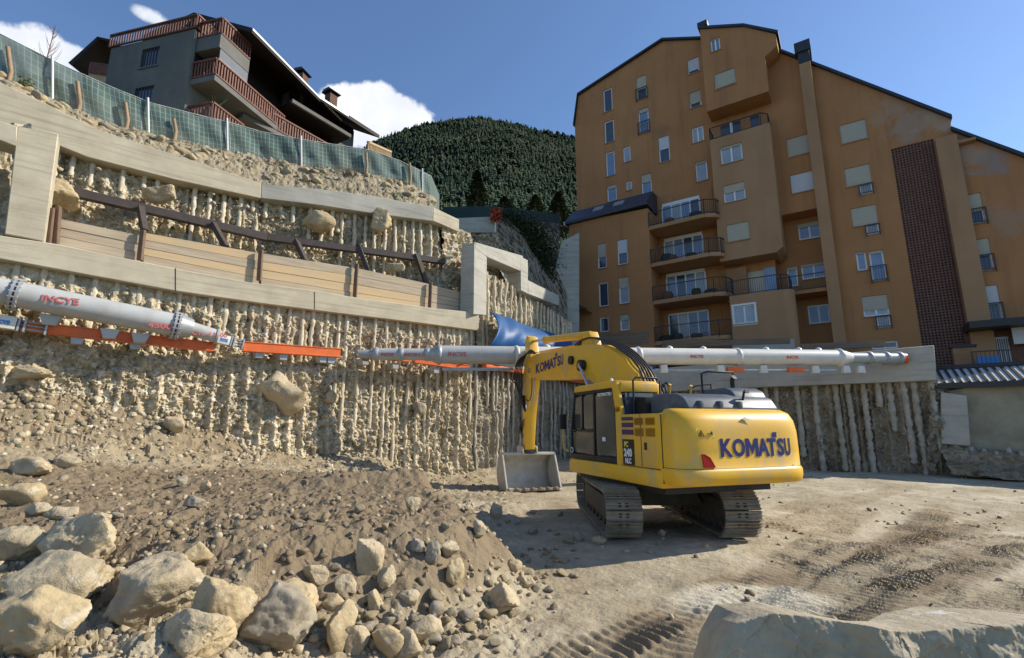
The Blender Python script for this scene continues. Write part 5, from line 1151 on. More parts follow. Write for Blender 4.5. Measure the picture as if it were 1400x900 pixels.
# stones in the walls and on the banks
def wall_stones(p, q, z0, z1, n, seed, m, lo=.03, hi=.16, offr=(-.15,.25)):
    r = np.random.default_rng(seed); t = r.random(n); z = z0+(z1-z0)*r.random(n); nn = Vector((q[1]-p[1], -(q[0]-p[0]))).normalized(); o = r.uniform(*offr, n)
    P_ = np.stack([p[0]+(q[0]-p[0])*t+nn.x*o, p[1]+(q[1]-p[1])*t+nn.y*o, z], -1); Rr_ = lo+(hi-lo)*r.random(n)**4
    stones('wall_rubble', P_, Rr_, m, seed, sub=1)
wall_stones(W1A, W1B, 0, 5.9, 3000, 11, 'face', .02, .15, (-.3,.12))
wall_stones(W2A, W2K, 7, 10, 900, 12, 'face', .02, .15, (-.1,.35)); wall_stones(W2K, W2B, 6.9, 10, 600, 13, 'face', .02, .15, (-.1,.35))
wall_stones(RWE, RWP, 0, 3.7, 1200, 14, 'face_dark', .02, .13, (-.25,.1)); wall_stones(lin(W1B,W3B,0), lin(W1B,W3B,.8), 0, 4.4, 500, 15, 'face_dark', .02, .12, (-.2,.15))
# pitched stones along the foot of the green fence
SPR = [rock_mesh(300+i, 1.1, .8, .8, sub=3, ncut=12, rough=.05) for i in range(6)]
for i, me in enumerate(SPR): me.materials.append(M[('rock','rock3','rock2')[i % 3]])
for i in range(74):
    t = i/73; a = Vector(resample(FL, 74)[i]); b = Vector(resample(top2, 74)[i]); k = rr.uniform(.15,.8); c = a.lerp(b, k); w = rr.uniform(.10,.24)
    o = bpy.data.objects.new('bank_stone', SPR[rr.randrange(6)]); COL.objects.link(o); o.location = c+Vector((0,0,.08)); o.scale = (w*1.2,w,w*.9); o.rotation_euler = (rr.uniform(-.4,.4), rr.uniform(-.4,.4), rr.uniform(0,6))
    tag(o, 'rough stone in the low stone bank between the green fence and the upper beam', 'stone', 'stones of the bank under the fence')
# ------------------------------------------------------------------ green fence
def fence():
    fe = empty('screen_fence'); tag(fe, 'green screened wire fence on the bank below the dark chalet', 'fence')
    tops = [(-70,8),(0,46),(81,87),(150,118),(207,141),(270,157),(316,168),(357,180),(414,191),(460,198),(505,205),(545,219),(566,229)]
    pp, qq = offs(W2A, W2K, 1.5); p4, q4 = offs(W2K, W2B, 1.4); T = []
    for i, (x, y) in enumerate(tops): T.append(atL(x, y, pp, qq) if i < 8 else atL(x, y, p4, q4))
    base = list(FL)
    base += [Vector((FL[-1].x+.75, FL[-1].y+.9, FL[-1].z-.1)), Vector((FL[-1].x+.9, FL[-1].y+2.6, FL[-1].z-.25)), Vector((FL[-1].x+.4, FL[-1].y+6, FL[-1].z-.2))]
    T += [b+Vector((0,0,1.0)) for b in base[len(T):]]
    n = 200; a = resample(base, n); b = resample(T, n); s = np.linspace(0, 1, n); out = []
    for t in np.linspace(0, 1, 12):
        r = a*(1-t)+b*t; w = .05*np.sin(s*150+t*3)+.06*fbm(s*40, s*0+t*2, 3, 3); r[:,1] -= w*math.sin(math.pi*(.2+.7*t)); r[:,2] -= .05*abs(math.sin(t*3.14))*0; out.append(r)
    A = np.array(out); A[0,:,2] -= .12
    o = grid_mesh('net', A[...,0], A[...,1], A[...,2], 'net', fe); me = o.data; uv = me.uv_layers.new(name='UVMap')
    L = np.cumsum(np.r_[0, np.linalg.norm(np.diff(a, axis=0), axis=1)]); idx = np.zeros(len(me.loops), int); me.loops.foreach_get('vertex_index', idx)
    U = np.stack([L[idx % n], (idx//n)/11*1.6], -1); uv.data.foreach_set('uv', U.astype(np.float32).ravel())
    A2 = [Vector(c) for c in b]; MB().tube(A2, .012, 6).build('top_wire', 'post_white', fe)
    # posts
    def near(px, first=True):
        best = min(range(n), key=lambda i: abs(700+F*a[i][0]/(a[i][1]*CP+(a[i][2]-CH)*SP)-px)); return Vector(a[best]), Vector(b[best])
    for px, kind in ((78,'post_white'),(205,'post_white'),(315,'post_white'),(413,'post_white'),(577,'post_white')):
        g, t = near(px); MB().tube([g+Vector((0,-.07,-.3)), t+Vector((0,-.07,.12))], .035, 8).build('post', kind, fe, smooth=60)
    for px, f in ((17,.75),(113,.72),(175,.68),(242,.62),(560,1.05),(500,.8)):
        g, t = near(px); MB().tube([g+Vector((0,-.12,-.3)), g+Vector((.02,-.12,.3)), (g.lerp(t,f))+Vector((.03,-.12,0))], [.065,.06,.055], 8).build('post', 'post_wood', fe, smooth=60)
fence()
# weeds and dry bushes along it
def tuft(px, py, h, m, lab, name='weed', n=60, seed=0, spread=.5, off=.3):
    pp, qq = (offs(W2A, W2K, 1.2) if px < 357 else offs(W2K, W2B, 1.1)); c = atL(px, py, pp, qq); r = random.Random(seed+int(px)); mb = MB()
    for i in range(n):
        a = r.uniform(0, 6.28); l = h*r.uniform(.4,1.1); d = Vector((math.cos(a)*spread, math.sin(a)*spread*.6, 1)).normalized(); b = c+Vector((r.uniform(-1,1)*h*.7, r.uniform(-.4,.4)*h, 0)); 
        if m == 'drystem': mb.tube([b, b+d*l*.5, b+d*l+Vector((r.uniform(-.1,.1),0,-.05*l))], [.008,.006,.003], 4, caps=False)
        else:
            for k in range(3):
                q = b+d*l*(.4+.3*k); u = Vector((r.uniform(-1,1), r.uniform(-1,1), r.uniform(-.4,1))).normalized()*.05; v = Vector((r.uniform(-1,1), r.uniform(-1,1), r.uniform(-1,1))).normalized()*.04; mb.add([q-u, q+v, q+u, q-v], [(0,1,2,3)])
    tag(mb.build(name, m), lab, 'bush' if m == 'drystem' else 'weed')
tuft(28,124,.35,'weed','green weed clump on the bank at the left end of the fence', seed=1); tuft(80,148,.22,'weed','small green weed at the white fence post, upper left', seed=2)
tuft(470,246,.75,'drystem','dry brown bush against the fence, right of the beam kink','dry_bush', 130, 3); tuft(375,233,.5,'drystem','low dry bush at the fence above the beam kink','dry_bush', 80, 4)
tuft(430,244,.4,'weed','dull green scrub below the fence, right of the beam kink', 'weed', 120, 5); tuft(535,255,.45,'drystem','dry bush near the right end of the fence','dry_bush', 70, 6)
tree0 = empty('bare_sapling', (0,0,0)); tag(tree0, 'thin bare sapling behind the fence in front of the left cloud', 'tree')
c = atY(56, 110, 16.5); MB().tube([c+Vector((0,0,-1)), c+Vector((.05,0,.8)), c+Vector((.1,0,1.7)), c+Vector((.12,0,2.3))], [.03,.022,.014,.006], 6).build('trunk', 'drystem', tree0, smooth=60)
r_ = random.Random(4)
for i in range(26):
    z = r_.uniform(.2,2.2); a = r_.uniform(0,6.28); l = (2.5-z)*.28+.1; b = c+Vector((.05+z*.03,0,z)); MB().tube([b, b+Vector((math.cos(a)*l*.5, math.sin(a)*l*.3, l*.7)), b+Vector((math.cos(a)*l*.7, math.sin(a)*l*.4, l*1.3))], [.009,.006,.003], 4).build('branch', 'rail_wood', tree0)

# ------------------------------------------------------------------ dark chalet above the fence
hu = Vector((.245,.97,0)).normalized(); hx = Vector((hu.y,-hu.x,0))
HC = atY(256, 120, 22.0); HC.z = 0
ch = empty('chalet', HC, math.atan2(hx.y, hx.x)); tag(ch, 'dark grey chalet with red-brown balconies and long overhanging roof on the upper left', 'house')
def front(px, py, yo=0.0):
    """local x, z on the plane local y = yo (yo > 0 is further back)"""
    o = HC+hu*yo; w = atL(px, py, (o.x,o.y), (o.x+hx.x,o.y+hx.y)); d = w-HC; return d.dot(hx), w.z
def side(px, py, xo=0.0):
    o = HC+hx*xo; w = atL(px, py, (o.x,o.y), (o.x+hu.x,o.y+hu.y)); d = w-HC; return d.dot(hu), w.z
xw, _ = front(148, 90); _, zt = front(256, 42); zb = 10.0
print('chalet', HC, xw, zt)
h1 = [(front(193,80)[0], front(216,80)[0], front(204,91)[1], front(204,66)[1]), (front(184,128)[0], front(209,128)[0], front(196,150)[1], front(196,119)[1])]
def wallbox(parent, x0, x1, L, z0, z1, holes, m):
    mb = MB(); from mathutils.geometry import tessellate_polygon
    loops = [[Vector((x0,z0,0)),Vector((x1,z0,0)),Vector((x1,z1,0)),Vector((x0,z1,0))]]+[[Vector((h[0],h[2],0)),Vector((h[0],h[3],0)),Vector((h[1],h[3],0)),Vector((h[1],h[2],0))] for h in holes]
    flat = [v for l in loops for v in l]
    mb.add([(v.x,0,v.y) for v in flat], [t for t in tessellate_polygon(loops)])
    mb.add([(x0,0,z0),(x1,0,z0),(x1,L,z0),(x0,L,z0),(x0,0,z1),(x1,0,z1),(x1,L,z1),(x0,L,z1)], [(4,5,6,7),(2,3,7,6),(3,0,4,7)])
    for h in holes:
        q = [(h[0],h[2]),(h[1],h[2]),(h[1],h[3]),(h[0],h[3])]; mb.add([(x,0,z) for x,z in q]+[(x,.25,z) for x,z in q], [(0,1,5,4),(1,2,6,5),(2,3,7,6),(3,0,4,7)])
    return mb.build('wall', m, parent)
wallbox(ch, xw, 0, 9, zb, zt, h1, 'house_grey')
MB().add([(0.004,0,zb),(0.004,30,zb),(0.004,30,zt),(0.004,0,zt)], [(0,1,2,3)]).build('side_wall', 'house_side', ch)
MB().box(-5,-.1,6,26,zb,zt+.5).build('rear_wall', 'house_grey', ch)
for a in h1:
    f = MB().box(a[0],a[1],.12,.16,a[2],a[3]).build('window', 'glass', ch); MB().box(a[0]-.08,a[1]+.08,-.06,.1,a[2]-.08,a[2]-.005).build('sill', 'slab', f)
    mb = MB()
    for k in range(7): mb.box(a[0]+(a[1]-a[0])*k/6-.015, a[0]+(a[1]-a[0])*k/6+.015, .02,.05,a[2],a[3])
    mb.build('bars', 'steel_dark', f)
def baluster(name, path, z, h, parent, m='rail_wood', step=.17, w=.085):
    mb = MB()
    for (xa,ya),(xb,yb) in zip(path, path[1:]):
        mb.bar((xa,ya,z+h),(xb,yb,z+h),.12,.09); mb.bar((xa,ya,z+.1),(xb,yb,z+.1),.07,.07); L = math.hypot(xb-xa,yb-ya); n = max(1,int(L/step)); d = Vector((xb-xa,yb-ya,0)).normalized()
        for i in range(n+1):
            x, y = xa+(xb-xa)*i/n, ya+(yb-ya)*i/n; mb.bar((x,y,z+.1),(x,y,z+h),w,.03,tuple(d.cross(Vector((0,0,1)))))
    return mb.build(name, m, parent)
baluster('balustrade', [(xw-.1,-.05),(.1,-.05),(.1,2.0)], zt-.05, .8, ch, 'rail_wood')
# terrace level box then the side balconies
BX = 1.5
y0, _ = side(277,45,BX); y1, zA = side(338,62,BX)
def sidebal(pxa, pxb, pyb, z_from, name='balcony', ret=True, m='slab', th=.28, cloth=False):
    ya, _ = side(*pxa, BX); yb, _ = side(*pxb, BX); _, z = side(*pxa, BX)
    MB().box(0, BX, ya, yb, z, z+th).build(name, m, ch); baluster('balustrade', [(0,ya+.05),(BX-.04,ya+.05),(BX-.04,yb)], z+th, .95, ch); return ya, yb, z+th
ya, yb, z2 = sidebal((293,109),(387,186),0,0)
print('bal2', ya, yb, z2)
_, zz = side(300,64,BX); ya1, _ = side(300,64,BX); yb1, _ = side(340,96,BX)
MB().box(0, BX, ya1, yb1, zz, zz+.75).build('balcony', 'slab', ch); baluster('balustrade', [(0,ya1+.05),(BX-.04,ya1+.05),(BX-.04,yb1)], zz+.75, .95, ch)
MB().box(BX-.05,BX-.02,ya1+.1,yb1,z2+1.0,zz-.02).build('awning', 'blind', ch); MB().box(BX-.06,BX,ya1+.1,yb1,z2+.93,z2+1.02).build('awning_bar', 'frame_white', ch)
y3, z3 = side(288,163,BX); y4, _ = side(312,170,BX); MB().box(0,BX,y3,y4+1,z3-.25,z3).build('balcony', 'slab', ch); baluster('balustrade', [(0,y3+.05),(BX-.04,y3+.05),(BX-.04,y4+1)], z3, .95, ch)
mb = MB(); r_ = random.Random(9)
for i in range(60):
    a = r_.uniform(0,6.28); l = r_.uniform(.5,1.1); mb.tube([(BX-.5,y3+.6,z3+.9),(BX-.5+math.cos(a)*.3*l,y3+.6+math.sin(a)*.3*l,z3+.9+l*.6),(BX-.5+math.cos(a)*.55*l,y3+.6+math.sin(a)*.5*l,z3+.8+l)], [.03,.02,.008], 4)
mb.build('potted_plant', 'plant', ch)
# timber wall behind the balconies, deep brown
MB().box(-.02,.03,ya1,30,z2-.1,zt+.2).build('timber_wall', 'dark_wood', ch)
# roof
EX = 2.3; ye, ze = side(345,39,EX); yk, zk = side(436,131,EX); print('eave', ye, ze, yk, zk); ze = (ze+zk)/2
xr_, zr = front(265,17, ye); print('ridge', xr_, zr)
xl_ = xr_-(EX-xr_)*1.0; zl_ = ze
mb = MB(); t = .28
def slab_roof(mb, x0, z0, x1, z1, ya, yb, t): mb.prism([(x0,ya,z0),(x1,ya,z1),(x1,ya,z1+t),(x0,ya,z0+t)], (0,yb-ya,0))
slab_roof(mb, xr_, zr-t, EX, ze-t, ye, yk+2.5, t); mb.build('roof', 'dark_wood', ch)
mb = MB(); slab_roof(mb, xr_-3.5, ze+.9, xr_, zr-t, ye, yk+2.5, t); mb.build('roof', 'dark_wood', ch)
MB().bar((EX+.02,ye,ze-t*.3),(EX+.02,yk+2.5,ze-t*.3),.06,.12).build('fascia', 'frame_white', ch)
MB().prism([(-2.6,ye+2,zt),(0,ye+2,zt),(0,ye+2,ze+(zr-ze)*.6),(-1.5,ye+2,zr-.3),(-2.6,ye+2,zr-.6)], (0,20,0)).build('gable_wall', 'dark_wood', ch)
gx, gz = front(238, 22, 2.5); MB().prism([(gx-.9,3,gz-.5),(gx+.9,3,gz-.5),(gx+.9,3,gz+.1),(gx,3,gz+.35),(gx-1.0,3,gz)], (0,2,0)).build('dormer_roof', 'dark_wood', ch)
MB().box(gx-.7,gx+.7,3.2,4.5,zt,gz-.4).build('dormer', 'dark_wood', ch)
def chimney(px, py, Yd, w, h, parent=None):
    b = atY(px, py, Yd); inv = parent.matrix_basis.inverted(); c = inv @ b
    MB().box(c.x-w/2,c.x+w/2,c.y-w/2,c.y+w/2,c.z-2.2,c.z).build('chimney', 'tile', parent); MB().prism([(c.x-w*.8,c.y-w*.8,c.z+.12),(c.x+w*.8,c.y-w*.8,c.z+.12),(c.x+w*.45,c.y-w*.8,c.z+.32),(c.x-w*.45,c.y-w*.8,c.z+.32)], (0,w*1.6,0)).build('chimney_cap', 'steel_dark', parent)
    mb = MB()
    for sx in (-1,1):
        for sy in (-1,1): mb.box(c.x+sx*w*.42-.04,c.x+sx*w*.42+.04,c.y+sy*w*.42-.04,c.y+sy*w*.42+.04,c.z,c.z+.13)
    mb.build('cap_posts', 'steel_dark', parent)
bpy.context.view_layer.update()
EK = ch.matrix_basis @ Vector((EX, yk, ze)); chimney(413,104,EK.y*1.02,.55,1,ch)
# second chalet, turned a little, behind it
gu = Vector((.53,.85,0)).normalized(); gx_ = Vector((gu.y,-gu.x,0)); GC = Vector((EK.x, EK.y, 0))
c2 = empty('chalet', GC, math.atan2(gx_.y, gx_.x)); tag(c2, 'second dark chalet further back, ending in a pointed eave beside the cloud', 'house')
def side2(px, py, xo=0.0):
    o = GC+gx_*xo; w = atL(px, py, (o.x,o.y), (o.x+gu.x,o.y+gu.y)); d = w-GC; return d.dot(gu), w.z
ya_, za_ = side2(436,131); yb_, zb_ = side2(519,185); print('second', ya_, za_, yb_, zb_)
ze2 = za_; mb = MB(); mb.prism([(0,-1.5,ze2-.25),(0,-1.5,ze2),(-4.5,-1.5,ze2+2.6),(-4.5,-1.5,ze2+2.35)], (0,yb_+1.5,0)); mb.build('roof', 'dark_wood', c2)
MB().bar((.03,-.5,ze2-.1),(.03,yb_*.45,ze2-.1),.05,.12).build('fascia', 'frame_white', c2)
MB().box(-7,-1.3,-1.2,yb_-1.2,6,ze2+.1).build('wall', 'house_grey', c2); MB().box(-1.3,-1.25,-1.2,yb_-1.3,6,ze2+.2).build('timber_wall', 'dark_wood', c2)
y5, z5 = side2(386,181,0); y6, z6 = side2(426,196,0); _, z7 = side2(392,186,0)
MB().box(-1.25,0,-4.5,6,z7-.25,z7).build('balcony', 'slab', c2); baluster('balustrade', [(-1.2,-4.4),(-.05,-4.4),(-.05,6)], z7, .95, c2)
y5, z5 = side2(478,187,.2); MB().bar((.2,side2(398,137,.2)[0],z5+.0),(.2,y5,z5),.3,.22).build('balcony_edge', 'slab', c2)
MB().box(-1.25,.2,side2(398,137,.2)[0],y5,z5-.15,z5+.05).build('balcony', 'dark_wood', c2)
chimney(453,131,GC.y*1.12,.6,1,c2)
yv, zv = side2(508,200,-1.5); MB().box(-2.2,-1.24,yb_-3.0,yb_-1.25,z5-3,ze2-.3).build('end_wall', 'house_grey', c2)
# small sandy house at the far left and a balustrade on the slope
h3 = empty('house', (0,0,0)); tag(h3, 'small sand-coloured house with a brown gable roof, far left behind the dark chalet', 'house')
def h3p(pts, Y0, dep, nm, m): return MB().prism([atY(x,y,Y0) for x,y in pts], (0,dep,0)).build(nm, m, h3)
h3p([(112,125),(158,125),(158,62),(136,56),(112,84)], 33, 5, 'wall', 'ochre'); h3p([(93,86),(133,50),(135,53),(98,90)], 31.2, 8, 'roof', 'dark_wood'); h3p([(133,50),(160,56),(160,59),(133,53)], 31.2, 8, 'roof', 'dark_wood')
h3p([(121,124),(150,128),(150,103),(121,99)], 31.6, 1.4, 'balcony', 'ochre'); bb = MB()
for k in range(12): p_ = atY(121.5+k*2.4, 99.5+k*.35, 31.5); bb.bar(p_, p_+Vector((0,0,.8)), .09, .05, (0,1,0))
bb.bar(atY(121,99,31.5)+Vector((0,0,.8)), atY(150,103,31.5)+Vector((0,0,.8)), .08, .08); bb.build('balustrade', 'rail_wood', h3)
b0 = atY(503,200,31); b1 = atY(534,212,40); o = empty('balustrade_terrace'); tag(o, 'short pale balustrade on the slope at the right end of the chalets', 'balustrade')
mb = MB()
for k in range(22):
    p_ = b0.lerp(b1, k/21); mb.bar(p_+Vector((0,0,-.6)), p_+Vector((0,0,.3)), .12, .12, (0,1,0))
mb.build('balusters', 'ochre', o); MB().bar(b0+Vector((0,0,.3)), b1+Vector((0,0,.3)), .2, .15).build('rail', 'ochre', o); MB().bar(b0+Vector((0,0,-1.2)), b1+Vector((0,0,-1.2)), .3, 1.2).build('base', 'slab', o)

# ------------------------------------------------------------------ wooded hill
ridge = [(300,262),(440,235),(520,190),(545,182),(575,172),(620,165),(655,160),(700,166),(740,178),(790,188),(900,215),(1050,260),(1250,330)]
def hill():
    D1 = 620.0; n = 160; tp = resample([atY(x,y,D1) for x,y in ridge], n); fb = [atY(x, 400 if x < 1000 else 450, 95) for x,y in ridge]; bt = resample(fb, n); bt[:,2] = 12+.0*bt[:,2]
    rows = []; 
    for t in np.linspace(0, 1, 90): rows.append(bt*(1-t)+tp*t+np.array([0,0,1])*(-30*math.sin(math.pi*t)))
    A = np.array(rows); T = np.linspace(0,1,90)[:,None]
    A[...,2] += (22*fbm(A[...,0]*.008, A[...,1]*.008, 1, 4))*np.sin(math.pi*np.clip(T,0,.97))**.5
    back = A[-1:].copy(); back[...,1] += 200; back[...,2] -= 120; A = np.concatenate([A, back])
    o = grid_mesh('hill', A[...,0], A[...,1], A[...,2], 'hill'); o['kind'] = 'structure'
    # conifers
    r = np.random.default_rng(9); N_ = 27000; i = r.random(N_)**.8*88; j = r.random(N_)*(n-1); i0 = i.astype(int); j0 = np.minimum(j.astype(int), n-2); fi = (i-i0)[:,None]; fj = (j-j0)[:,None]
    Pp = (A[i0,j0]*(1-fi)*(1-fj)+A[i0+1,j0]*fi*(1-fj)+A[i0,j0+1]*(1-fi)*fj+A[i0+1,j0+1]*fi*fj)
    # only where the photograph can see the slope
    ku = Pp[:,0]/(Pp[:,1]*CP+Pp[:,2]*SP); keep = (ku > -.42) & (ku < .35); Pp = Pp[keep]
    protos = []
    for q in range(7):
        rr = np.random.default_rng(q); vs = []; fs = []; tiers = 9 if q < 5 else 6; wid = (.19 if q < 5 else .34)
        for t in range(tiers):
            z0 = .12+.80*t/tiers; z1 = z0+.95/tiers+.08; rad = wid*(1-t/tiers)**(.8 if q < 5 else .45)+.02; m_ = 9; b = len(vs)
            for k in range(m_):
                a = 2*math.pi*k/m_+rr.uniform(0,.6); rd = rad*rr.uniform(.45,1.25); vs.append((math.cos(a)*rd, math.sin(a)*rd, z0+rr.uniform(-.035,.03)))
            vs.append((rr.uniform(-.015,.015), rr.uniform(-.015,.015), min(1, z1))); 
            for k in range(m_): fs.append((b+k, b+(k+1) % m_, b+m_))
        protos.append((np.array(vs), np.array(fs)))
    groups = {0: ([],[],0), 1: ([],[],0)}; Vs = []; Fs = []; off = 0
    for p_ in Pp:
        V, Fc = protos[r.integers(7)]; h = (4.2+4.6*r.random())*(1.0 if p_[1] > 250 else .8); a = r.uniform(0,6.28); w = h*r.uniform(.85,1.35); c, s = math.cos(a), math.sin(a)
        Vn = np.stack([(V[:,0]*c-V[:,1]*s)*w, (V[:,0]*s+V[:,1]*c)*w, V[:,2]*h], -1)+p_-np.array([0,0,.8]); Vs.append(Vn); Fs.append(Fc+off); off += len(V)
    V = np.concatenate(Vs); Fc = np.concatenate(Fs); me = bpy.data.meshes.new('pine_forest'); me.vertices.add(len(V)); me.vertices.foreach_set('co', V.astype(np.float32).ravel())
    me.loops.add(Fc.size); me.loops.foreach_set('vertex_index', Fc.ravel().astype(np.int32)); me.polygons.add(len(Fc)); me.polygons.foreach_set('loop_start', np.arange(0, Fc.size, 3, dtype=np.int32)); me.polygons.foreach_set('loop_total', np.full(len(Fc), 3, dtype=np.int32)); me.update()
    print('trees', len(Pp)); o = link('pine_forest', me, 'pine'); o['kind'] = 'stuff'
hill()
# nearer trees and ivy at the foot of the hill
def conifer(px, py, Yd, h, w, lab, seed, m='pine_near', name='conifer'):
    b = atY(px, py, Yd); r = random.Random(seed); t = empty(name, b); tag(t, lab, 'tree')
    MB().tube([(0,0,-.5),(0,0,h*.5),(0,0,h*.97)], [.16,.1,.02], 7).build('trunk', 'drystem', t, smooth=60); mb = MB()
    for i in range(int(2600)):
        z = h*(.08+.92*r.random()**1.15); rad = w*(1-z/h)**.75*(.35+.75*r.random())+.05; a = r.uniform(0,6.28); c = Vector((math.cos(a)*rad, math.sin(a)*rad, z-rad*.25)); s = r.uniform(.08,.2)*(.6+h*.05)
        u = Vector((math.cos(a), math.sin(a), -.35+r.uniform(-.3,.3))).normalized()*s*1.5; v = Vector((-math.sin(a), math.cos(a), r.uniform(-.5,.5))).normalized()*s*.7; mb.add([c-u,c-v,c+u,c+v], [(0,1,2,3)])
    mb.build('crown', m, t)
M['pine_near'] = mat('near_conifer_needles', (.035,.052,.026), (.085,.10,.045), scale=2.0, rough=.8, spec=.1)
for i, a in enumerate(((652,296,60,6.5,1.9,'dark conifer with a pointed top behind the low recess beam'),(690,302,64,3.6,2.3,'low bushy conifer behind the orange barrier net'),(732,306,66,4.4,2.6,'bushy conifer left of the ochre block'),(764,316,58,5.2,2.4,'conifer touching the left edge of the ochre block'))): conifer(*a, seed=i)
def ivy():
    mb = MB(); r = random.Random(2)
    pts = resample([atY(690,300,31), atY(716,312,31), atY(738,335,31.5), atY(744,365,32), atY(736,385,32)], 40)
    for i in range(5200):
        p_ = Vector(pts[min(39, int(r.random()**.9*40))])+Vector((r.gauss(0,.45), r.gauss(0,.3)-.4, r.gauss(0,.45))); u = Vector((r.uniform(-1,1), r.uniform(-1,1), r.uniform(-1,1))).normalized()*.07; v = u.cross(Vector((r.random(),r.random(),1))).normalized()*.06; mb.add([p_-u,p_-v,p_+u,p_+v], [(0,1,2,3)])
    tag(mb.build('ivy', 'plant'), 'dark ivy hanging over the rocky bank left of the grey wall', 'climbing plant')
ivy()
nf = empty('net_fence'); tag(nf, 'dark green net fence on top of the rocky bank at the hill foot', 'fence')
q0, q1, q2_ = atY(606,298,30), atY(676,297,30), atY(765,305,37)
M['net_dark'] = mat('dark_green_net', (.03,.055,.05), (.045,.07,.062), scale=2, rough=.9)
for a, b in ((q0,q1),(q1,q2_)): MB().prism([a,b,b+Vector((0,0,.75)),a+Vector((0,0,.75))], (0,.03,0)).build('net', 'net_dark', nf)
for i in range(9): p_ = q0.lerp(q2_, i/8); MB().bar(p_+Vector((0,-.06,-.3)), p_+Vector((0,-.06,.9)), .07, .07, (0,1,0)).build('post', 'steel_dark', nf)
on = MB(); r = random.Random(3); b = atY(676,292,27.2)
for i in range(150):
    p_ = b+Vector((r.uniform(-.2,.4), r.uniform(-.1,.1), r.uniform(-.5,.3))); u = Vector((r.uniform(-1,1),r.uniform(-1,1),r.uniform(-1,1))).normalized()*.12; v = u.cross(Vector((0.3,0,1))).normalized()*.09; on.add([p_-u,p_-v,p_+u,p_+v], [(0,1,2,3)])
tag(on.build('barrier_net', 'orange_net'), 'crumpled orange barrier net on the end of the low recess beam', 'net')
MB().tube([atY(677,318,27.3), atY(678,288,27.3)], .04, 8).build('stake', 'post_white'); tag(bpy.data.objects['stake'], 'thin pale stake at the end of the low recess beam', 'post')
M['purple'] = mat('violet_stripe', (.045,.022,.085), (.055,.028,.10), scale=4, rough=.4)
M['pane_side'] = mat('reflection_tinted_cab_pane', (.055,.056,.05), (.085,.083,.07), scale=2.5, rough=.12, spec=.9)  # reflection of the pit wall put into the pane colour
# ------------------------------------------------------------------ excavator
YAW = R(19.5); EC = Vector((2.85, 10.65, 0)); GZ = gh(2.9, 9.0)
ex = empty('excavator', (EC.x, EC.y, 0), YAW+R(90)); tag(ex, 'yellow crawler excavator with grey tail hood standing on the pit floor, bucket lowered', 'excavator')
Y1 = 1.28
def xz(pts, y0, y1, name, m, parent=ex, bevel=.015, seg=2, smooth=None):
    """side profile (x forward, z up) extruded from y0 to y1"""
    return MB().prism([(x, y0, z) for x, z in pts], (0, y1-y0, 0)).build(name, m, parent, bevel=bevel, seg=seg, smooth=smooth)
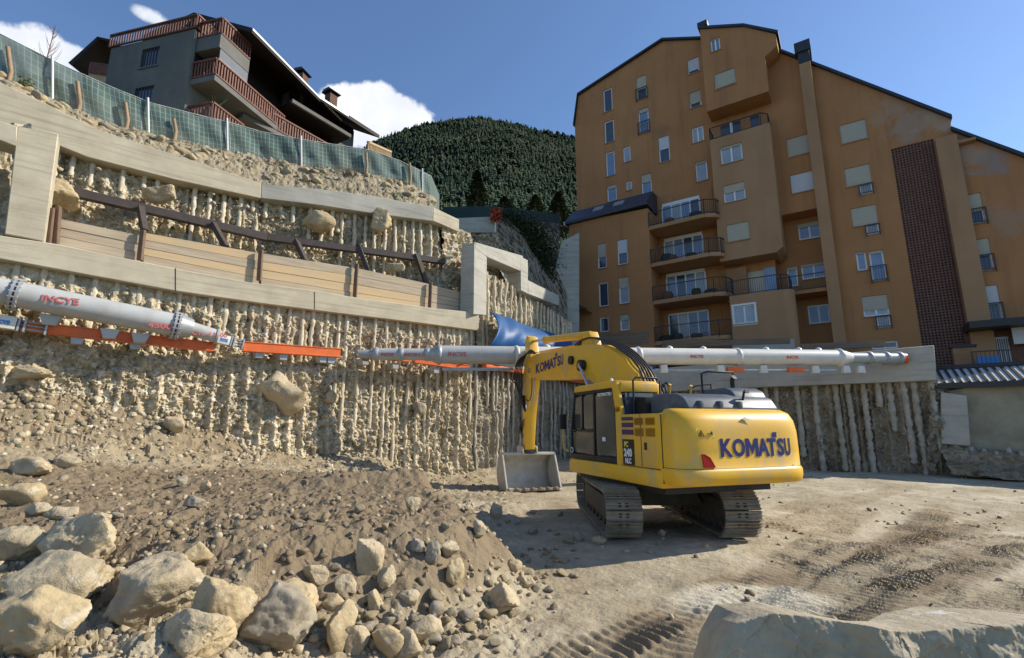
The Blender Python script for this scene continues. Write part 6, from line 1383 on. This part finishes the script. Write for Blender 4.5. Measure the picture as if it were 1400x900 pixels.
# crawlers: they point along the pit, the upper body is swung on them
ca, sa = math.cos(-YAW), math.sin(-YAW)
def crawler(yc):
    
    # belt path (oval) in crawler space
    L, r, zc = 1.62, .36, .40; path = []
    for i in range(8): a = math.pi/2+math.pi*i/7; path.append((-L+math.cos(a)*r, zc+math.sin(a)*r, a))
    nb = 17
    for i in range(1, nb): t = i/nb; path.append((-L+2*L*t, zc-r, -math.pi/2))
    for i in range(8): a = -math.pi/2+math.pi*i/7; path.append((L+math.cos(a)*r, zc+math.sin(a)*r, a))
    nt_ = 17
    for i in range(1, nt_): t = i/nt_; path.append((L-2*L*t, zc+r-.03*math.sin(math.pi*t), math.pi/2))
    tr = MB(); hw = .30; n = len(path)
    def W_(x, y, z): return (x*ca-(y+yc)*sa, x*sa+(y+yc)*ca, z+GZ+.01)
    for i in range(n):
        x, z, a = path[i]; x2, z2, a2 = path[(i+1) % n]; mx, mz = (x+x2)/2, (z+z2)/2; d = Vector((x2-x, 0, z2-z)); l = d.length; d.normalize(); o = Vector((-d.z*-1, 0, -d.x)) if False else Vector((d.z, 0, -d.x))
        c0 = Vector((mx, 0, mz))
        if (c0-Vector((0,0,zc))).dot(o) < 0: o = -o
        def blk_(u0, u1, h0, h1, w0, w1):
            vs = []
            for w in (w0, w1):
                for u, h in ((u0,h0),(u1,h0),(u1,h1),(u0,h1)): q = c0+d*u*l+o*h; vs.append(W_(q.x, w, q.z))
            tr.add(vs, [(0,1,2,3),(7,6,5,4),(0,4,5,1),(1,5,6,2),(2,6,7,3),(3,7,4,0)])
        blk_(-.445,.445,-.018,.012,-hw,hw)
        for u, hh in ((-.42,.055),(-.04,.04),(.34,.055)): blk_(u,u+.08,.012,hh,-hw,hw)
        blk_(-.35,.35,-.09,-.018,-.10,-.05); blk_(-.35,.35,-.09,-.018,.05,.10)
    t = tr.build('track', 'track', ex)
    # pads leave two dark slots in the middle
    sl_ = MB()
    for i in range(n):
        x, z, a = path[i]; x2, z2, a2 = path[(i+1) % n]; mx, mz = (x+x2)/2, (z+z2)/2; d = Vector((x2-x,0,z2-z)).normalized(); o = Vector((mx,0,mz-zc)); o = Vector((d.z,0,-d.x)); 
        if Vector((mx,0,mz-zc)).dot(o) < 0: o = -o
        q = Vector((mx,0,mz))+o*.014
        for w in (-.075, .045): a0 = q-d*.035; b0 = q+d*.035; sl_.add([W_(a0.x,w,a0.z), W_(a0.x,w+.05,a0.z), W_(b0.x,w+.05,b0.z), W_(b0.x,w,b0.z)]+[W_(*(lambda v:(v.x,w_,v.z))(v_)) for v_, w_ in ((a0+o*.006,w),(a0+o*.006,w+.05),(b0+o*.006,w+.05),(b0+o*.006,w))], [(0,1,2,3),(7,6,5,4),(0,4,5,1),(1,5,6,2),(2,6,7,3),(3,7,4,0)])
    sl_.build('pad_slots', 'black', t)
    f = MB()
    def P3(x, y, z): return W_(x, y, z)
    def fr_(pts, y0, y1): f.add([P3(x,y0,z) for x,z in pts]+[P3(x,y1,z) for x,z in pts], [tuple(range(len(pts))), tuple(range(2*len(pts)-1,len(pts)-1,-1))]+[(i,i+len(pts),(i+1)%len(pts)+len(pts),(i+1)%len(pts)) for i in range(len(pts))])
    fr_([(-1.35,.20),(1.35,.20),(1.45,.40),(1.30,.58),(-1.30,.58),(-1.45,.40)], -.17, .17); fr_([(-1.1,.58),(1.1,.58),(1.0,.66),(-1.0,.66)], -.10, .10)
    f.build('track_frame', 'track_dark', t)
    for xx, rad in ((-L,.30),(L,.28)): w = MB(); w.tube([P3(xx,-.13,zc), P3(xx,.13,zc)], rad, 22); w.tube([P3(xx,-.17,zc), P3(xx,.17,zc)], rad*.45, 14); w.build('sprocket', 'track_dark', t, smooth=40)
    for i in range(7):
        xx = -1.2+.4*i; MB().tube([P3(xx,-.15,.14), P3(xx,.15,.14)], .085, 14).build('roller', 'track_dark', t, smooth=40)
    for xx in (-.6,.6): MB().tube([P3(xx,-.13,.66), P3(xx,.13,.66)], .06, 12).build('roller', 'track_dark', t, smooth=40)
crawler(.985); crawler(-.985)
def WC_(x, y, z): return (x*ca-y*sa, x*sa+y*ca, z+GZ)
mb = MB(); mb.add([WC_(*p) for p in ((-.75,-.8,.38),(.75,-.8,.38),(.75,.8,.38),(-.75,.8,.38),(-.55,-.7,.72),(.55,-.7,.72),(.55,.7,.72),(-.55,.7,.72))], [(0,3,2,1),(4,5,6,7),(0,1,5,4),(1,2,6,5),(2,3,7,6),(3,0,4,7)])
mb.build('center_frame', 'track_dark', ex, bevel=.03)
MB().tube([(0,0,GZ+.68),(0,0,.92)], .62, 40).build('swing_ring', 'steel_dark', ex, smooth=40)
# deck
xz([(-2.2,.92),(1.12,.92),(1.12,1.14),(1.05,1.20),(-2.2,1.20)], -1.26, 1.30, 'deck', 'yellow', bevel=.03)
MB().box(-2.0,1.0,-1.1,1.1,.80,.93).build('under_deck', 'black', ex)
# counterweight: rounded tail with a lower lip
def cw_x(y, bulge=.30): return -2.62-bulge*(1-(abs(y)/1.28)**2.4)*.55
def counterweight():
    prof = [(0.0,1.00),(.03,1.03),(.05,1.10),(.055,1.20),(.035,1.235),(.02,1.25),(.02,1.50),(.015,1.80),(-.02,1.98),(-.09,2.10),(-.22,2.165),(-.45,2.185)]
    ys = np.linspace(-1, 1, 61); rows = []
    for off, z in prof:
        row = []
        for t in ys:
            # plan outline: straight sides then rounded corners then curved tail
            y = 1.30*np.sign(t)*min(1, abs(t)*1.0)
            row.append((cw_x(y)-off if abs(t) < .93 else cw_x(y)-off*max(0,(1-abs(t))/.07), y, z))
        rows.append(row)
    # corners: replace by superellipse plan
    rows = []
    for off, z in prof:
        row = []; a_ = 1.255+off*.5; b_ = .44+off
        for i, th in enumerate(np.linspace(0, math.pi, 81)):
            c, s = math.cos(th), math.sin(th); k = 2/6.5
            x = -2.16-b_*abs(s)**k*(1+.0*c) - .10*(1-c*c)*.9; y = a_*np.sign(c)*abs(c)**k
            row.append((x, y, z))
        rows.append(row)
    A = np.array(rows); o = grid_mesh('counterweight', A[...,0], A[...,1], A[...,2], 'yellow', ex, smooth=50, flip=True)
    # top and bottom
    top = [tuple(v) for v in rows[-1]]; bot = [tuple(v) for v in rows[0]]; me = MB().add(top, [tuple(range(len(top)))]).add(bot, [tuple(range(len(bot)-1,-1,-1))]); me.build('counterweight_top', 'yellow', o)
    return A
CWA = counterweight()
ROW = CWA[6]; def_len = np.r_[0, np.cumsum(np.linalg.norm(np.diff(ROW[:,:2], axis=0), axis=1))]
print('tail length', def_len[-1])
def tail(s, z, out=.006):
    """point on the tail at distance s from its left front edge, height z"""
    x = np.interp(s, def_len, ROW[:,0]); y = np.interp(s, def_len, ROW[:,1]); x2 = np.interp(s+.02, def_len, ROW[:,0]); y2 = np.interp(s+.02, def_len, ROW[:,1]); t = Vector((x2-x, y2-y, 0)).normalized(); n = Vector((t.y, -t.x, 0)); 
    if n.dot(Vector((x+2.0, y*.2, 0))) < 0: n = -n
    zz = np.interp(z, CWA[:,40,2], CWA[:,40,0]-CWA[6,40,0]); return Vector((x, y, z))+n*(out+max(0, -zz) if zz < 0 else out)-n*max(0, zz)
MID = def_len[-1]/2
def tail_patch(s0, s1, z0, z1, m, name, out=.005, shape=None):
    pts = shape or [(s0,z0),(s1,z0),(s1,z1),(s0,z1)]; n = len(pts); a = [tail(s,z,.0) for s,z in pts]; b = [tail(s,z,out) for s,z in pts]
    return MB().add(a+b, [tuple(range(n,2*n))]+[(i,(i+1)%n,(i+1)%n+n,i+n) for i in range(n)]).build(name, m, ex)
def sof(px, py=600):
    """tail distance whose image column is px"""
    best = 0; bd = 1e9
    for s in np.linspace(0, def_len[-1], 400):
        w = EXM @ tail(s, 1.6); k = 700+F*w.x/(w.y*CP+(w.z-CH)*SP)
        if abs(k-px) < bd: bd = abs(k-px); best = s
    return best
bpy.context.view_layer.update(); EXM = ex.matrix_basis.copy()
print('corner px', [round(700+F*(EXM@tail(s,1.6)).x/((EXM@tail(s,1.6)).y*CP),0) for s in np.linspace(0, def_len[-1], 9)])
sA = sof(958); tail_patch(0,0,0,0,'red_lens','reflector',.02,shape=[(sof(960),1.27),(sof(976),1.27),(sof(969),1.42),(sof(962),1.47),(sof(958),1.47)])
tail_patch(0,0,0,0,'red_lens','reflector',.02,shape=[(sof(1081),1.27),(sof(1086),1.27),(sof(1085),1.46),(sof(1082),1.42)])
tail_patch(sof(953),sof(979),1.72,1.86,'label_yel','warning_label')
def tri_mark():
    mb = MB(); s0, z0 = sof(960), 1.74
    P_ = [(s0-.045,z0),(s0+.045,z0),(s0,z0+.085)]
    for a, b in ((0,1),(1,2),(2,0)): mb.bar(tail(*P_[a],.009), tail(*P_[b],.009), .008, .008)
    mb.bar(tail(s0,z0-.001,.009), tail(s0,z0+.05,.009), .008, .008); mb.build('warning_triangle', 'steel_dark', ex); mb = MB(); s1 = sof(971); mb.bar(tail(s1-.04,z0+.035,.009), tail(s1+.02,z0+.035,.009), .01,.01); mb.bar(tail(s1+.02,z0+.035,.009), tail(s1+.05,z0+.035,.009), .006,.006); mb.bar(tail(s1+.05,z0+.01,.009), tail(s1+.05,z0+.07,.009), .012,.012); mb.build('label_mark', 'steel_dark', ex)
tri_mark()
sL, sR = sof(985), sof(1080); wL = sR-sL
maker_logo('logo', lambda u, v, w: tail(sL+u*wL, 1.42+v*.28, .004+.003*w), 'navy', ex)
# lifting recess and step marks in the tail
o = MB().add([tail(sof(1018),2.0,.03), tail(sof(1033),1.97,.03), tail(sof(1024),2.04,.03)], [(0,1,2)]).build('lifting_eye', 'steel_dark', ex)
for z_ in (1.245,): MB().add([tail(s_, z_+dz, .004) for s_ in np.linspace(.05, def_len[-1]-.05, 40) for dz in (0,.008)], [(2*i,2*i+2,2*i+3,2*i+1) for i in range(39)]).build('panel_seam', 'steel_dark', ex)
# side bodywork, left
xz([(-2.22,1.21),(-1.02,1.21),(-1.02,2.10),(-2.22,2.10)], .6, 1.27, 'side_panel', 'yellow', bevel=.02)
xz([(-2.22,1.21),(.9,1.21),(.9,2.0),(-2.22,2.10)], -1.27, -.6, 'side_panel', 'yellow', bevel=.02)
MB().box(-2.22,-.9,-.62,.62,1.21,2.08).build('engine_box', 'yellow', ex)
MB().box(-1.645,-1.635,1.268,1.276,1.23,2.08).build('panel_seam', 'steel_dark', ex)
for xx in (-2.215,): MB().box(xx-.006,xx+.006,1.262,1.275,1.0,2.08).build('panel_seam', 'steel_dark', ex)
# louvres
def louvre(x0, x1, z0, z1):
    MB().box(x0,x1,1.262,1.274,z0,z1).build('louvre_back', 'steel_dark', ex); mb = MB(); n = 7
    for i in range(n): z = z0+(z1-z0)*(i+.1)/n; mb.prism([(x0-.01,1.27,z),(x0-.01,1.295,z+.006),(x0-.01,1.275,z+(z1-z0)/n*.75),(x0-.01,1.268,z+(z1-z0)/n*.6)], (x1-x0+.02,0,0))
    mb.build('louvre', 'yellow', ex)
for x0, x1 in ((-2.05,-1.80),(-1.72,-1.47)):
    for z0, z1 in ((1.72,1.86),(1.91,2.03)): louvre(x0, x1, z0, z1)
MB().box(-1.80,-1.76,1.27,1.30,1.50,1.62).build('latch', 'steel_dark', ex)
# model panel with stripes
MB().box(-1.42,-1.06,1.271,1.280,1.22,1.66).build('model_panel', 'black', ex)
for z0, z1 in ((1.74,1.83),(1.87,1.95),(1.99,2.05)): MB().box(-1.42,-1.06,1.271,1.280,z0,z1).build('stripe', 'purple', ex)
def side_txt(s, x, z, size, m, w=None, bold=.006): put_text('lettering', s, size, frame_mtx((x,1.283,z), (-1,0,0), (0,0,1)), m, ex, width=w, bold=bold, ext=.002)
side_txt('PC', -1.12, 1.53, .13, 'label_yel', .13); side_txt('240', -1.10, 1.37, .18, 'white', .26, .009); side_txt('NLC', -1.14, 1.25, .12, 'white', .19)
# cab
cabp = [(-1.0,1.20),(1.10,1.20),(1.12,1.35),(1.10,1.75),(.92,2.62),(.80,2.70),(-.78,2.70),(-.92,2.60),(-1.0,2.2)]
y0c, y1c = .34, 1.26
cab = xz(cabp, y0c+.02, y1c-.03, 'cab', 'cab_glass', bevel=.02)
def post(pts, y, w=.09, d=.05, m='yellow'):
    mb = MB()
    for a, b in zip(pts, pts[1:]): mb.bar((a[0],y,a[1]), (b[0],y,b[1]), d, w, (0,1,0)) if False else mb.bar((a[0],y,a[1]), (b[0],y,b[1]), w, d, (0,1,0))
    return mb
def strip(pts, hw, y0, y1, name, m, parent):
    """flat band following side-profile points, hw wide"""
    mb = MB()
    for (xa,za),(xb,zb_) in zip(pts, pts[1:]):
        d = Vector((xb-xa, zb_-za)).normalized(); n = Vector((-d.y, d.x))*hw/2; e = d*hw*.3
        mb.prism([(xa-e.x+n.x,y0,za-e.y+n.y),(xb+e.x+n.x,y0,zb_+e.y+n.y),(xb+e.x-n.x,y0,zb_+e.y-n.y),(xa-e.x-n.x,y0,za-e.y-n.y)], (0,y1-y0,0))
    return mb.build(name, m, parent, bevel=.008, seg=2)
strip([(-.93,1.22),(-.93,2.2),(-.84,2.62)], .19, y1c-.06, y1c+.012, 'rear_post', 'yellow', cab)
strip([(-.84,2.66),(.82,2.66)], .10, y1c-.08, y1c+.008, 'roof_rail', 'yellow', cab); strip([(.84,2.64),(1.05,1.8),(1.07,1.25)], .05, y1c-.07, y1c+.004, 'front_post', 'black', cab)
strip([(-.93,1.22),(-.93,2.2),(-.84,2.62)], .19, y0c-.012, y0c+.06, 'rear_post', 'yellow', cab); strip([(-.84,2.66),(.82,2.66)], .10, y0c-.008, y0c+.08, 'roof_rail', 'yellow', cab)
MB().box(-.88,.86,y0c,y1c,2.685,2.74).build('roof', 'yellow', cab, bevel=.02)
MB().box(-.99,-.90,y0c+.05,y1c-.05,2.52,2.70).build('rear_beam', 'yellow', cab, bevel=.02)
strip([(.0,2.6),(.03,1.28)], .06, y1c-.03, y1c+.006, 'door_pillar', 'black', cab)
strip([(-.83,1.26),(1.04,1.26)], .10, y1c-.03, y1c+.006, 'door_sill', 'black', cab); strip([(-.8,2.58),(.8,2.58)], .06, y1c-.03, y1c+.006, 'door_header', 'black', cab)
strip([(.0,1.80),(1.02,1.80)], .04, y1c-.03, y1c+.004, 'door_rail', 'black', cab); strip([(.50,2.55),(.54,1.8)], .03, y1c-.03, y1c+.004, 'window_bar', 'black', cab)
strip([(-.80,2.55),(-.82,1.3)], .05, y1c-.03, y1c+.004, 'seal', 'black', cab)
# door glass panes, colour lightened for the pit wall reflected in and seen through them
MB().box(.06,.47,y1c-.028,y1c-.018,1.84,2.50).build('pane', 'pane_side', cab); MB().box(.56,.88,y1c-.028,y1c-.018,1.84,2.50).build('pane', 'pane_side', cab); MB().box(.08,.98,y1c-.028,y1c-.018,1.34,1.76).build('pane', 'pane_side', cab); MB().box(-.76,-.05,y1c-.028,y1c-.018,1.34,2.50).build('pane', 'pane_side', cab)
put_text('lettering', 'KOMATSU', .09, frame_mtx((-.20,y1c+.01,2.47), (-1,0,0), (0,0,1)), 'white', cab, width=.52, bold=.003, ext=.002)
MB().box(-.42,-.30,y1c-.01,y1c,1.60,1.68).build('sticker', 'white', cab); MB().tube([(1.0,y1c+.01,1.38),(1.0,y1c+.03,1.38)], .06, 18).build('round_sticker', 'white', cab)
MB().tube([(.99,y1c,1.38),(.99,y1c+.035,1.38)], .042, 18).build('sticker_centre', 'black', cab)
# seat seen through the rear window
xz([(-.6,1.3),(-.2,1.3),(-.2,1.5),(-.45,1.55),(-.52,2.2),(-.66,2.2)], .6, 1.0, 'seat', 'black', bevel=.04)
# rear cab window with guard bars
MB().box(-1.03,-1.005,y0c+.10,y1c-.10,2.08,2.5).build('rear_window', 'glass', cab)
mb = MB(); gx = -1.12
mb.tube([(gx,y1c-.22,2.1),(gx,y1c-.22,2.72),(gx,y1c-.28,2.78),(gx,y0c+.18,2.78),(gx,y0c+.12,2.72),(gx,y0c+.12,2.1)], .018, 8); mb.tube([(gx,y1c-.22,2.42),(gx,y0c+.12,2.42)], .012, 8); mb.build('guard_rail', 'black', cab, smooth=60)
MB().tube([(-1.08,.62,2.10),(-1.08,.62,2.20),(-1.08,.62,2.28)], [.13,.12,.05], 14).build('beacon', 'yellow_dusty', cab, smooth=50)
# mirror on the front post
mb = MB(); mb.tube([(1.12,1.30,1.35),(1.20,1.38,1.40),(1.20,1.40,2.0),(1.12,1.30,2.1)], .022, 8); mb.build('mirror_bracket', 'yellow', ex, smooth=60); MB().box(1.10,1.16,1.34,1.50,1.82,2.15).build('mirror', 'black', ex, bevel=.02)
MB().tube([(-.5,1.1,2.74),(-.45,1.1,2.80)], .03, 8).build('roof_lamp', 'white', cab)
# engine hood, dark grille block and exhaust
xz([(-1.40,2.08),(-1.42,2.40),(-1.55,2.45),(-2.12,2.43),(-2.30,2.36),(-2.44,2.16)], -1.02, .90, 'hood', 'hood', bevel=.05, seg=3, smooth=50)
xz([(-1.2,2.36),(-2.25,2.34),(-2.15,2.50),(-2.0,2.56),(-1.3,2.56)], -1.0, -.25, 'hood_raise', 'hood', bevel=.05, seg=3, smooth=50)
MB().box(-1.40,-.95,-.1,.98,2.10,2.40).build('grille', 'black', ex, bevel=.01); mb = MB()
for i in range(14): mb.box(-1.38+.031*i,-1.372+.031*i,.98,.992,2.12,2.38)
for i in range(8): mb.box(-1.40,-.95,.98,.99,2.13+.034*i,2.137+.034*i)
mb.build('grille_mesh', 'steel_dark', ex)
for yy in (.62,.22,-.18): MB().box(-2.44,-2.30,yy-.04,yy+.04,2.16,2.30).build('hinge', 'hood', ex, bevel=.015)
mb = MB(); mb.tube([(-1.45,-.25,2.4),(-1.45,-.25,2.86),(-1.50,-.35,2.90),(-1.50,-.95,2.90),(-1.45,-1.0,2.86),(-1.45,-1.0,2.5)], .02, 8); mb.build('handrail', 'black', ex, smooth=60)
mb = MB(); mb.tube([(-.6,-1.2,2.0),(-.6,-1.2,2.75),(-.1,-1.2,2.75),(.3,-1.2,2.6),(.3,-1.2,2.0)], .02, 8); mb.build('handrail', 'black', ex, smooth=60)
MB().tube([(-1.9,-.55,2.5),(-1.9,-.55,2.72),(-1.95,-.55,2.76)], [.045,.045,.05], 12).build('exhaust', 'black', ex, smooth=50); MB().tube([(-2.3,-.35,2.3),(-2.35,-.35,2.46),(-2.42,-.35,2.48)], [.02,.02,.05], 10).build('rear_camera', 'black', ex, smooth=50)
for x, y, h in ((-1.2,.3,2.62),(-1.3,-.1,2.6)): MB().tube([(x,y,2.35),(x,y,h),(x-.03,y,h+.04)], [.02,.02,.03], 8).build('cap', 'yellow_dusty', ex, smooth=50)
# boom
top_ = [(-.45,2.15),(-.30,2.55),(.0,3.0),(.45,3.37),(.95,3.64),(1.6,3.86),(2.2,3.96),(2.7,3.98),(4.0,4.06),(5.6,4.16),(6.15,4.12)]
bot_ = [(6.22,3.80),(6.18,3.52),(6.0,3.36),(4.6,3.24),(3.1,3.14),(2.5,3.12),(2.05,3.02),(1.6,2.80),(1.0,2.35),(.55,1.85),(.2,1.55),(-.2,1.65)]
boom = xz(top_+bot_, -.22, .22, 'boom', 'yellow', bevel=.02)
MB().tube([(.0,-.4,1.85),(.0,.32,1.85)], .16, 16).build('boom_pin', 'yellow_dusty', ex, smooth=50)
for yy in (-.30,.26): MB().tube([(2.35,yy-.02,3.42),(2.35,yy+.10,3.42)], .15, 18).build('pin_boss', 'black', boom, smooth=50)
MB().tube([(2.35,-.36,3.42),(2.35,.38,3.42)], .07, 14).build('pin', 'chrome', boom, smooth=50)
MB().tube([(3.02,.18,3.64),(3.02,.30,3.64)], .12, 16).build('pin_boss', 'black', boom, smooth=50)
for yy in (-.36,.34):
    a = Vector((.95,yy,1.55)); b = Vector((2.35,yy,3.42)); c = a.lerp(b,.48)
    MB().tube([a,c], .085, 16).build('boom_cylinder', 'yellow', ex, smooth=50); MB().tube([c,b], .045, 14).build('cylinder_rod', 'chrome', ex, smooth=50)
maker_logo('logo', lambda u, v, w: Vector((5.62-2.05*u, .224+.003*w, 3.52+.30*v+.07*u)), 'navy', ex)
# arm cylinder on top of the boom
a = Vector((2.35,0,4.24)); b = Vector((6.45,0,4.72)); c = a.lerp(b,.72)
MB().tube([a,c], .105, 18).build('arm_cylinder', 'yellow', ex, smooth=50); MB().tube([c-(b-a)*.02,c], .125, 18).build('cylinder_head', 'yellow_dusty', ex, smooth=50); MB().tube([c,b], .05, 14).build('cylinder_rod', 'chrome', ex, smooth=50)
xz([(2.0,3.9),(2.7,3.9),(2.5,4.3),(2.2,4.3)], -.13, .13, 'cylinder_lug', 'yellow', bevel=.01)
# arm
armp = [(6.40,4.86),(6.56,4.92),(6.68,4.80),(6.75,4.3),(6.85,3.7),(6.98,2.2),(7.02,1.15),(6.88,1.05),(6.74,1.12),(6.55,2.2),(6.22,3.35),(6.05,3.55),(6.02,3.80),(6.25,4.15)]
xz(armp, -.17, .17, 'arm', 'yellow', bevel=.02)
for yy in (-.24,.20): xz([(6.02,3.45),(6.22,3.45),(6.30,3.75),(6.15,4.0),(6.0,3.9)], yy, yy+.04, 'arm_cheek', 'yellow', bevel=.008)
MB().tube([(6.12,-.28,3.68),(6.12,.28,3.68)], .09, 14).build('pin', 'chrome', ex, smooth=50)
a = Vector((6.95,0,4.35)); b = Vector((7.22,0,1.75)); c = a.lerp(b,.55)
MB().tube([a,c], .09, 16).build('bucket_cylinder', 'yellow', ex, smooth=50); MB().tube([c,b], .045, 12).build('cylinder_rod', 'chrome', ex, smooth=50)
xz([(6.75,4.5),(7.0,4.42),(7.02,4.25),(6.80,4.1)], -.12, .12, 'cylinder_lug', 'yellow', bevel=.01)
for yy in (-.20,.16): MB().bar((6.92,yy,1.55),(7.24,yy,1.72),.04,.13).build('link', 'steel_dark', ex); MB().bar((7.24,yy*.8,1.72),(7.28,yy*.8,1.15),.05,.12).build('link', 'bucket', ex)
MB().box(6.75,7.2,-.16,.16,.98,1.18).build('quick_coupler', 'steel_dark', ex, bevel=.03)
# bucket: wide ditching bucket, mouth towards the machine
BW = .93
def bucket():
    prof = [(6.42,-.10),(6.55,-.16),(6.85,-.20),(7.15,-.12),(7.35,.10),(7.42,.40),(7.34,.72),(7.12,.95),(6.92,1.00)]
    m_ = 5; pts = []
    P0 = prof; rows = []
    sp = resample([(x,0,z) for x,z in P0], 26)
    for y in np.linspace(-BW, BW, 8): rows.append([(p[0],y,p[2]) for p in sp])
    A = np.array(rows); o = grid_mesh('bucket', A[...,0], A[...,1], A[...,2], 'bucket', ex, smooth=40); md = o.modifiers.new('t','SOLIDIFY'); md.thickness = .035; md.offset = 0
    for y in (-BW, BW):
        MB().prism([(p[0],y-.018,p[2]) for p in sp]+[(6.84,y-.018,1.0),(6.68,y-.018,.62),(6.50,y-.018,.20),(6.40,y-.018,-.05)], (0,.036,0)).build('side_plate', 'bucket', o, bevel=.006, seg=1)
        mb = MB(); 
        for a, b in (((6.86,1.0),(6.69,.62)),((6.69,.62),(6.51,.20)),((6.51,.20),(6.38,-.08))): mb.bar((a[0],y,a[1]),(b[0],y,b[1]),.07,.05,(0,1,0))
        mb.build('edge_bar', 'bucket', o)
    MB().box(6.30,6.52,-BW-.02,BW+.02,-.155,-.115).build('cutting_edge', 'bucket', o, bevel=.005, seg=1)
    MB().box(6.80,7.0,-BW,BW,.93,1.03).build('torsion_bar', 'bucket', o, bevel=.02)
    for y in (-.28,.22): xz([(6.72,1.0),(7.25,.98),(7.28,1.2),(7.0,1.28),(6.75,1.2)], y, y+.06, 'lug', 'bucket', parent=o)
    for k in range(7): 
        yy = -BW+.2+.27*k; MB().tube([(6.32,yy-.12,-.13),(6.34,yy,-.10),(6.33,yy+.12,-.14)], [.04,.075,.04], 7, jit=.2).build('mud_lump', 'soil', o)
bucket()
# hoses
def hose(pts, r=.022, name='hose', m='black'):
    P_ = [Vector(p) for p in pts]; out = []
    for i in range(len(P_)-1):
        p0 = P_[max(i-1,0)]; p1 = P_[i]; p2_ = P_[i+1]; p3_ = P_[min(i+2,len(P_)-1)]
        for t in (0,.2,.4,.6,.8): out.append(.5*((2*p1)+(p2_-p0)*t+(2*p0-5*p1+4*p2_-p3_)*t*t+(3*p1-p0-3*p2_+p3_)*t**3))
    out.append(P_[-1]); MB().tube(out, r, 7).build(name, m, ex, smooth=80)
for k, yy in enumerate((-.16,-.08,0.0,.08,.16)):
    hose([(-.35,yy,2.5),(.0,yy*1.1,3.05+.03*k),(.6,yy,3.56),(1.3,yy,3.88),(2.0,yy,4.10),(2.6,yy,4.12),(2.95,yy,4.05)])
for k, yy in enumerate((-.14,.0,.14)): hose([(2.9,yy,4.04),(4.0,yy,4.12),(5.6,yy,4.22),(6.0,yy,4.2)], .016, 'pipe', 'yellow_dusty')
for k in range(6):
    yy = .20+.03*k; xo = .08*k-.1; hose([(5.75,yy*.8,4.2),(6.1,yy+.04,4.35-.03*k),(6.55+xo*.5,yy+.12,4.0),(6.75+xo,yy+.14,3.4),(6.70+xo*.6,yy+.10,2.7+.12*k),(6.72,yy*.8,2.35+.05*k),(6.78,yy*.7,2.9)], .020)
hose([(5.7,.25,3.4),(5.55,.32,2.9),(5.8,.34,2.45),(6.35,.28,2.45),(6.5,.22,2.7)], .016, 'hose', 'steel_grey'); hose([(5.9,.25,3.4),(5.8,.30,2.95),(6.0,.30,2.7),(6.4,.26,2.75)], .016)
for k in range(4): hose([(-.3,-.1+.08*k,2.5),(-.65,-.05+.08*k,2.75-.04*k),(-.8,.02+.06*k,2.5),(-.6,.1,2.2)], .02)
for k in range(3): hose([(6.75,.1*k-.1,2.2),(6.9,.18+.05*k,1.9),(7.15,.12,1.6),(7.0,.15,1.35)], .017)
